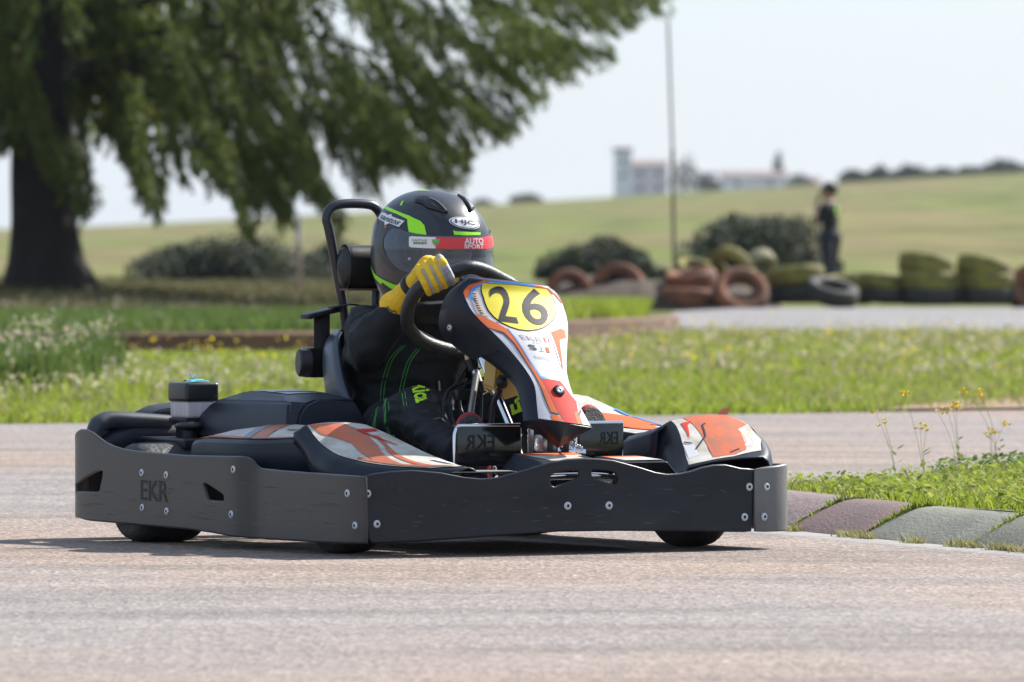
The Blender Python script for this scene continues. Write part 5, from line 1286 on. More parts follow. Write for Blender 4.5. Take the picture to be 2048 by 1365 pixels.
# ---- pedal guard plates
def plate(y0, y1, z0, z1, x, lab, mirror=True):
    p = box_obj('pedal_plate', (x, (y0 + y1) / 2, (z0 + z1) / 2), (0.006, y1 - y0, z1 - z0), GLOSS, kart, bevel=0.002)
    p['label'] = lab
    tube_obj('top_rail', [(x - 0.004, y0 + 0.008, z1 + 0.002), (x - 0.004, y1, z1 + 0.002)], 0.0065, CHROME, p, k=1, n=8)
    tube_obj('side_rail', [(x - 0.004, y0 + 0.008, z1 + 0.002), (x - 0.002, y0 - 0.006, z1 - 0.02), (x, y0 - 0.010, z0)], 0.005, CHROME, p, k=3, n=8)
    tube_obj('side_rail', [(x - 0.004, y1, z1 + 0.002), (x, y1 - 0.002, z0)], 0.004, CHROME, p, k=1, n=8)
    w = y1 - y0
    lettering('raised_lettering', 'EKR', [(x + 0.0045, y1 - w * 0.12, z0 + 0.045), (x + 0.0045, y0 + w * 0.45, z0 + 0.045), (x + 0.0045, y1 - w * 0.12, z1 - 0.022), (x + 0.0045, y0 + w * 0.45, z1 - 0.022)] if y0 > 0 else [(x + 0.0045, y1 - w * 0.42, z0 + 0.045), (x + 0.0045, y0 + w * 0.12, z0 + 0.045), (x + 0.0045, y1 - w * 0.42, z1 - 0.022), (x + 0.0045, y0 + w * 0.12, z1 - 0.022)], lambda a, b_, c_: (a, b_, c_), BLACK, p, bold=0.01)
    return p
plate(-0.245, -0.045, 0.235, 0.343, 0.615, 'shiny black plate in front of the right shoe')
plate(0.135, 0.275, 0.245, 0.347, 0.62, 'shiny black plate in front of the left shoe')
# brake master cylinder, bracket and spring between the plates
box_obj('brake_bracket', (0.60, 0.055, 0.295), (0.05, 0.075, 0.045), ALU, kart, bevel=0.006)
lathe_obj('brake_cylinder', [(0.014, 0), (0.018, 0.004), (0.018, 0.05), (0.012, 0.056), (0.012, 0.08)], (0.63, 0.06, 0.275), (0.3, 1, -0.1), CHROME, kart, 18)
bm = bmesh.new(); sp = []
for k in range(90):
    a = k * 0.7; t = k / 89; sp.append((0.655 + 0.007 * math.cos(a), 0.055 + 0.075 * t, 0.312 - 0.035 * t + 0.007 * math.sin(a)))
add_tube(bm, sp, 0.0016, 5); bmobj('return_spring', bm, CHROME, kart, smooth=True)
lathe_obj('brake_reservoir', [(0.016, 0), (0.016, 0.03), (0.012, 0.034)], (0.62, 0.10, 0.268), (0, 0, 1), BLACK, kart, 16)
box_obj('link_strap', (0.56, 0.017, 0.335), (0.004, 0.017, 0.135), ALU, kart, bevel=0.001)
for s, y in ((-1, -0.10), (1, 0.20)):
    tube_obj('pedal_arm', [(0.52, y, 0.09), (0.54, y, 0.22), (0.55, y - 0.03 * s, 0.28)], 0.008, CHROME, kart)

# ---- steering column, uprights, fuel tank, lever, hoses
tube_obj('steering_column', [(0.29, -0.016, 0.585), (0.50, -0.012, 0.335), (0.62, -0.005, 0.14)], 0.0115, CHROME, kart, k=1, n=14)
tube_obj('column_upright', [(0.335, -0.03, 0.48), (0.43, -0.105, 0.32), (0.50, -0.14, 0.10)], 0.0095, mat('dull steel upright', (0.30, 0.28, 0.25), 0.35, metal=0.8), kart, n=10)
lathe_obj('steering_hub', [(0.006, 0), (0.027, 0.002), (0.029, 0.008), (0.012, 0.013), (0.010, 0.03)], (0.305, -0.040, 0.551), (0.05, 0.0, -1), mat('dull brass', (0.45, 0.40, 0.28), 0.35, metal=0.8), kart, 22)
tube_obj('column_sleeve', [(0.310, -0.033, 0.52), (0.322, -0.028, 0.492)], 0.019, BLACK, kart, k=1, n=14)
tube_obj('column_bush', [(0.322, -0.028, 0.492), (0.338, -0.022, 0.455)], 0.011, ALU, kart, k=1, n=12)
tube_obj('column_clamp', [(0.336, -0.022, 0.458), (0.345, -0.020, 0.43)], 0.016, BLACK, kart, k=1, n=12)
TANK = mat('yellow fuel tank', (0.58, 0.34, 0.04), 0.35, col2=(0.46, 0.25, 0.04), nscale=9)
bm = bmesh.new()
V8 = [bm.verts.new(p) for p in [(0.36, -0.02, 0.535), (0.36, 0.055, 0.545), (0.37, 0.055, 0.435), (0.37, 0.0, 0.42), (0.37, -0.03, 0.45), (0.44, -0.02, 0.525), (0.44, 0.055, 0.535), (0.44, 0.055, 0.425), (0.44, 0.0, 0.41), (0.44, -0.03, 0.44)]]
V8 = V8[:5] + V8[5:]
bm.faces.new(V8[:5][::-1]); bm.faces.new(V8[5:])
for k in range(5): bm.faces.new((V8[k], V8[(k + 1) % 5], V8[5 + (k + 1) % 5], V8[5 + k]))
bmesh.ops.bevel(bm, geom=list(bm.edges), offset=0.006, segments=2, affect='EDGES')
tank = bmobj('fuel_tank', bm, TANK, kart, angle=40)
tube_obj('gear_lever', [(0.42, -0.03, 0.10), (0.42, -0.03, 0.36), (0.45, -0.02, 0.44)], 0.009, DARKST, kart)
bm = bmesh.new(); ellipsoid(bm, (0.455, -0.015, 0.462), (0.020, 0.017, 0.020)); bmobj('lever_knob', bm, BLACK, kart, smooth=True)
for pts in ([(0.31, -0.05, 0.50), (0.30, -0.09, 0.42), (0.36, -0.11, 0.33), (0.46, -0.10, 0.24)], [(0.32, -0.05, 0.47), (0.32, -0.075, 0.40), (0.40, -0.075, 0.31), (0.50, -0.06, 0.22)], [(0.345, -0.02, 0.43), (0.36, -0.03, 0.36), (0.38, -0.05, 0.28), (0.45, -0.03, 0.2)], [(0.33, 0.0, 0.47), (0.31, -0.10, 0.44), (0.33, -0.13, 0.36), (0.40, -0.12, 0.28)]):
    tube_obj('hose', pts, 0.0055, BLACK, kart, n=8)
box_obj('junction_block', (0.34, -0.075, 0.425), (0.03, 0.05, 0.03), BLACK, kart, bevel=0.005)

# ---- steering wheel (turned a little)
TW = math.radians(42)
def sw(a, b_, c_=0.0): return (0.2 + b_ * math.sin(TW) - c_ * math.cos(TW), -0.016 + a, 0.66 + b_ * math.cos(TW) + c_ * math.sin(TW))
sw_root = empty('steering_wheel'); sw_root.parent = kart
GRIP = mat('padded wheel grip', (0.016, 0.016, 0.017), 0.42, col2=(0.024, 0.024, 0.026), nscale=30, bump=0.25, bscale=260)
WP = [(-0.147, -0.035), (-0.160, 0.02), (-0.152, 0.078), (-0.115, 0.118), (-0.066, 0.142), (-0.022, 0.158), (0.022, 0.150), (0.092, 0.117), (0.150, 0.082), (0.178, 0.02), (0.176, -0.06), (0.165, -0.12), (0.125, -0.160), (0.070, -0.160), (0.006, -0.148), (-0.068, -0.119), (-0.122, -0.077)]
tube_obj('rim', [sw(a, b_) for a, b_ in WP], 0.0195, GRIP, sw_root, n=14, closed=True, k=6)
sheet_obj('spoke_plate', [(-0.15, 0.005), (-0.03, 0.015), (0.06, 0.020), (0.165, 0.02), (0.168, -0.04), (0.06, -0.055), (0.03, -0.10), (-0.03, -0.062), (-0.135, -0.055)], lambda a, b_: sw(a, b_, 0.006), BLACK, sw_root, [], 0.06, thick=0.016, smooth=False)
lathe_obj('hub_boss', [(0.03, 0), (0.03, 0.03), (0.02, 0.06)], sw(0, 0, -0.005), tuple(-x for x in (-math.cos(TW), 0, math.sin(TW))), BLACK, sw_root, 18)

# ---- seat shell
SEATM = mat('seat shell plastic', (0.042, 0.052, 0.075), 0.34, col2=(0.055, 0.064, 0.085), nscale=6, bump=0.08, bscale=200)
rows_ = []
# path up the seat: centre x, z of the inside; wing reach forward of it
for (x, z, hw, wx, wz) in [(0.20, 0.17, 0.16, 0.02, 0.03), (0.10, 0.14, 0.185, 0.04, 0.08), (-0.05, 0.13, 0.20, 0.06, 0.14), (-0.20, 0.14, 0.205, 0.09, 0.18), (-0.31, 0.20, 0.208, 0.16, 0.165), (-0.36, 0.30, 0.212, 0.27, 0.08), (-0.385, 0.40, 0.214, 0.255, 0.045), (-0.405, 0.48, 0.208, 0.235, 0.03), (-0.42, 0.55, 0.180, 0.185, 0.020), (-0.425, 0.60, 0.12, 0.10, -0.01)]:
    r = []
    for k in range(25):
        s = k / 12 - 1; a = abs(s); f = max(0, (a - 0.12) / 0.88)
        yy = hw * math.sin(min(1, a / 0.95) * math.pi / 2) * (1 if s > 0 else -1)
        r.append((x + wx * f ** 1.9, 0.018 + yy, z + wz * f ** 1.5))
    rows_.append(r)
def densify(rows_, k=4):
    cols = list(zip(*rows_)); out = [smooth_path(c_, k) for c_ in cols]
    return [list(r) for r in zip(*out)]
seat = grid_obj('seat', densify(rows_, 4), SEATM, kart, angle=60, thick=0.009, offset=0)

# ---- roll bar, headrest, belt gear
tube_obj('roll_bar', [(-0.42, -0.04, 0.30), (-0.41, -0.045, 0.55), (-0.40, -0.055, 0.64), (-0.40, -0.078, 0.76), (-0.40, -0.104, 0.88), (-0.40, -0.112, 0.915), (-0.40, -0.098, 0.943), (-0.40, -0.06, 0.955), (-0.40, 0.01, 0.955), (-0.40, 0.045, 0.945), (-0.40, 0.066, 0.915), (-0.40, 0.062, 0.88), (-0.40, 0.05, 0.76), (-0.40, 0.045, 0.64), (-0.41, 0.045, 0.50), (-0.42, 0.045, 0.30)], 0.0135, DARKST, kart, n=14, k=6)
PAD = mat('black vinyl pad', (0.012, 0.012, 0.013), 0.38, col2=(0.02, 0.018, 0.017), nscale=8, bump=0.15, bscale=20)
rows_ = []
for i in range(25):
    y = -0.098 + 0.29 * i / 24; e = min(1, (y + 0.098) / 0.03, (0.192 - y) / 0.03); e = math.sqrt(max(0.0, 1 - (1 - e) ** 2)) if e < 1 else 1
    rows_.append([(-0.362 + 0.040 * e * math.cos(a) * (0.75 if math.cos(a) < 0 else 1), y, 0.776 + 0.062 * e * math.copysign(abs(math.sin(a)) ** 0.85, math.sin(a))) for a in [2 * math.pi * k / 20 for k in range(20)]])
head = grid_obj('headrest', rows_, PAD, kart, angle=60, close_u=True)
tube_obj('piping', [(-0.362 + 0.041 * math.cos(2 * math.pi * k / 20) * (0.75 if math.cos(2 * math.pi * k / 20) < 0 else 1), -0.074, 0.776 + 0.0635 * math.copysign(abs(math.sin(2 * math.pi * k / 20)) ** 0.85, math.sin(2 * math.pi * k / 20))) for k in range(20)], 0.003, BLACK, head, closed=True, k=1, n=6)
box_obj('pad_underside', (-0.362, 0.047, 0.712), (0.05, 0.25, 0.006), mat('tan backing', (0.14, 0.085, 0.06), 0.8), head, bevel=0.002)
BELT = mat('belt webbing', (0.015, 0.015, 0.017), 0.8, bump=0.3, bscale=300)
bm = bmesh.new(); add_box(bm, (-0.37, -0.145, 0.646), (0.055, 0.11, 0.016), Euler((math.radians(12), 0, 0)).to_matrix(), 0.006)
br = bmobj('belt_guide', bm, BLACK, kart, angle=40)
for k in range(7): box_obj('slot', (-0.341, -0.185 + 0.014 * k, 0.6365 + 0.003 * k), (0.004, 0.007, 0.006), KINK, br, bevel=0)
grid_obj('shoulder_belt', [[(-0.375, y0, z0), (-0.335, y0 + 0.0, z0)] for y0, z0 in [(-0.12, 0.662), (-0.09, 0.668), (-0.06, 0.672), (-0.03, 0.668)]], BELT, kart, thick=0.003)
grid_obj('reel_belt', [[(-0.375, -0.166, z0), (-0.375 + 0.004, -0.118, z0)] for z0 in [0.645, 0.60, 0.55, 0.50, 0.47]], BELT, kart, thick=0.003)
reel = lathe_obj('belt_reel', [(0.01, 0), (0.036, 0.001), (0.040, 0.006), (0.040, 0.035), (0.036, 0.040), (0.01, 0.041)], (-0.40, -0.205, 0.505), (0.25, 0.95, 0), mat('reel casing', (0.022, 0.018, 0.020), 0.5), kart, 12, 30)
box_obj('reel_bracket', (-0.395, -0.155, 0.505), (0.05, 0.05, 0.085), BLACK, kart, bevel=0.006)

# ---- engine side (right): pod, engine cover, air filter
pod_rows = []
for (x, zo, zi, yo) in [(-0.245, 0.278, 0.30, -0.60), (-0.235, 0.292, 0.318, -0.625), (-0.15, 0.300, 0.332, -0.635), (-0.02, 0.300, 0.340, -0.635), (0.10, 0.300, 0.338, -0.635), (0.18, 0.302, 0.330, -0.61), (0.30, 0.308, 0.322, -0.57), (0.40, 0.312, 0.318, -0.55)]:
    pod_rows.append([(x, yo + 0.004, 0.13), (x, yo - 0.004, zo - 0.035), (x, yo, zo - 0.010), (x, yo + 0.010, zo), (x, (yo - 0.43) / 2, (zo + zi) / 2 + 0.006), (x, -0.43, zi), (x, -0.42, zi - 0.02), (x, -0.41, 0.14)])
pod = grid_obj('side_pod', pod_rows, NAVY, kart, angle=30, thick=0.004, out=(0, -0.5, 1)); pod['label'] = 'engine side pod with worn orange and white top'
e0 = [(pod_rows[0][k][0] - 0.0, pod_rows[0][k][1], pod_rows[0][k][2]) for k in range(8)]
pyobj('pod_end', e0, [tuple(range(8))], NAVY, pod)
def podtop(s, t, off=0.0):
    i = min(int(t * 7), 6); f = t * 7 - i; A = pod_rows[i]; B = pod_rows[i + 1]
    def L2(k): return Vector(A[k]).lerp(Vector(B[k]), f)
    p = L2(3).lerp(L2(4), s * 2) if s < 0.5 else L2(4).lerp(L2(5), s * 2 - 1)
    return (p.x, p.y, p.z + off)
for P_, M_, lay in [([(0.03, 0.16), (0.97, 0.16), (0.97, 0.96), (0.03, 0.96)], S_WDIRTY, 1), ([(0.03, 0.16), (0.12, 0.16), (0.12, 0.5), (0.97, 0.36), (0.97, 0.46), (0.12, 0.66), (0.12, 0.96), (0.03, 0.96)], S_ODIRTY, 1.9), ([(0.03, 0.52), (0.12, 0.50), (0.97, 0.33), (0.97, 0.36), (0.03, 0.58)], S_GREY, 2.6), ([(0.55, 0.62), (0.60, 0.62), (0.66, 0.92), (0.60, 0.92)], S_NAVY, 2.6)]:
    dec('sticker', P_, podtop, M_, pod, 0.002 * lay, (0.2, 0.06))
# engine cover: faceted dark cap
ec = [[(-0.575, -0.455, 0.300), (-0.515, -0.458, 0.300), (0.02, -0.458, 0.300), (0.035, -0.44, 0.300)],
      [(-0.578, -0.44, 0.345), (-0.50, -0.452, 0.352), (0.010, -0.452, 0.372), (0.030, -0.42, 0.366)],
      [(-0.545, -0.40, 0.392), (-0.46, -0.435, 0.398), (-0.012, -0.435, 0.402), (0.012, -0.39, 0.398)],
      [(-0.47, -0.36, 0.412), (-0.33, -0.40, 0.428), (-0.10, -0.40, 0.420), (-0.02, -0.34, 0.408)],
      [(-0.44, -0.24, 0.412), (-0.33, -0.26, 0.432), (-0.10, -0.26, 0.425), (-0.02, -0.22, 0.405)],
      [(-0.50, -0.17, 0.30), (-0.40, -0.18, 0.31), (-0.05, -0.18, 0.31), (0.0, -0.17, 0.30)]]
V = [p for r in ec for p in r]; Fc = [(i * 4 + k, i * 4 + k + 1, i * 4 + k + 5, i * 4 + k + 4) for i in range(5) for k in range(3)]
Fc += [(0, 4, 8, 12, 16, 20), (3, 7, 11, 15, 19, 23)]
bm = bmesh.new(); vs = [bm.verts.new(p) for p in V]
for f in Fc: bm.faces.new([vs[i] for i in f])
bmesh.ops.recalc_face_normals(bm, faces=bm.faces); bmesh.ops.bevel(bm, geom=[e for e in bm.edges if len(e.link_faces) == 2], offset=0.007, segments=2, affect='EDGES')
ecov = bmobj('engine_cover', bm, NAVY, kart, angle=28)
def covtop(s, t, off=0.0):
    a = Vector((-0.325 + 0.22 * s, -0.395, 0.4275 - 0.008 * s)); b_ = Vector((-0.325 + 0.22 * s, -0.265, 0.4315 - 0.007 * s)); p = a.lerp(b_, t); return (p.x, p.y, p.z + off)
def covside(s, t, off=0.0):
    p = Vector((-0.10 + 0.09 * s, -0.40 - 0.035 * s * 0 + 0.0, 0.420)).lerp(Vector((-0.10 + 0.085 * s, -0.262, 0.425 - 0.017 * s)), t); return (p.x, p.y, p.z + off - 0.013 * s * (1 - t) + 0.001)
dec('sticker', [(0.1, 0.1), (0.97, 0.06), (0.97, 0.9), (0.1, 0.9)], covtop, S_WDIRTY, ecov, 0.003, 0.3)
dec('sticker', [(0.5, 0.12), (0.62, 0.12), (0.9, 0.85), (0.78, 0.85)], covtop, S_NAVY, ecov, 0.004, 0.3)
# block, fins, carburettor
box_obj('engine_block', (-0.36, -0.32, 0.22), (0.30, 0.24, 0.17), BLACK, kart, bevel=0.012)
box_obj('airbox_base', (-0.60, -0.475, 0.275), (0.30, 0.13, 0.034), BLACK, kart, bevel=0.012, seg=3)
box_obj('carburettor', (-0.60, -0.425, 0.318), (0.10, 0.085, 0.06), BLACK, kart, bevel=0.006)
bm = bmesh.new(); ellipsoid(bm, (-0.545, -0.475, 0.325), (0.055, 0.040, 0.014)); bmobj('carburettor_dome', bm, BLACK, kart, smooth=True)
tube_obj('dome_stem', [(-0.545, -0.475, 0.285), (-0.545, -0.475, 0.322)], 0.022, BLACK, kart, k=1, n=12)
for k in range(5): box_obj('cooling_fin', (-0.37, -0.447, 0.17 + 0.022 * k), (0.26, 0.02, 0.006), DARKST, kart, bevel=0.001)
af = empty('air_filter'); af.parent = kart
bm = bmesh.new(); add_box(bm, (-0.60, -0.435, 0.421), (0.118, 0.106, 0.054), None, 0.010, 3); bmobj('filter_cap', bm, mat('filter cap plastic', (0.018, 0.018, 0.02), 0.33), af, angle=40)
FEL = mat('white filter foam', (0.62, 0.58, 0.58), 0.7, col2=(0.50, 0.45, 0.46), nscale=30, stretch=(1, 1, 0.1))
bm = bmesh.new(); add_box(bm, (-0.60, -0.435, 0.371), (0.108, 0.096, 0.048), None, 0.010, 3); bmobj('filter_element', bm, FEL, af, angle=40)
box_obj('filter_base', (-0.60, -0.435, 0.341), (0.112, 0.100, 0.014), BLACK, af, bevel=0.003)
CY = mat('cyan cloth', (0.02, 0.36, 0.52), 0.6)
bm = bmesh.new(); bmesh.ops.create_grid(bm, x_segments=10, y_segments=10, size=0.034)
for v_ in bm.verts:
    v_.co = Vector((-0.597, -0.43, 0.4545)) + Vector((v_.co.x * (1 + 0.15 * math.sin(v_.co.y * 90)), v_.co.y * 0.8, 0.004 * noise.noise(v_.co * 60) - 2.5 * (v_.co.x ** 2 + v_.co.y ** 2) + 0.002))
cl = bmobj('cyan_cloth', bm, CY, af, smooth=True)
tube_obj('filter_stud', [(-0.60, -0.435, 0.445), (-0.60, -0.435, 0.466)], 0.003, ZINC, af, k=1, n=8)
for s in (-1, 1): tube_obj('wing_nut', [(-0.60, -0.435, 0.460), (-0.596 , -0.435 + 0.009 * s, 0.466), (-0.594, -0.435 + 0.013 * s, 0.474)], 0.0024, ZINC, af, n=6)
# bits behind the seat: exhaust can, white-orange far pod, chain guard
lathe_obj('exhaust_silencer', [(0.02, 0), (0.045, 0.01), (0.045, 0.27), (0.02, 0.28)], (-0.66, -0.25, 0.25), (0, 1, 0), DARKST, kart, 20)
tube_obj('seat_stay', [(-0.38, -0.17, 0.36), (-0.45, -0.22, 0.22), (-0.5, -0.24, 0.13)], 0.011, DARKST, kart)
tube_obj('seat_stay', [(-0.10, -0.20, 0.33), (-0.16, -0.26, 0.22), (-0.2, -0.30, 0.10)], 0.011, DARKST, kart)
# left side pod, seen past the nose
lp = []
for (x, z_, yo) in [(-0.45, 0.30, 0.60), (-0.40, 0.405, 0.62), (-0.20, 0.408, 0.63), (-0.05, 0.375, 0.635), (0.05, 0.352, 0.635), (0.28, 0.322, 0.635), (0.42, 0.315, 0.62)]:
    lp.append([(x, 0.42, 0.15), (x, 0.425, z_ - 0.03), (x, 0.44, z_ - 0.006), (x, 0.52, z_ + 0.004), (x, yo - 0.01, z_), (x, yo, z_ - 0.015), (x, yo, 0.14)])
lpod = grid_obj('side_pod', lp, NAVY, kart, angle=35, thick=0.004, out=(0, 0, 1)); lpod['label'] = 'far side pod with white and orange top, seen past the nose panel'
def lptop(s, t, off=0.0):
    i = min(int(t * 6), 5); f = t * 6 - i; A, B = lp[i], lp[i + 1]
    p = Vector(A[2]).lerp(Vector(B[2]), f).lerp(Vector(A[4]).lerp(Vector(B[4]), f), s); return (p.x, p.y, p.z + 0.006 * 4 * s * (1 - s) + off)
dec('sticker', [(0.03, 0.19), (0.97, 0.19), (0.97, 0.97), (0.03, 0.97)], lptop, S_WDIRTY, lpod, 0.002, (0.25, 0.06))
dec('sticker', [(0.03, 0.55), (0.97, 0.70), (0.97, 0.82), (0.75, 0.80), (0.6, 0.97), (0.40, 0.97), (0.03, 0.66)], lptop, S_ORANGE, lpod, 0.004, (0.25, 0.06))
dec('sticker', [(0.90, 0.55), (0.97, 0.55), (0.97, 0.97), (0.90, 0.97)], lptop, S_BLUE, lpod, 0.005, (0.25, 0.06))
# ================================================================ the driver (same axes as the kart)
drv = empty('person', KART_LOC, KART_RZ)
tag(drv, 'kart driver in black suit, dark helmet and yellow gloves gripping the wheel', 'person')
SUIT = mat('black race suit', (0.008, 0.0085, 0.011), 0.7, col2=(0.013, 0.0135, 0.017), nscale=14, bump=0.55, bscale=11, spec=0.3)
LIME = mat('lime thread', (0.06, 0.42, 0.06), 0.6); NEONL = mat('neon lime print', (0.50, 0.82, 0.02), 0.5)
Y_GL = mat('yellow glove suede', (0.88, 0.54, 0.012), 0.7, col2=(0.78, 0.44, 0.01), nscale=30, bump=0.3, bscale=200)
G_GL = mat('grey glove leather', (0.44, 0.42, 0.42), 0.65, col2=(0.30, 0.28, 0.28), nscale=26, bump=0.3, bscale=90)
bm = bmesh.new()
# torso leaning back in the seat
ellipsoid(bm, (-0.17, 0.025, 0.25), (0.17, 0.165, 0.11)); ellipsoid(bm, (-0.20, 0.025, 0.36), (0.135, 0.170, 0.15)); ellipsoid(bm, (-0.205, 0.035, 0.50), (0.135, 0.185, 0.15))
ellipsoid(bm, (-0.20, 0.045, 0.58), (0.115, 0.195, 0.09)); capsule(bm, (-0.19, -0.085, 0.612), (-0.20, 0.21, 0.615), 0.060, 0.065); capsule(bm, (-0.19, 0.055, 0.62), (-0.15, 0.075, 0.74), 0.068, 0.062)
ellipsoid(bm, (-0.14, 0.08, 0.80), (0.10, 0.085, 0.12))                       # head inside the helmet
# right arm: shoulder, raised elbow, forearm to the rim
capsule(bm, (-0.17, -0.105, 0.605), (0.0, -0.188, 0.562), 0.068, 0.062); capsule(bm, (0.0, -0.188, 0.562), (0.085, -0.128, 0.668), 0.060, 0.050)
capsule(bm, (-0.12, -0.145, 0.54), (-0.03, -0.185, 0.535), 0.06, 0.052)
# left arm
capsule(bm, (-0.19, 0.225, 0.605), (-0.02, 0.275, 0.52), 0.072, 0.060); capsule(bm, (-0.02, 0.275, 0.52), (0.15, 0.19, 0.63), 0.058, 0.042)
# legs
capsule(bm, (-0.16, -0.085, 0.24), (0.195, -0.150, 0.378), 0.098, 0.073); capsule(bm, (0.195, -0.150, 0.378), (0.50, -0.190, 0.255), 0.070, 0.046)
capsule(bm, (-0.16, 0.135, 0.24), (0.235, 0.185, 0.405), 0.098, 0.073); capsule(bm, (0.235, 0.185, 0.405), (0.54, 0.205, 0.275), 0.070, 0.046)
capsule(bm, (0.50, -0.190, 0.255), (0.545, -0.182, 0.29), 0.045, 0.038); capsule(bm, (0.54, 0.205, 0.275), (0.585, 0.205, 0.31), 0.045, 0.040)
body = fused('body', bm, SUIT, drv, 0.0095, 5)
# folds in the cloth
for v_ in body.data.vertices:
    p = v_.co; nrm = v_.normal
    f = noise.noise(Vector((p.x * 13 + p.z * 9, p.y * 13, p.z * 22))) * 0.0050 + noise.noise(p * 30) * 0.0016
    arm = max(0, 1 - ((p - Vector((-0.02, -0.2, 0.59))).length / 0.17)); knee = max(0, 1 - (p - Vector((0.2, -0.15, 0.38))).length / 0.16)
    f += (arm + knee * .6) * 0.007 * (1 - abs(math.sin((p.x * 0.9 - p.z * 0.8 + p.y * 0.7) * 42 + 6 * noise.noise(p * 9)))) ** 2 * (0.6 + noise.noise(p * 8))
    rg_ = 1 - abs(noise.noise(Vector((p.x * 10 + 3, p.y * 10, p.z * 17)))) * 2.2; rg2 = 1 - abs(noise.noise(Vector((p.x * 19, p.y * 19 + 5, p.z * 25)))) * 2.2
    f += 0.0075 * max(0, rg_) ** 3 + 0.0035 * max(0, rg2) ** 3
    v_.co = p + nrm * (f - 0.003)
body.data.update()
bvh = BVHTree.FromPolygons([v_.co[:] for v_ in body.data.vertices], [tuple(pl.vertices) for pl in body.data.polygons])
def on_body(p, off=0.001, frm=None):
    if frm is not None:
        d = (Vector(p) - Vector(frm)).normalized(); h = bvh.ray_cast(Vector(frm), d)
        if h[0] is not None: return h[0] - d * off
    h = bvh.find_nearest(Vector(p)); return h[0] + h[1] * off
def stitch(pts, frm, name='stitching'):
    q = [on_body(p, 0.0008, frm) for p in smooth_path(pts, 8)]
    q = [q[0]] + [(q[i - 1] + q[i] * 2 + q[i + 1]) / 4 for i in range(1, len(q) - 1)] + [q[-1]]
    tube_obj(name, q, 0.0011, LIME, body, n=5, k=1)
F1 = (2.0, -1.1, 0.75)
for dy in (0.0, 0.010):
    stitch([(-0.06, -0.115 + dy, 0.33), (-0.06, -0.118 + dy, 0.40), (-0.06, -0.112 + dy, 0.46), (-0.07, -0.085 + dy, 0.52), (-0.06, -0.05 + dy, 0.56)], F1)
    stitch([(-0.06, -0.055 + dy, 0.33), (-0.06, -0.062 + dy, 0.40), (-0.06, -0.055 + dy, 0.45), (-0.06, -0.035 + dy, 0.51), (-0.05, -0.01 + dy, 0.55)], F1)
F2 = (1.2, -1.5, 1.2)
for d in (0.0, 0.009):
    stitch([(0.12 + d, -0.21, 0.42), (0.13 + d, -0.215, 0.39), (0.15 + d, -0.22, 0.34), (0.16 + d, -0.22, 0.30)], F2)
    stitch([(0.05 + d, -0.21, 0.41), (0.06 + d, -0.215, 0.38), (0.07 + d, -0.22, 0.34)], F2)
def knee_text(s, c, ux, uy, w, h, frm, name, material, bold=0.03):
    V_, T_ = text2d(s, bold, 0, 0.15); c = Vector(c); ux = Vector(ux).normalized(); uy = Vector(uy).normalized()
    pyobj(name, [on_body(c + ux * (x - 0.5) * w + uy * (y - 0.5) * h, 0.0018, frm) for x, y in V_], T_, material, body)
knee_text('Rica', (0.235, -0.145, 0.425), (0.42, -0.05, -0.5), (0.25, 0.9, 0.25), 0.085, 0.05, (1.6, -1.2, 1.1), 'knee_print', NEONL)
knee_text('Evo', (0.26, 0.140, 0.415), (-0.25, -0.12, 1), (-0.2, -1.0, -0.1), 0.10, 0.050, (2.2, -1.0, 0.85), 'knee_print', NEONL)
tube_obj('zip_pull', [on_body((-0.05, 0.06, 0.46), 0.003, F1), on_body((-0.05, 0.062, 0.435), 0.003, F1)], 0.003, ZINC, body, k=1, n=6)
for P_ in ([(-0.04, -0.02, 0.60), (-0.04, 0.02, 0.585), (-0.03, 0.06, 0.565), (-0.03, 0.10, 0.56)],):
    q = [on_body(p, 0.004, (2.0, -1.1, 0.85)) for p in smooth_path(P_, 6)]
    grid_obj('chest_strap', [[p + Vector((0, 0, -0.009)), p + Vector((0.0, 0, 0.009))] for p in q], mat('pale strap', (0.42, 0.38, 0.33), 0.7), body, thick=0.003)
# lap belt
q = [on_body(p, 0.004, None) for p in smooth_path([(-0.10, -0.185, 0.27), (-0.03, -0.15, 0.33), (0.0, -0.05, 0.35), (0.0, 0.08, 0.35)], 6)]
grid_obj('lap_belt', [[p + Vector((0.016, 0, -0.016)), p + Vector((-0.016, 0, 0.016))] for p in q], BELT, body, thick=0.003)

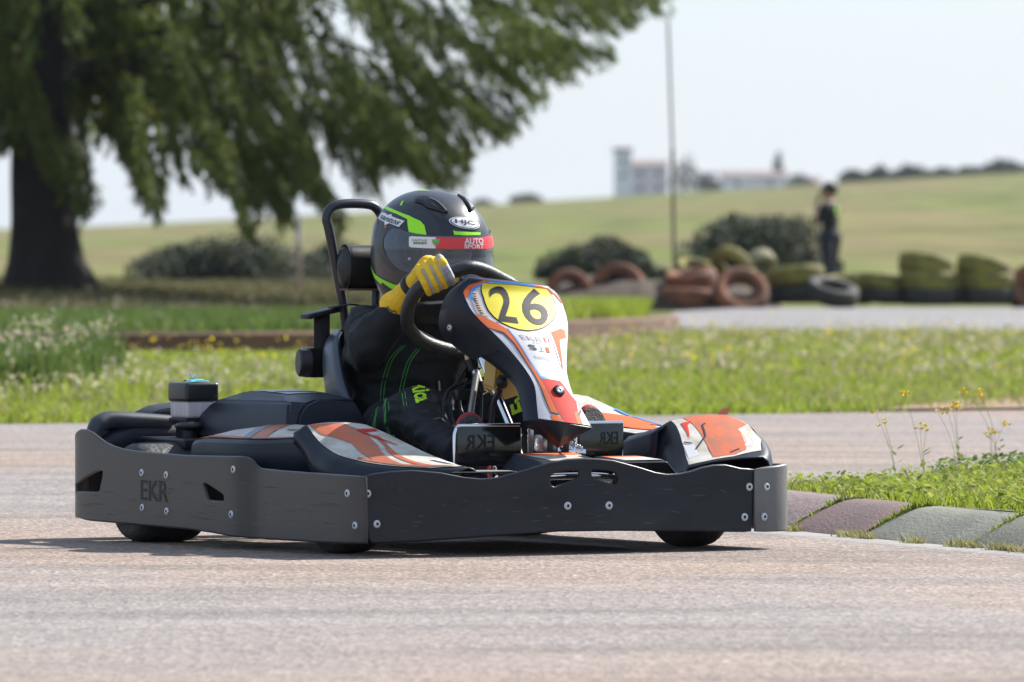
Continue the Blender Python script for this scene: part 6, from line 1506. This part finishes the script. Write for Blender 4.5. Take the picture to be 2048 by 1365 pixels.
# ---- shoes: dark sole facing forward, red upper
S_UP = mat('red shoe suede', (0.36, 0.02, 0.03), 0.8, bump=0.3, bscale=120); S_SOLE = mat('textured black sole', (0.03, 0.03, 0.03), 0.75, col2=(0.07, 0.065, 0.06), nscale=60, bump=0.9, bscale=180)
def shoe(p, tilt, yaw, lab):
    r = empty('shoe'); r.parent = drv; r['label'] = lab
    M = Matrix.Translation(p) @ Euler((0, math.radians(tilt), math.radians(yaw))).to_matrix().to_4x4()
    out = [(-0.045, -0.05), (-0.048, 0.0), (-0.045, 0.06), (-0.030, 0.105), (0.0, 0.122), (0.028, 0.108), (0.043, 0.065), (0.040, 0.0), (0.036, -0.05), (0.028, -0.10), (0.0, -0.115), (-0.03, -0.10)]
    out = [(q.x, q.y) for q in smooth_path([(a, b_, 0) for a, b_ in out], 4, True)]
    bm = bmesh.new(); n = len(out); rings = []
    for (d, s) in [(0.0, 0.97), (0.004, 1.0), (0.010, 1.0)]: rings.append([bm.verts.new(M @ Vector((-d, a * s, b_ * s))) for a, b_ in out])
    bm.faces.new(rings[0])
    for A, B in zip(rings, rings[1:]):
        for k in range(n): bm.faces.new((A[k], A[(k + 1) % n], B[(k + 1) % n], B[k]))
    bmobj('sole', bm, S_SOLE, r, angle=40)
    bm = bmesh.new(); rings = []
    for (d, s, dz) in [(0.009, 1.04, 0), (0.02, 1.09, 0), (0.04, 1.05, -0.004), (0.06, 0.90, -0.018), (0.08, 0.72, -0.035), (0.10, 0.60, -0.05)]: rings.append([bm.verts.new(M @ Vector((-d, a * s, b_ * (s if b_ > 0 else 1.0) + dz))) for a, b_ in out])
    for A, B in zip(rings, rings[1:]):
        for k in range(n): bm.faces.new((A[k], A[(k + 1) % n], B[(k + 1) % n], B[k]))
    bm.faces.new(rings[-1]); bm.faces.new(rings[0])
    bmobj('upper', bm, S_UP, r, smooth=True)
shoe((0.590, -0.178, 0.258), -14, -14, 'right shoe, red with a dark textured sole')
shoe((0.605, 0.207, 0.275), -14, 6, 'left shoe, red with a dark textured sole')

# ---- gloves: fingers wrapped round the rim
def wheel_dir(i, n=len(WP)):
    a = Vector(sw(*WP[i % n])); b_ = Vector(sw(*WP[(i + 1) % n])); return (b_ - a).normalized()
def glove(p, tang, outw, side, lab, wrist):
    """p: point on the rim's middle line, tang: along the rim from little finger to index, outw: away from the driver (front of the wheel)"""
    g = empty('glove'); g.parent = drv; g['label'] = lab
    p = Vector(p); t = Vector(tang).normalized(); o = (Vector(outw) - t * Vector(outw).dot(t)).normalized(); u = t.cross(o).normalized() * side     # u: over the top of the rim
    if u.z < 0: u = -u
    def rim(off, ang, r): return p + t * off + (u * math.cos(ang) + o * math.sin(ang)) * r
    bm = bmesh.new(); idx = bmesh.new()
    R0 = 0.0195
    specs = [(-0.036, 0.0108, 2.55, 0.030), (-0.0125, 0.0118, 2.75, 0.0305), (0.0115, 0.0118, 2.65, 0.0305)]
    for off, fr, end, rr in specs:
        pts = [rim(off * 0.85, -0.55, rr + 0.016)] + [rim(off, a, rr + (0.004 if a < 0.5 else 0.0)) for a in (0.0, 0.55, 1.1, 1.65, 2.2, end)]
        for a, b_ in zip(pts, pts[1:]): capsule(bm, a, b_, fr, fr * 0.98, 10)
    # back of the hand and palm
    for off, rr in ((-0.030, 0.034), (-0.012, 0.037), (0.008, 0.037), (0.026, 0.034)): capsule(bm, rim(off, -0.35, rr), rim(off * 0.8, -1.15, rr + 0.016), 0.0135, 0.0155, 10)
    w = Vector(wrist); palm = rim(-0.004, -1.2, 0.052)
    capsule(bm, palm, palm.lerp(w, 0.55), 0.030, 0.029, 14); capsule(bm, palm.lerp(w, 0.5), w, 0.033, 0.046, 14)
    # thumb leaves the side of the palm and closes under the rim
    th = [rim(0.020, -1.35, 0.042), rim(0.036, -2.0, 0.036), rim(0.044, -2.6, 0.033), rim(0.046, -3.1, 0.032)]
    for a, b_ in zip(th, th[1:]): capsule(bm, a, b_, 0.0125, 0.0118, 10)
    fused('hand', bm, Y_GL, g, 0.0028, 3)
    pts = [rim(0.032, -0.6, 0.044)] + [rim(0.0345, a, 0.0305 + (0.004 if a < 0.5 else 0)) for a in (0.0, 0.55, 1.1, 1.65, 2.15, 2.5)]
    for a, b_ in zip(pts, pts[1:]): capsule(idx, a, b_, 0.0128, 0.0124, 10)
    fused('index_finger', idx, G_GL, g, 0.0028, 3)
    # yellow tip patch and grey seams between the fingers
    bm = bmesh.new(); capsule(bm, rim(0.0345, -0.05, 0.0365), rim(0.0345, 0.35, 0.0365), 0.0118, 0.0122, 10); bmobj('finger_patch', bm, Y_GL, g, smooth=True)
    for off in (-0.0243, -0.0005, 0.0225):
        tube_obj('seam', [rim(off, a, 0.0365 + (0.003 if a < 0.5 else 0)) for a in (-0.4, 0.1, 0.6, 1.1, 1.6, 2.1, 2.5)], 0.0042, G_GL, g, n=8)
    # a star mark on the index finger
    V_, T_ = [], []
    c_ = rim(0.0345, 1.05, 0.0452); ex = t; ey = (rim(0.0345, 0.9, 0.045) - rim(0.0345, 1.2, 0.045)).normalized(); ez = ex.cross(ey); ez = ez if ez.dot(o) > 0 else -ez
    for k in range(10):
        a = math.pi / 2 + k * math.pi / 5; r = (0.0105 if k % 2 == 0 else 0.0042); V_.append(c_ + ex * r * math.cos(a) * 0.8 + ey * r * math.sin(a) * 1.15 - ez * 0.0)
    bm = bmesh.new(); add_tube(bm, V_, 0.0006, 5, closed=True); bmobj('star_outline', bm, KINK, g)
    # wide cuff and dark wrist strap
    d = (w - palm).normalized()
    lathe_obj('wrist_strap', [(0.0315, -0.011), (0.0355, -0.009), (0.0375, 0.0), (0.0385, 0.009), (0.034, 0.011)], palm.lerp(w, 0.50), d, BLACK, g, 26, 60)
    lathe_obj('cuff', [(0.040, -0.03), (0.046, -0.012), (0.0525, 0.008), (0.055, 0.018), (0.050, 0.019)], w, d, Y_GL, g, 28, 60)
    return g, w, d
i0 = 3
pc = Vector(sw(-0.112, 0.121)); tg = (Vector(sw(-0.066, 0.142)) - Vector(sw(-0.152, 0.078))).normalized()
g1, w1, d1 = glove(pc, tg, (math.cos(TW), 0, -math.sin(TW) * 0.3), 1, 'right glove, yellow with grey seams, closed on the rim', (0.082, -0.135, 0.672))
V_, T_ = text2d('One', 0.02, 0.2, 0.2)
bm = bmesh.new(); x_, y_ = frame_from(d1)
cd = Vector((1.0, -0.62, 0.15)).normalized(); cd = (cd - d1 * cd.dot(d1)).normalized(); cs = d1.cross(cd).normalized()
cs = cs if cs.z < 0 else -cs
pyobj('cuff_print', [w1 - d1 * (0.020 - 0.016 * (1 - y)) * 1.0 + (cd * math.cos((0.5 - x) * 0.7) + cs * math.sin((0.5 - x) * 0.7)) * (0.0485 + 0.008 * (1 - y)) for x, y in V_], T_, KINK, g1)
pc2 = Vector(sw(0.178, 0.0)); tg2 = (Vector(sw(0.175, 0.05)) - Vector(sw(0.177, -0.05))).normalized()
glove(pc2, tg2, (math.cos(TW), 0, -math.sin(TW)), 1, 'left glove behind the nose panel', (0.13, 0.195, 0.63))

# ---- helmet
H_GREY = mat('matt grey helmet shell', (0.035, 0.036, 0.040), 0.32, col2=(0.028, 0.029, 0.033), nscale=5, coat=0.15)
H_NAVY = mat('matt black helmet paint', (0.010, 0.011, 0.016), 0.34, coat=0.15)
H_LIME = mat('fluorescent lime paint', (0.34, 0.86, 0.01), 0.4); H_WHITE = mat('white helmet sticker', (0.72, 0.72, 0.74), 0.35); H_RED = mat('red visor strip', (0.68, 0.04, 0.045), 0.4)
vm = bpy.data.materials.new('smoked visor'); vm.use_nodes = True
vb = nd(vm)['Principled BSDF']; vb.inputs['Base Color'].default_value = (0.16, 0.20, 0.25, 1); vb.inputs['Roughness'].default_value = 0.06; vb.inputs['Coat Weight'].default_value = 0.6; vb.inputs['Coat Roughness'].default_value = 0.03
tb = nd(vm).new('ShaderNodeBsdfTransparent'); tb.inputs[0].default_value = (0.62, 0.64, 0.68, 1); mxs = nd(vm).new('ShaderNodeMixShader'); mxs.inputs[0].default_value = 0.55
lk(vm, vb.outputs[0], mxs.inputs[1]); lk(vm, tb.outputs[0], mxs.inputs[2]); lk(vm, mxs.outputs[0], nd(vm)['Material Output'].inputs[0])
EYE = [(-72, 0.20), (-50, 0.205), (-20, 0.205), (20, 0.205), (50, 0.205), (72, 0.20), (74, 0.0), (70, -0.24), (40, -0.30), (0, -0.31), (-40, -0.30), (-70, -0.24), (-74, 0.0)]
# shell: grid with the eye opening left out, closed by rim and lining
rows_ = []; NA, NV = 180, 80
vs_ = [1.0 - 2.0 * k / NV for k in range(NV + 1)]
V_ = [helmet_pt(-180 + 360 * i / NA, max(-1, min(0.999, v))) for v in vs_ for i in range(NA)]
Fc = []
for k in range(NV):
    for i in range(NA):
        a = -180 + 360 * (i + 0.5) / NA; v = (vs_[k] + vs_[k + 1]) / 2
        if in_poly(a, v, EYE): continue
        Fc.append((k * NA + i, k * NA + (i + 1) % NA, (k + 1) * NA + (i + 1) % NA, (k + 1) * NA + i))
helm = pyobj('helmet', V_, Fc, H_GREY, drv, smooth=True); helm['label'] = 'dark full-face helmet with lime stripes and red visor strip'
face_out(helm, (*HELMET_C, 1))
md = helm.modifiers.new('shell', 'SOLIDIFY'); md.thickness = 0.012; md.offset = -1
def hd(name, poly, material, lay=1.0, step=(3, 0.035)): return sheet_obj(name, poly, lambda a, v: helmet_pt(a, v, 0.0013 * lay), material, helm, [], step)
# visor with side plates
VIS = [(-93, 0.06), (-94, 0.13), (-91, 0.20), (-85, 0.252), (-76, 0.255), (-64, 0.232), (-45, 0.222), (-20, 0.225), (0, 0.222), (20, 0.225), (45, 0.222), (64, 0.232), (85, 0.252), (94, 0.13), (93, 0.0), (86, -0.12), (74, -0.27), (60, -0.325), (30, -0.335), (0, -0.34), (-30, -0.335), (-60, -0.325), (-74, -0.275), (-86, -0.12)]
visor = sheet_obj('visor', VIS, lambda a, v: helmet_pt(a, v, 0.005), vm, helm, [], (3, 0.04))
# pivots behind the visor ends
PIV = mat('grey pivot plate', (0.10, 0.12, 0.15), 0.4)
for s in (-1, 1):
    hd('pivot_plate', [(s * 91, 0.06), (s * 91, 0.15), (s * 86, 0.22), (s * 76, 0.23), (s * 74, 0.05), (s * 72, -0.20), (s * 80, -0.16), (s * 88, -0.03)], PIV, 1.2)
    for a, v, r in ((82, 0.15, 0.016), (80, -0.02, 0.013), (76, 0.07, 0.008)):
        c_ = Vector(helmet_pt(s * a, v, 0.0)); n_ = (Vector(helmet_pt(s * a, v, 0.01)) - c_)
        lathe_obj('pivot_ring', [(r * 0.55, 0.0), (r * 0.6, 0.003), (r, 0.003), (r, 0.0)], c_, n_, mat('pivot ring', (0.16, 0.18, 0.21), 0.35), helm, 20)
c_ = Vector(helmet_pt(-60.5, -0.08, 0.0055)); n_ = Vector(helmet_pt(-60.5, -0.08, 0.02)) - c_; screw(visor, c_, n_, 0.4)
# face seen through the visor
bm = bmesh.new(); FC = Vector((-0.062, 0.088, 0.815))
ellipsoid(bm, FC, (0.085, 0.072, 0.09)); ellipsoid(bm, FC + Vector((0.084, 0.008, -0.012)), (0.016, 0.013, 0.022)); ellipsoid(bm, FC + Vector((0.07, 0.035, 0.03)), (0.02, 0.028, 0.008)); ellipsoid(bm, FC + Vector((0.07, -0.025, 0.03)), (0.02, 0.028, 0.008))
fused('face', bm, SKIN, helm, 0.005, 3)
bm = bmesh.new()
for dy in (-0.027, 0.035): ellipsoid(bm, FC + Vector((0.075, dy, 0.012)), (0.010, 0.015, 0.009))
bmobj('eyes', bm, mat('dark eyes', (0.05, 0.04, 0.035), 0.2), helm, smooth=True)
# paintwork
hd('dark_panel', [(-150, 0.30), (-130, 0.42), (-100, 0.56), (-75, 0.64), (-58, 0.60), (-40, 0.50), (-25, 0.40), (-22, 0.24), (-45, 0.23), (-64, 0.24), (-76, 0.26), (-86, 0.258), (-93, 0.21), (-97, 0.12), (-96, 0.03), (-90, -0.09), (-80, -0.22), (-76, -0.30), (-80, -0.36), (-95, -0.24), (-106, -0.05), (-112, 0.10), (-125, 0.18), (-145, 0.22)], H_NAVY, 1.0)
hd('dark_panel', [(-35, 0.56), (-19, 0.50), (-14, 0.42), (-17, 0.235), (-22, 0.235), (-25, 0.40)], H_NAVY, 1.1)
hd('lime_stripe', [(-127, 0.445), (-124, 0.478), (-105, 0.472), (-92, 0.458), (-70, 0.430), (-54, 0.382), (-48.6, 0.334), (-45.5, 0.228), (-56, 0.232), (-64.5, 0.24), (-67, 0.30), (-70.7, 0.383), (-80, 0.405), (-90.6, 0.423), (-108, 0.435)], H_LIME, 1.6)
hd('grey_facet', [(-68, 0.44), (-57, 0.543), (-40, 0.461), (-33, 0.345), (-30, 0.240), (-44, 0.233), (-47, 0.334), (-53, 0.39)], mat('charcoal facet', (0.020, 0.022, 0.030), 0.34, coat=0.15), 1.5)
hd('lime_stripe', [(-17.4, 0.292), (-15.2, 0.280), (2, 0.268), (20, 0.253), (18.7, 0.228), (-2.8, 0.232), (-16.8, 0.240)], H_LIME, 1.6)
hd('lime_stripe', [(-128, -0.36), (-124, -0.384), (-115, -0.478), (-102, -0.53), (-81, -0.589), (-60, -0.60), (-62, -0.70), (-88, -0.68), (-100, -0.60), (-104.6, -0.645), (-119, -0.567)], H_LIME, 1.6)
hd('lime_stripe', [(-100, 0.60), (-97, 0.62), (-92, 0.545), (-95, 0.535)], H_LIME, 1.6)
hd('lime_stripe', [(-140, 0.84), (-110, 0.90), (-90, 0.93), (-90, 0.945), (-115, 0.92), (-142, 0.86)], H_LIME, 1.6, (4, 0.03))
hl = lambda lay: (lambda a, v: helmet_pt(a, v, 0.0013 * lay))
hd('name_sticker', [(-121, 0.310), (-121, 0.390), (-110, 0.397), (-104, 0.383), (-98, 0.405), (-95, 0.38), (-73, 0.357), (-78, 0.278), (-94, 0.298), (-100, 0.262), (-103, 0.30)], H_WHITE, 2.0)
lettering('name_print', 'santos', [(-116, 0.322), (-80, 0.294), (-116, 0.376), (-76, 0.346)], hl(3), H_NAVY, helm, bold=0.015, shear=0.25, step=0.2)
hd('small_flag', [(-100, 0.235), (-96, 0.235), (-96, 0.262), (-100, 0.262)], S_ODIRTY, 2.0)
ov = [(1.0 + 21.0 * math.cos(2 * math.pi * k / 36), 0.371 - 0.025 * math.cos(2 * math.pi * k / 36) + 0.066 * math.sin(2 * math.pi * k / 36)) for k in range(36)]
hd('logo_oval', [(1 + (a - 1) * 1.14, 0.371 + (v - 0.371) * 1.2) for a, v in ov], H_NAVY, 1.6); hd('logo_oval', [(1 + (a - 1) * 1.04, 0.371 + (v - 0.371) * 1.08) for a, v in ov], H_WHITE, 2.2); hd('logo_oval', [(1 + (a - 1) * 0.97, 0.371 + (v - 0.371) * 0.97) for a, v in ov], H_NAVY, 2.8); hd('logo_oval', [(1 + (a - 1) * 0.90, 0.371 + (v - 0.371) * 0.88) for a, v in ov], H_WHITE, 3.4)
lettering('logo_print', 'HJC', [(-14, 0.357), (14, 0.322), (-13, 0.420), (15.5, 0.388)], hl(4.2), H_NAVY, helm, bold=0.022, step=0.2)
lettering('logo_print', 'HELMETS', [(-7, 0.331), (8, 0.313), (-7, 0.341), (8, 0.323)], hl(4.2), H_NAVY, helm)
# visor strip
vl = lambda lay: (lambda a, v: helmet_pt(a, v, 0.005 + 0.0008 * lay))
sheet_obj('visor_strip_white', [(-62.5, 0.185), (-60, 0.196), (-36, 0.208), (-36.2, 0.088), (-60, 0.078), (-61.5, 0.09)], vl(1), H_WHITE, helm, [], (4, 0.05))
sheet_obj('visor_strip_red', [(-36.1, 0.208), (-6, 0.208), (18, 0.200), (50, 0.196), (70, 0.19), (70, 0.07), (48, 0.07), (18, 0.072), (-7, 0.086), (-36.2, 0.088)], vl(1), H_RED, helm, [], (4, 0.05))
lettering('strip_print', 'AUTO', [(-6.5, 0.138), (19, 0.128), (-6, 0.198), (19.2, 0.186)], vl(2), H_WHITE, helm, bold=0.022, step=0.25)
lettering('strip_print', 'SPORT', [(-7, 0.092), (18.4, 0.080), (-6.5, 0.134), (19, 0.124)], vl(2), H_WHITE, helm, bold=0.022, step=0.25)
lettering('strip_print', 'KARTING', [(-58.8, 0.142), (-44.0, 0.153), (-59.2, 0.166), (-43.8, 0.179)], vl(2), mat('green print', (0.05, 0.35, 0.08), 0.5), helm, bold=0.01, shear=0.2)
lettering('strip_print', 'SERIES', [(-57.5, 0.114), (-44.2, 0.126), (-57.9, 0.137), (-44.0, 0.149)], vl(2), H_NAVY, helm, bold=0.02, shear=0.2)
sheet_obj('strip_badge', [(-40, 0.180), (-32, 0.186), (-33, 0.150), (-36, 0.110), (-39, 0.140)], vl(2), mat('badge green', (0.12, 0.50, 0.06), 0.5), helm, [], 3)
sheet_obj('strip_badge', [(-39, 0.150), (-33.5, 0.155), (-36, 0.112)], vl(3), S_GREY, helm, [], 3)
# brow vents
VENT = mat('vent plastic', (0.012, 0.012, 0.015), 0.25)
for s in (-1, 1):
    P_ = [(s * 80, 0.70), (s * 66, 0.755), (s * 50, 0.745), (s * 30, 0.648), (s * 20, 0.500), (s * 32, 0.525), (s * 49, 0.565), (s * 58, 0.62), (s * 73, 0.63)]
    sheet_obj('brow_vent', P_, lambda a, v: helmet_pt(a, v, 0.0065), VENT, helm, [], (5, 0.05), thick=0.008, out=(1, 0, 1))
    Q_ = [(s * 40, 0.655), (s * 32, 0.625), (s * 25, 0.545), (s * 33, 0.55), (s * 44, 0.60)]
    sheet_obj('vent_slot', Q_, lambda a, v: helmet_pt(a, v, 0.0075), KINK, helm, [], (5, 0.05))
    tube_obj('vent_lip', [helmet_pt(s * a, v, 0.008) for a, v in ((48, 0.70), (36, 0.665), (28, 0.60), (22, 0.52))], 0.0018, mat('vent lip', (0.2, 0.2, 0.22), 0.2), helm, n=6)
# chin vent and collar
hd('chin_vent', [(-16, -0.60), (-12, -0.50), (12, -0.50), (16, -0.60), (10, -0.72), (-10, -0.72)], VENT, 3.0)
lathe_obj('vent_button', [(0.003, 0.006), (0.010, 0.005), (0.013, 0.0)], helmet_pt(3, -0.46, 0.0), Vector(helmet_pt(3, -0.46, 0.01)) - Vector(helmet_pt(3, -0.46, 0)), ALU, helm, 16)
rows_ = [[helmet_pt(-180 + 12 * i, -0.97, -0.002) for i in range(30)], [helmet_pt(-180 + 12 * i, -1.0, 0.004) for i in range(30)], [tuple(Vector(helmet_pt(-180 + 12 * i, -1.0, -0.03)) + Vector((0, 0, -0.008))) for i in range(30)]]
grid_obj('neck_roll', rows_, mat('grey neck lining', (0.20, 0.20, 0.21), 0.8), helm, close_u=True, thick=0.004)

# ---------------------------------------------------------------- the air: far things fade a little
bm = bmesh.new(); add_box(bm, (0, 1200, 6.5), (2400, 3000, 17), None, 0)
hz = bmobj('haze', bm, None); hm = bpy.data.materials.new('thin haze'); hm.use_nodes = True
nd(hm).remove(nd(hm)['Principled BSDF']); pv = nd(hm).new('ShaderNodeVolumePrincipled'); pv.inputs['Color'].default_value = (0.86, 0.92, 1.0, 1); pv.inputs['Density'].default_value = 0.00006; pv.inputs['Anisotropy'].default_value = 0.2
lk(hm, pv.outputs[0], nd(hm)['Material Output'].inputs['Volume']); hz.data.materials.append(hm); tag(hz, 'thin pale haze in the air', 'haze', kind='stuff')
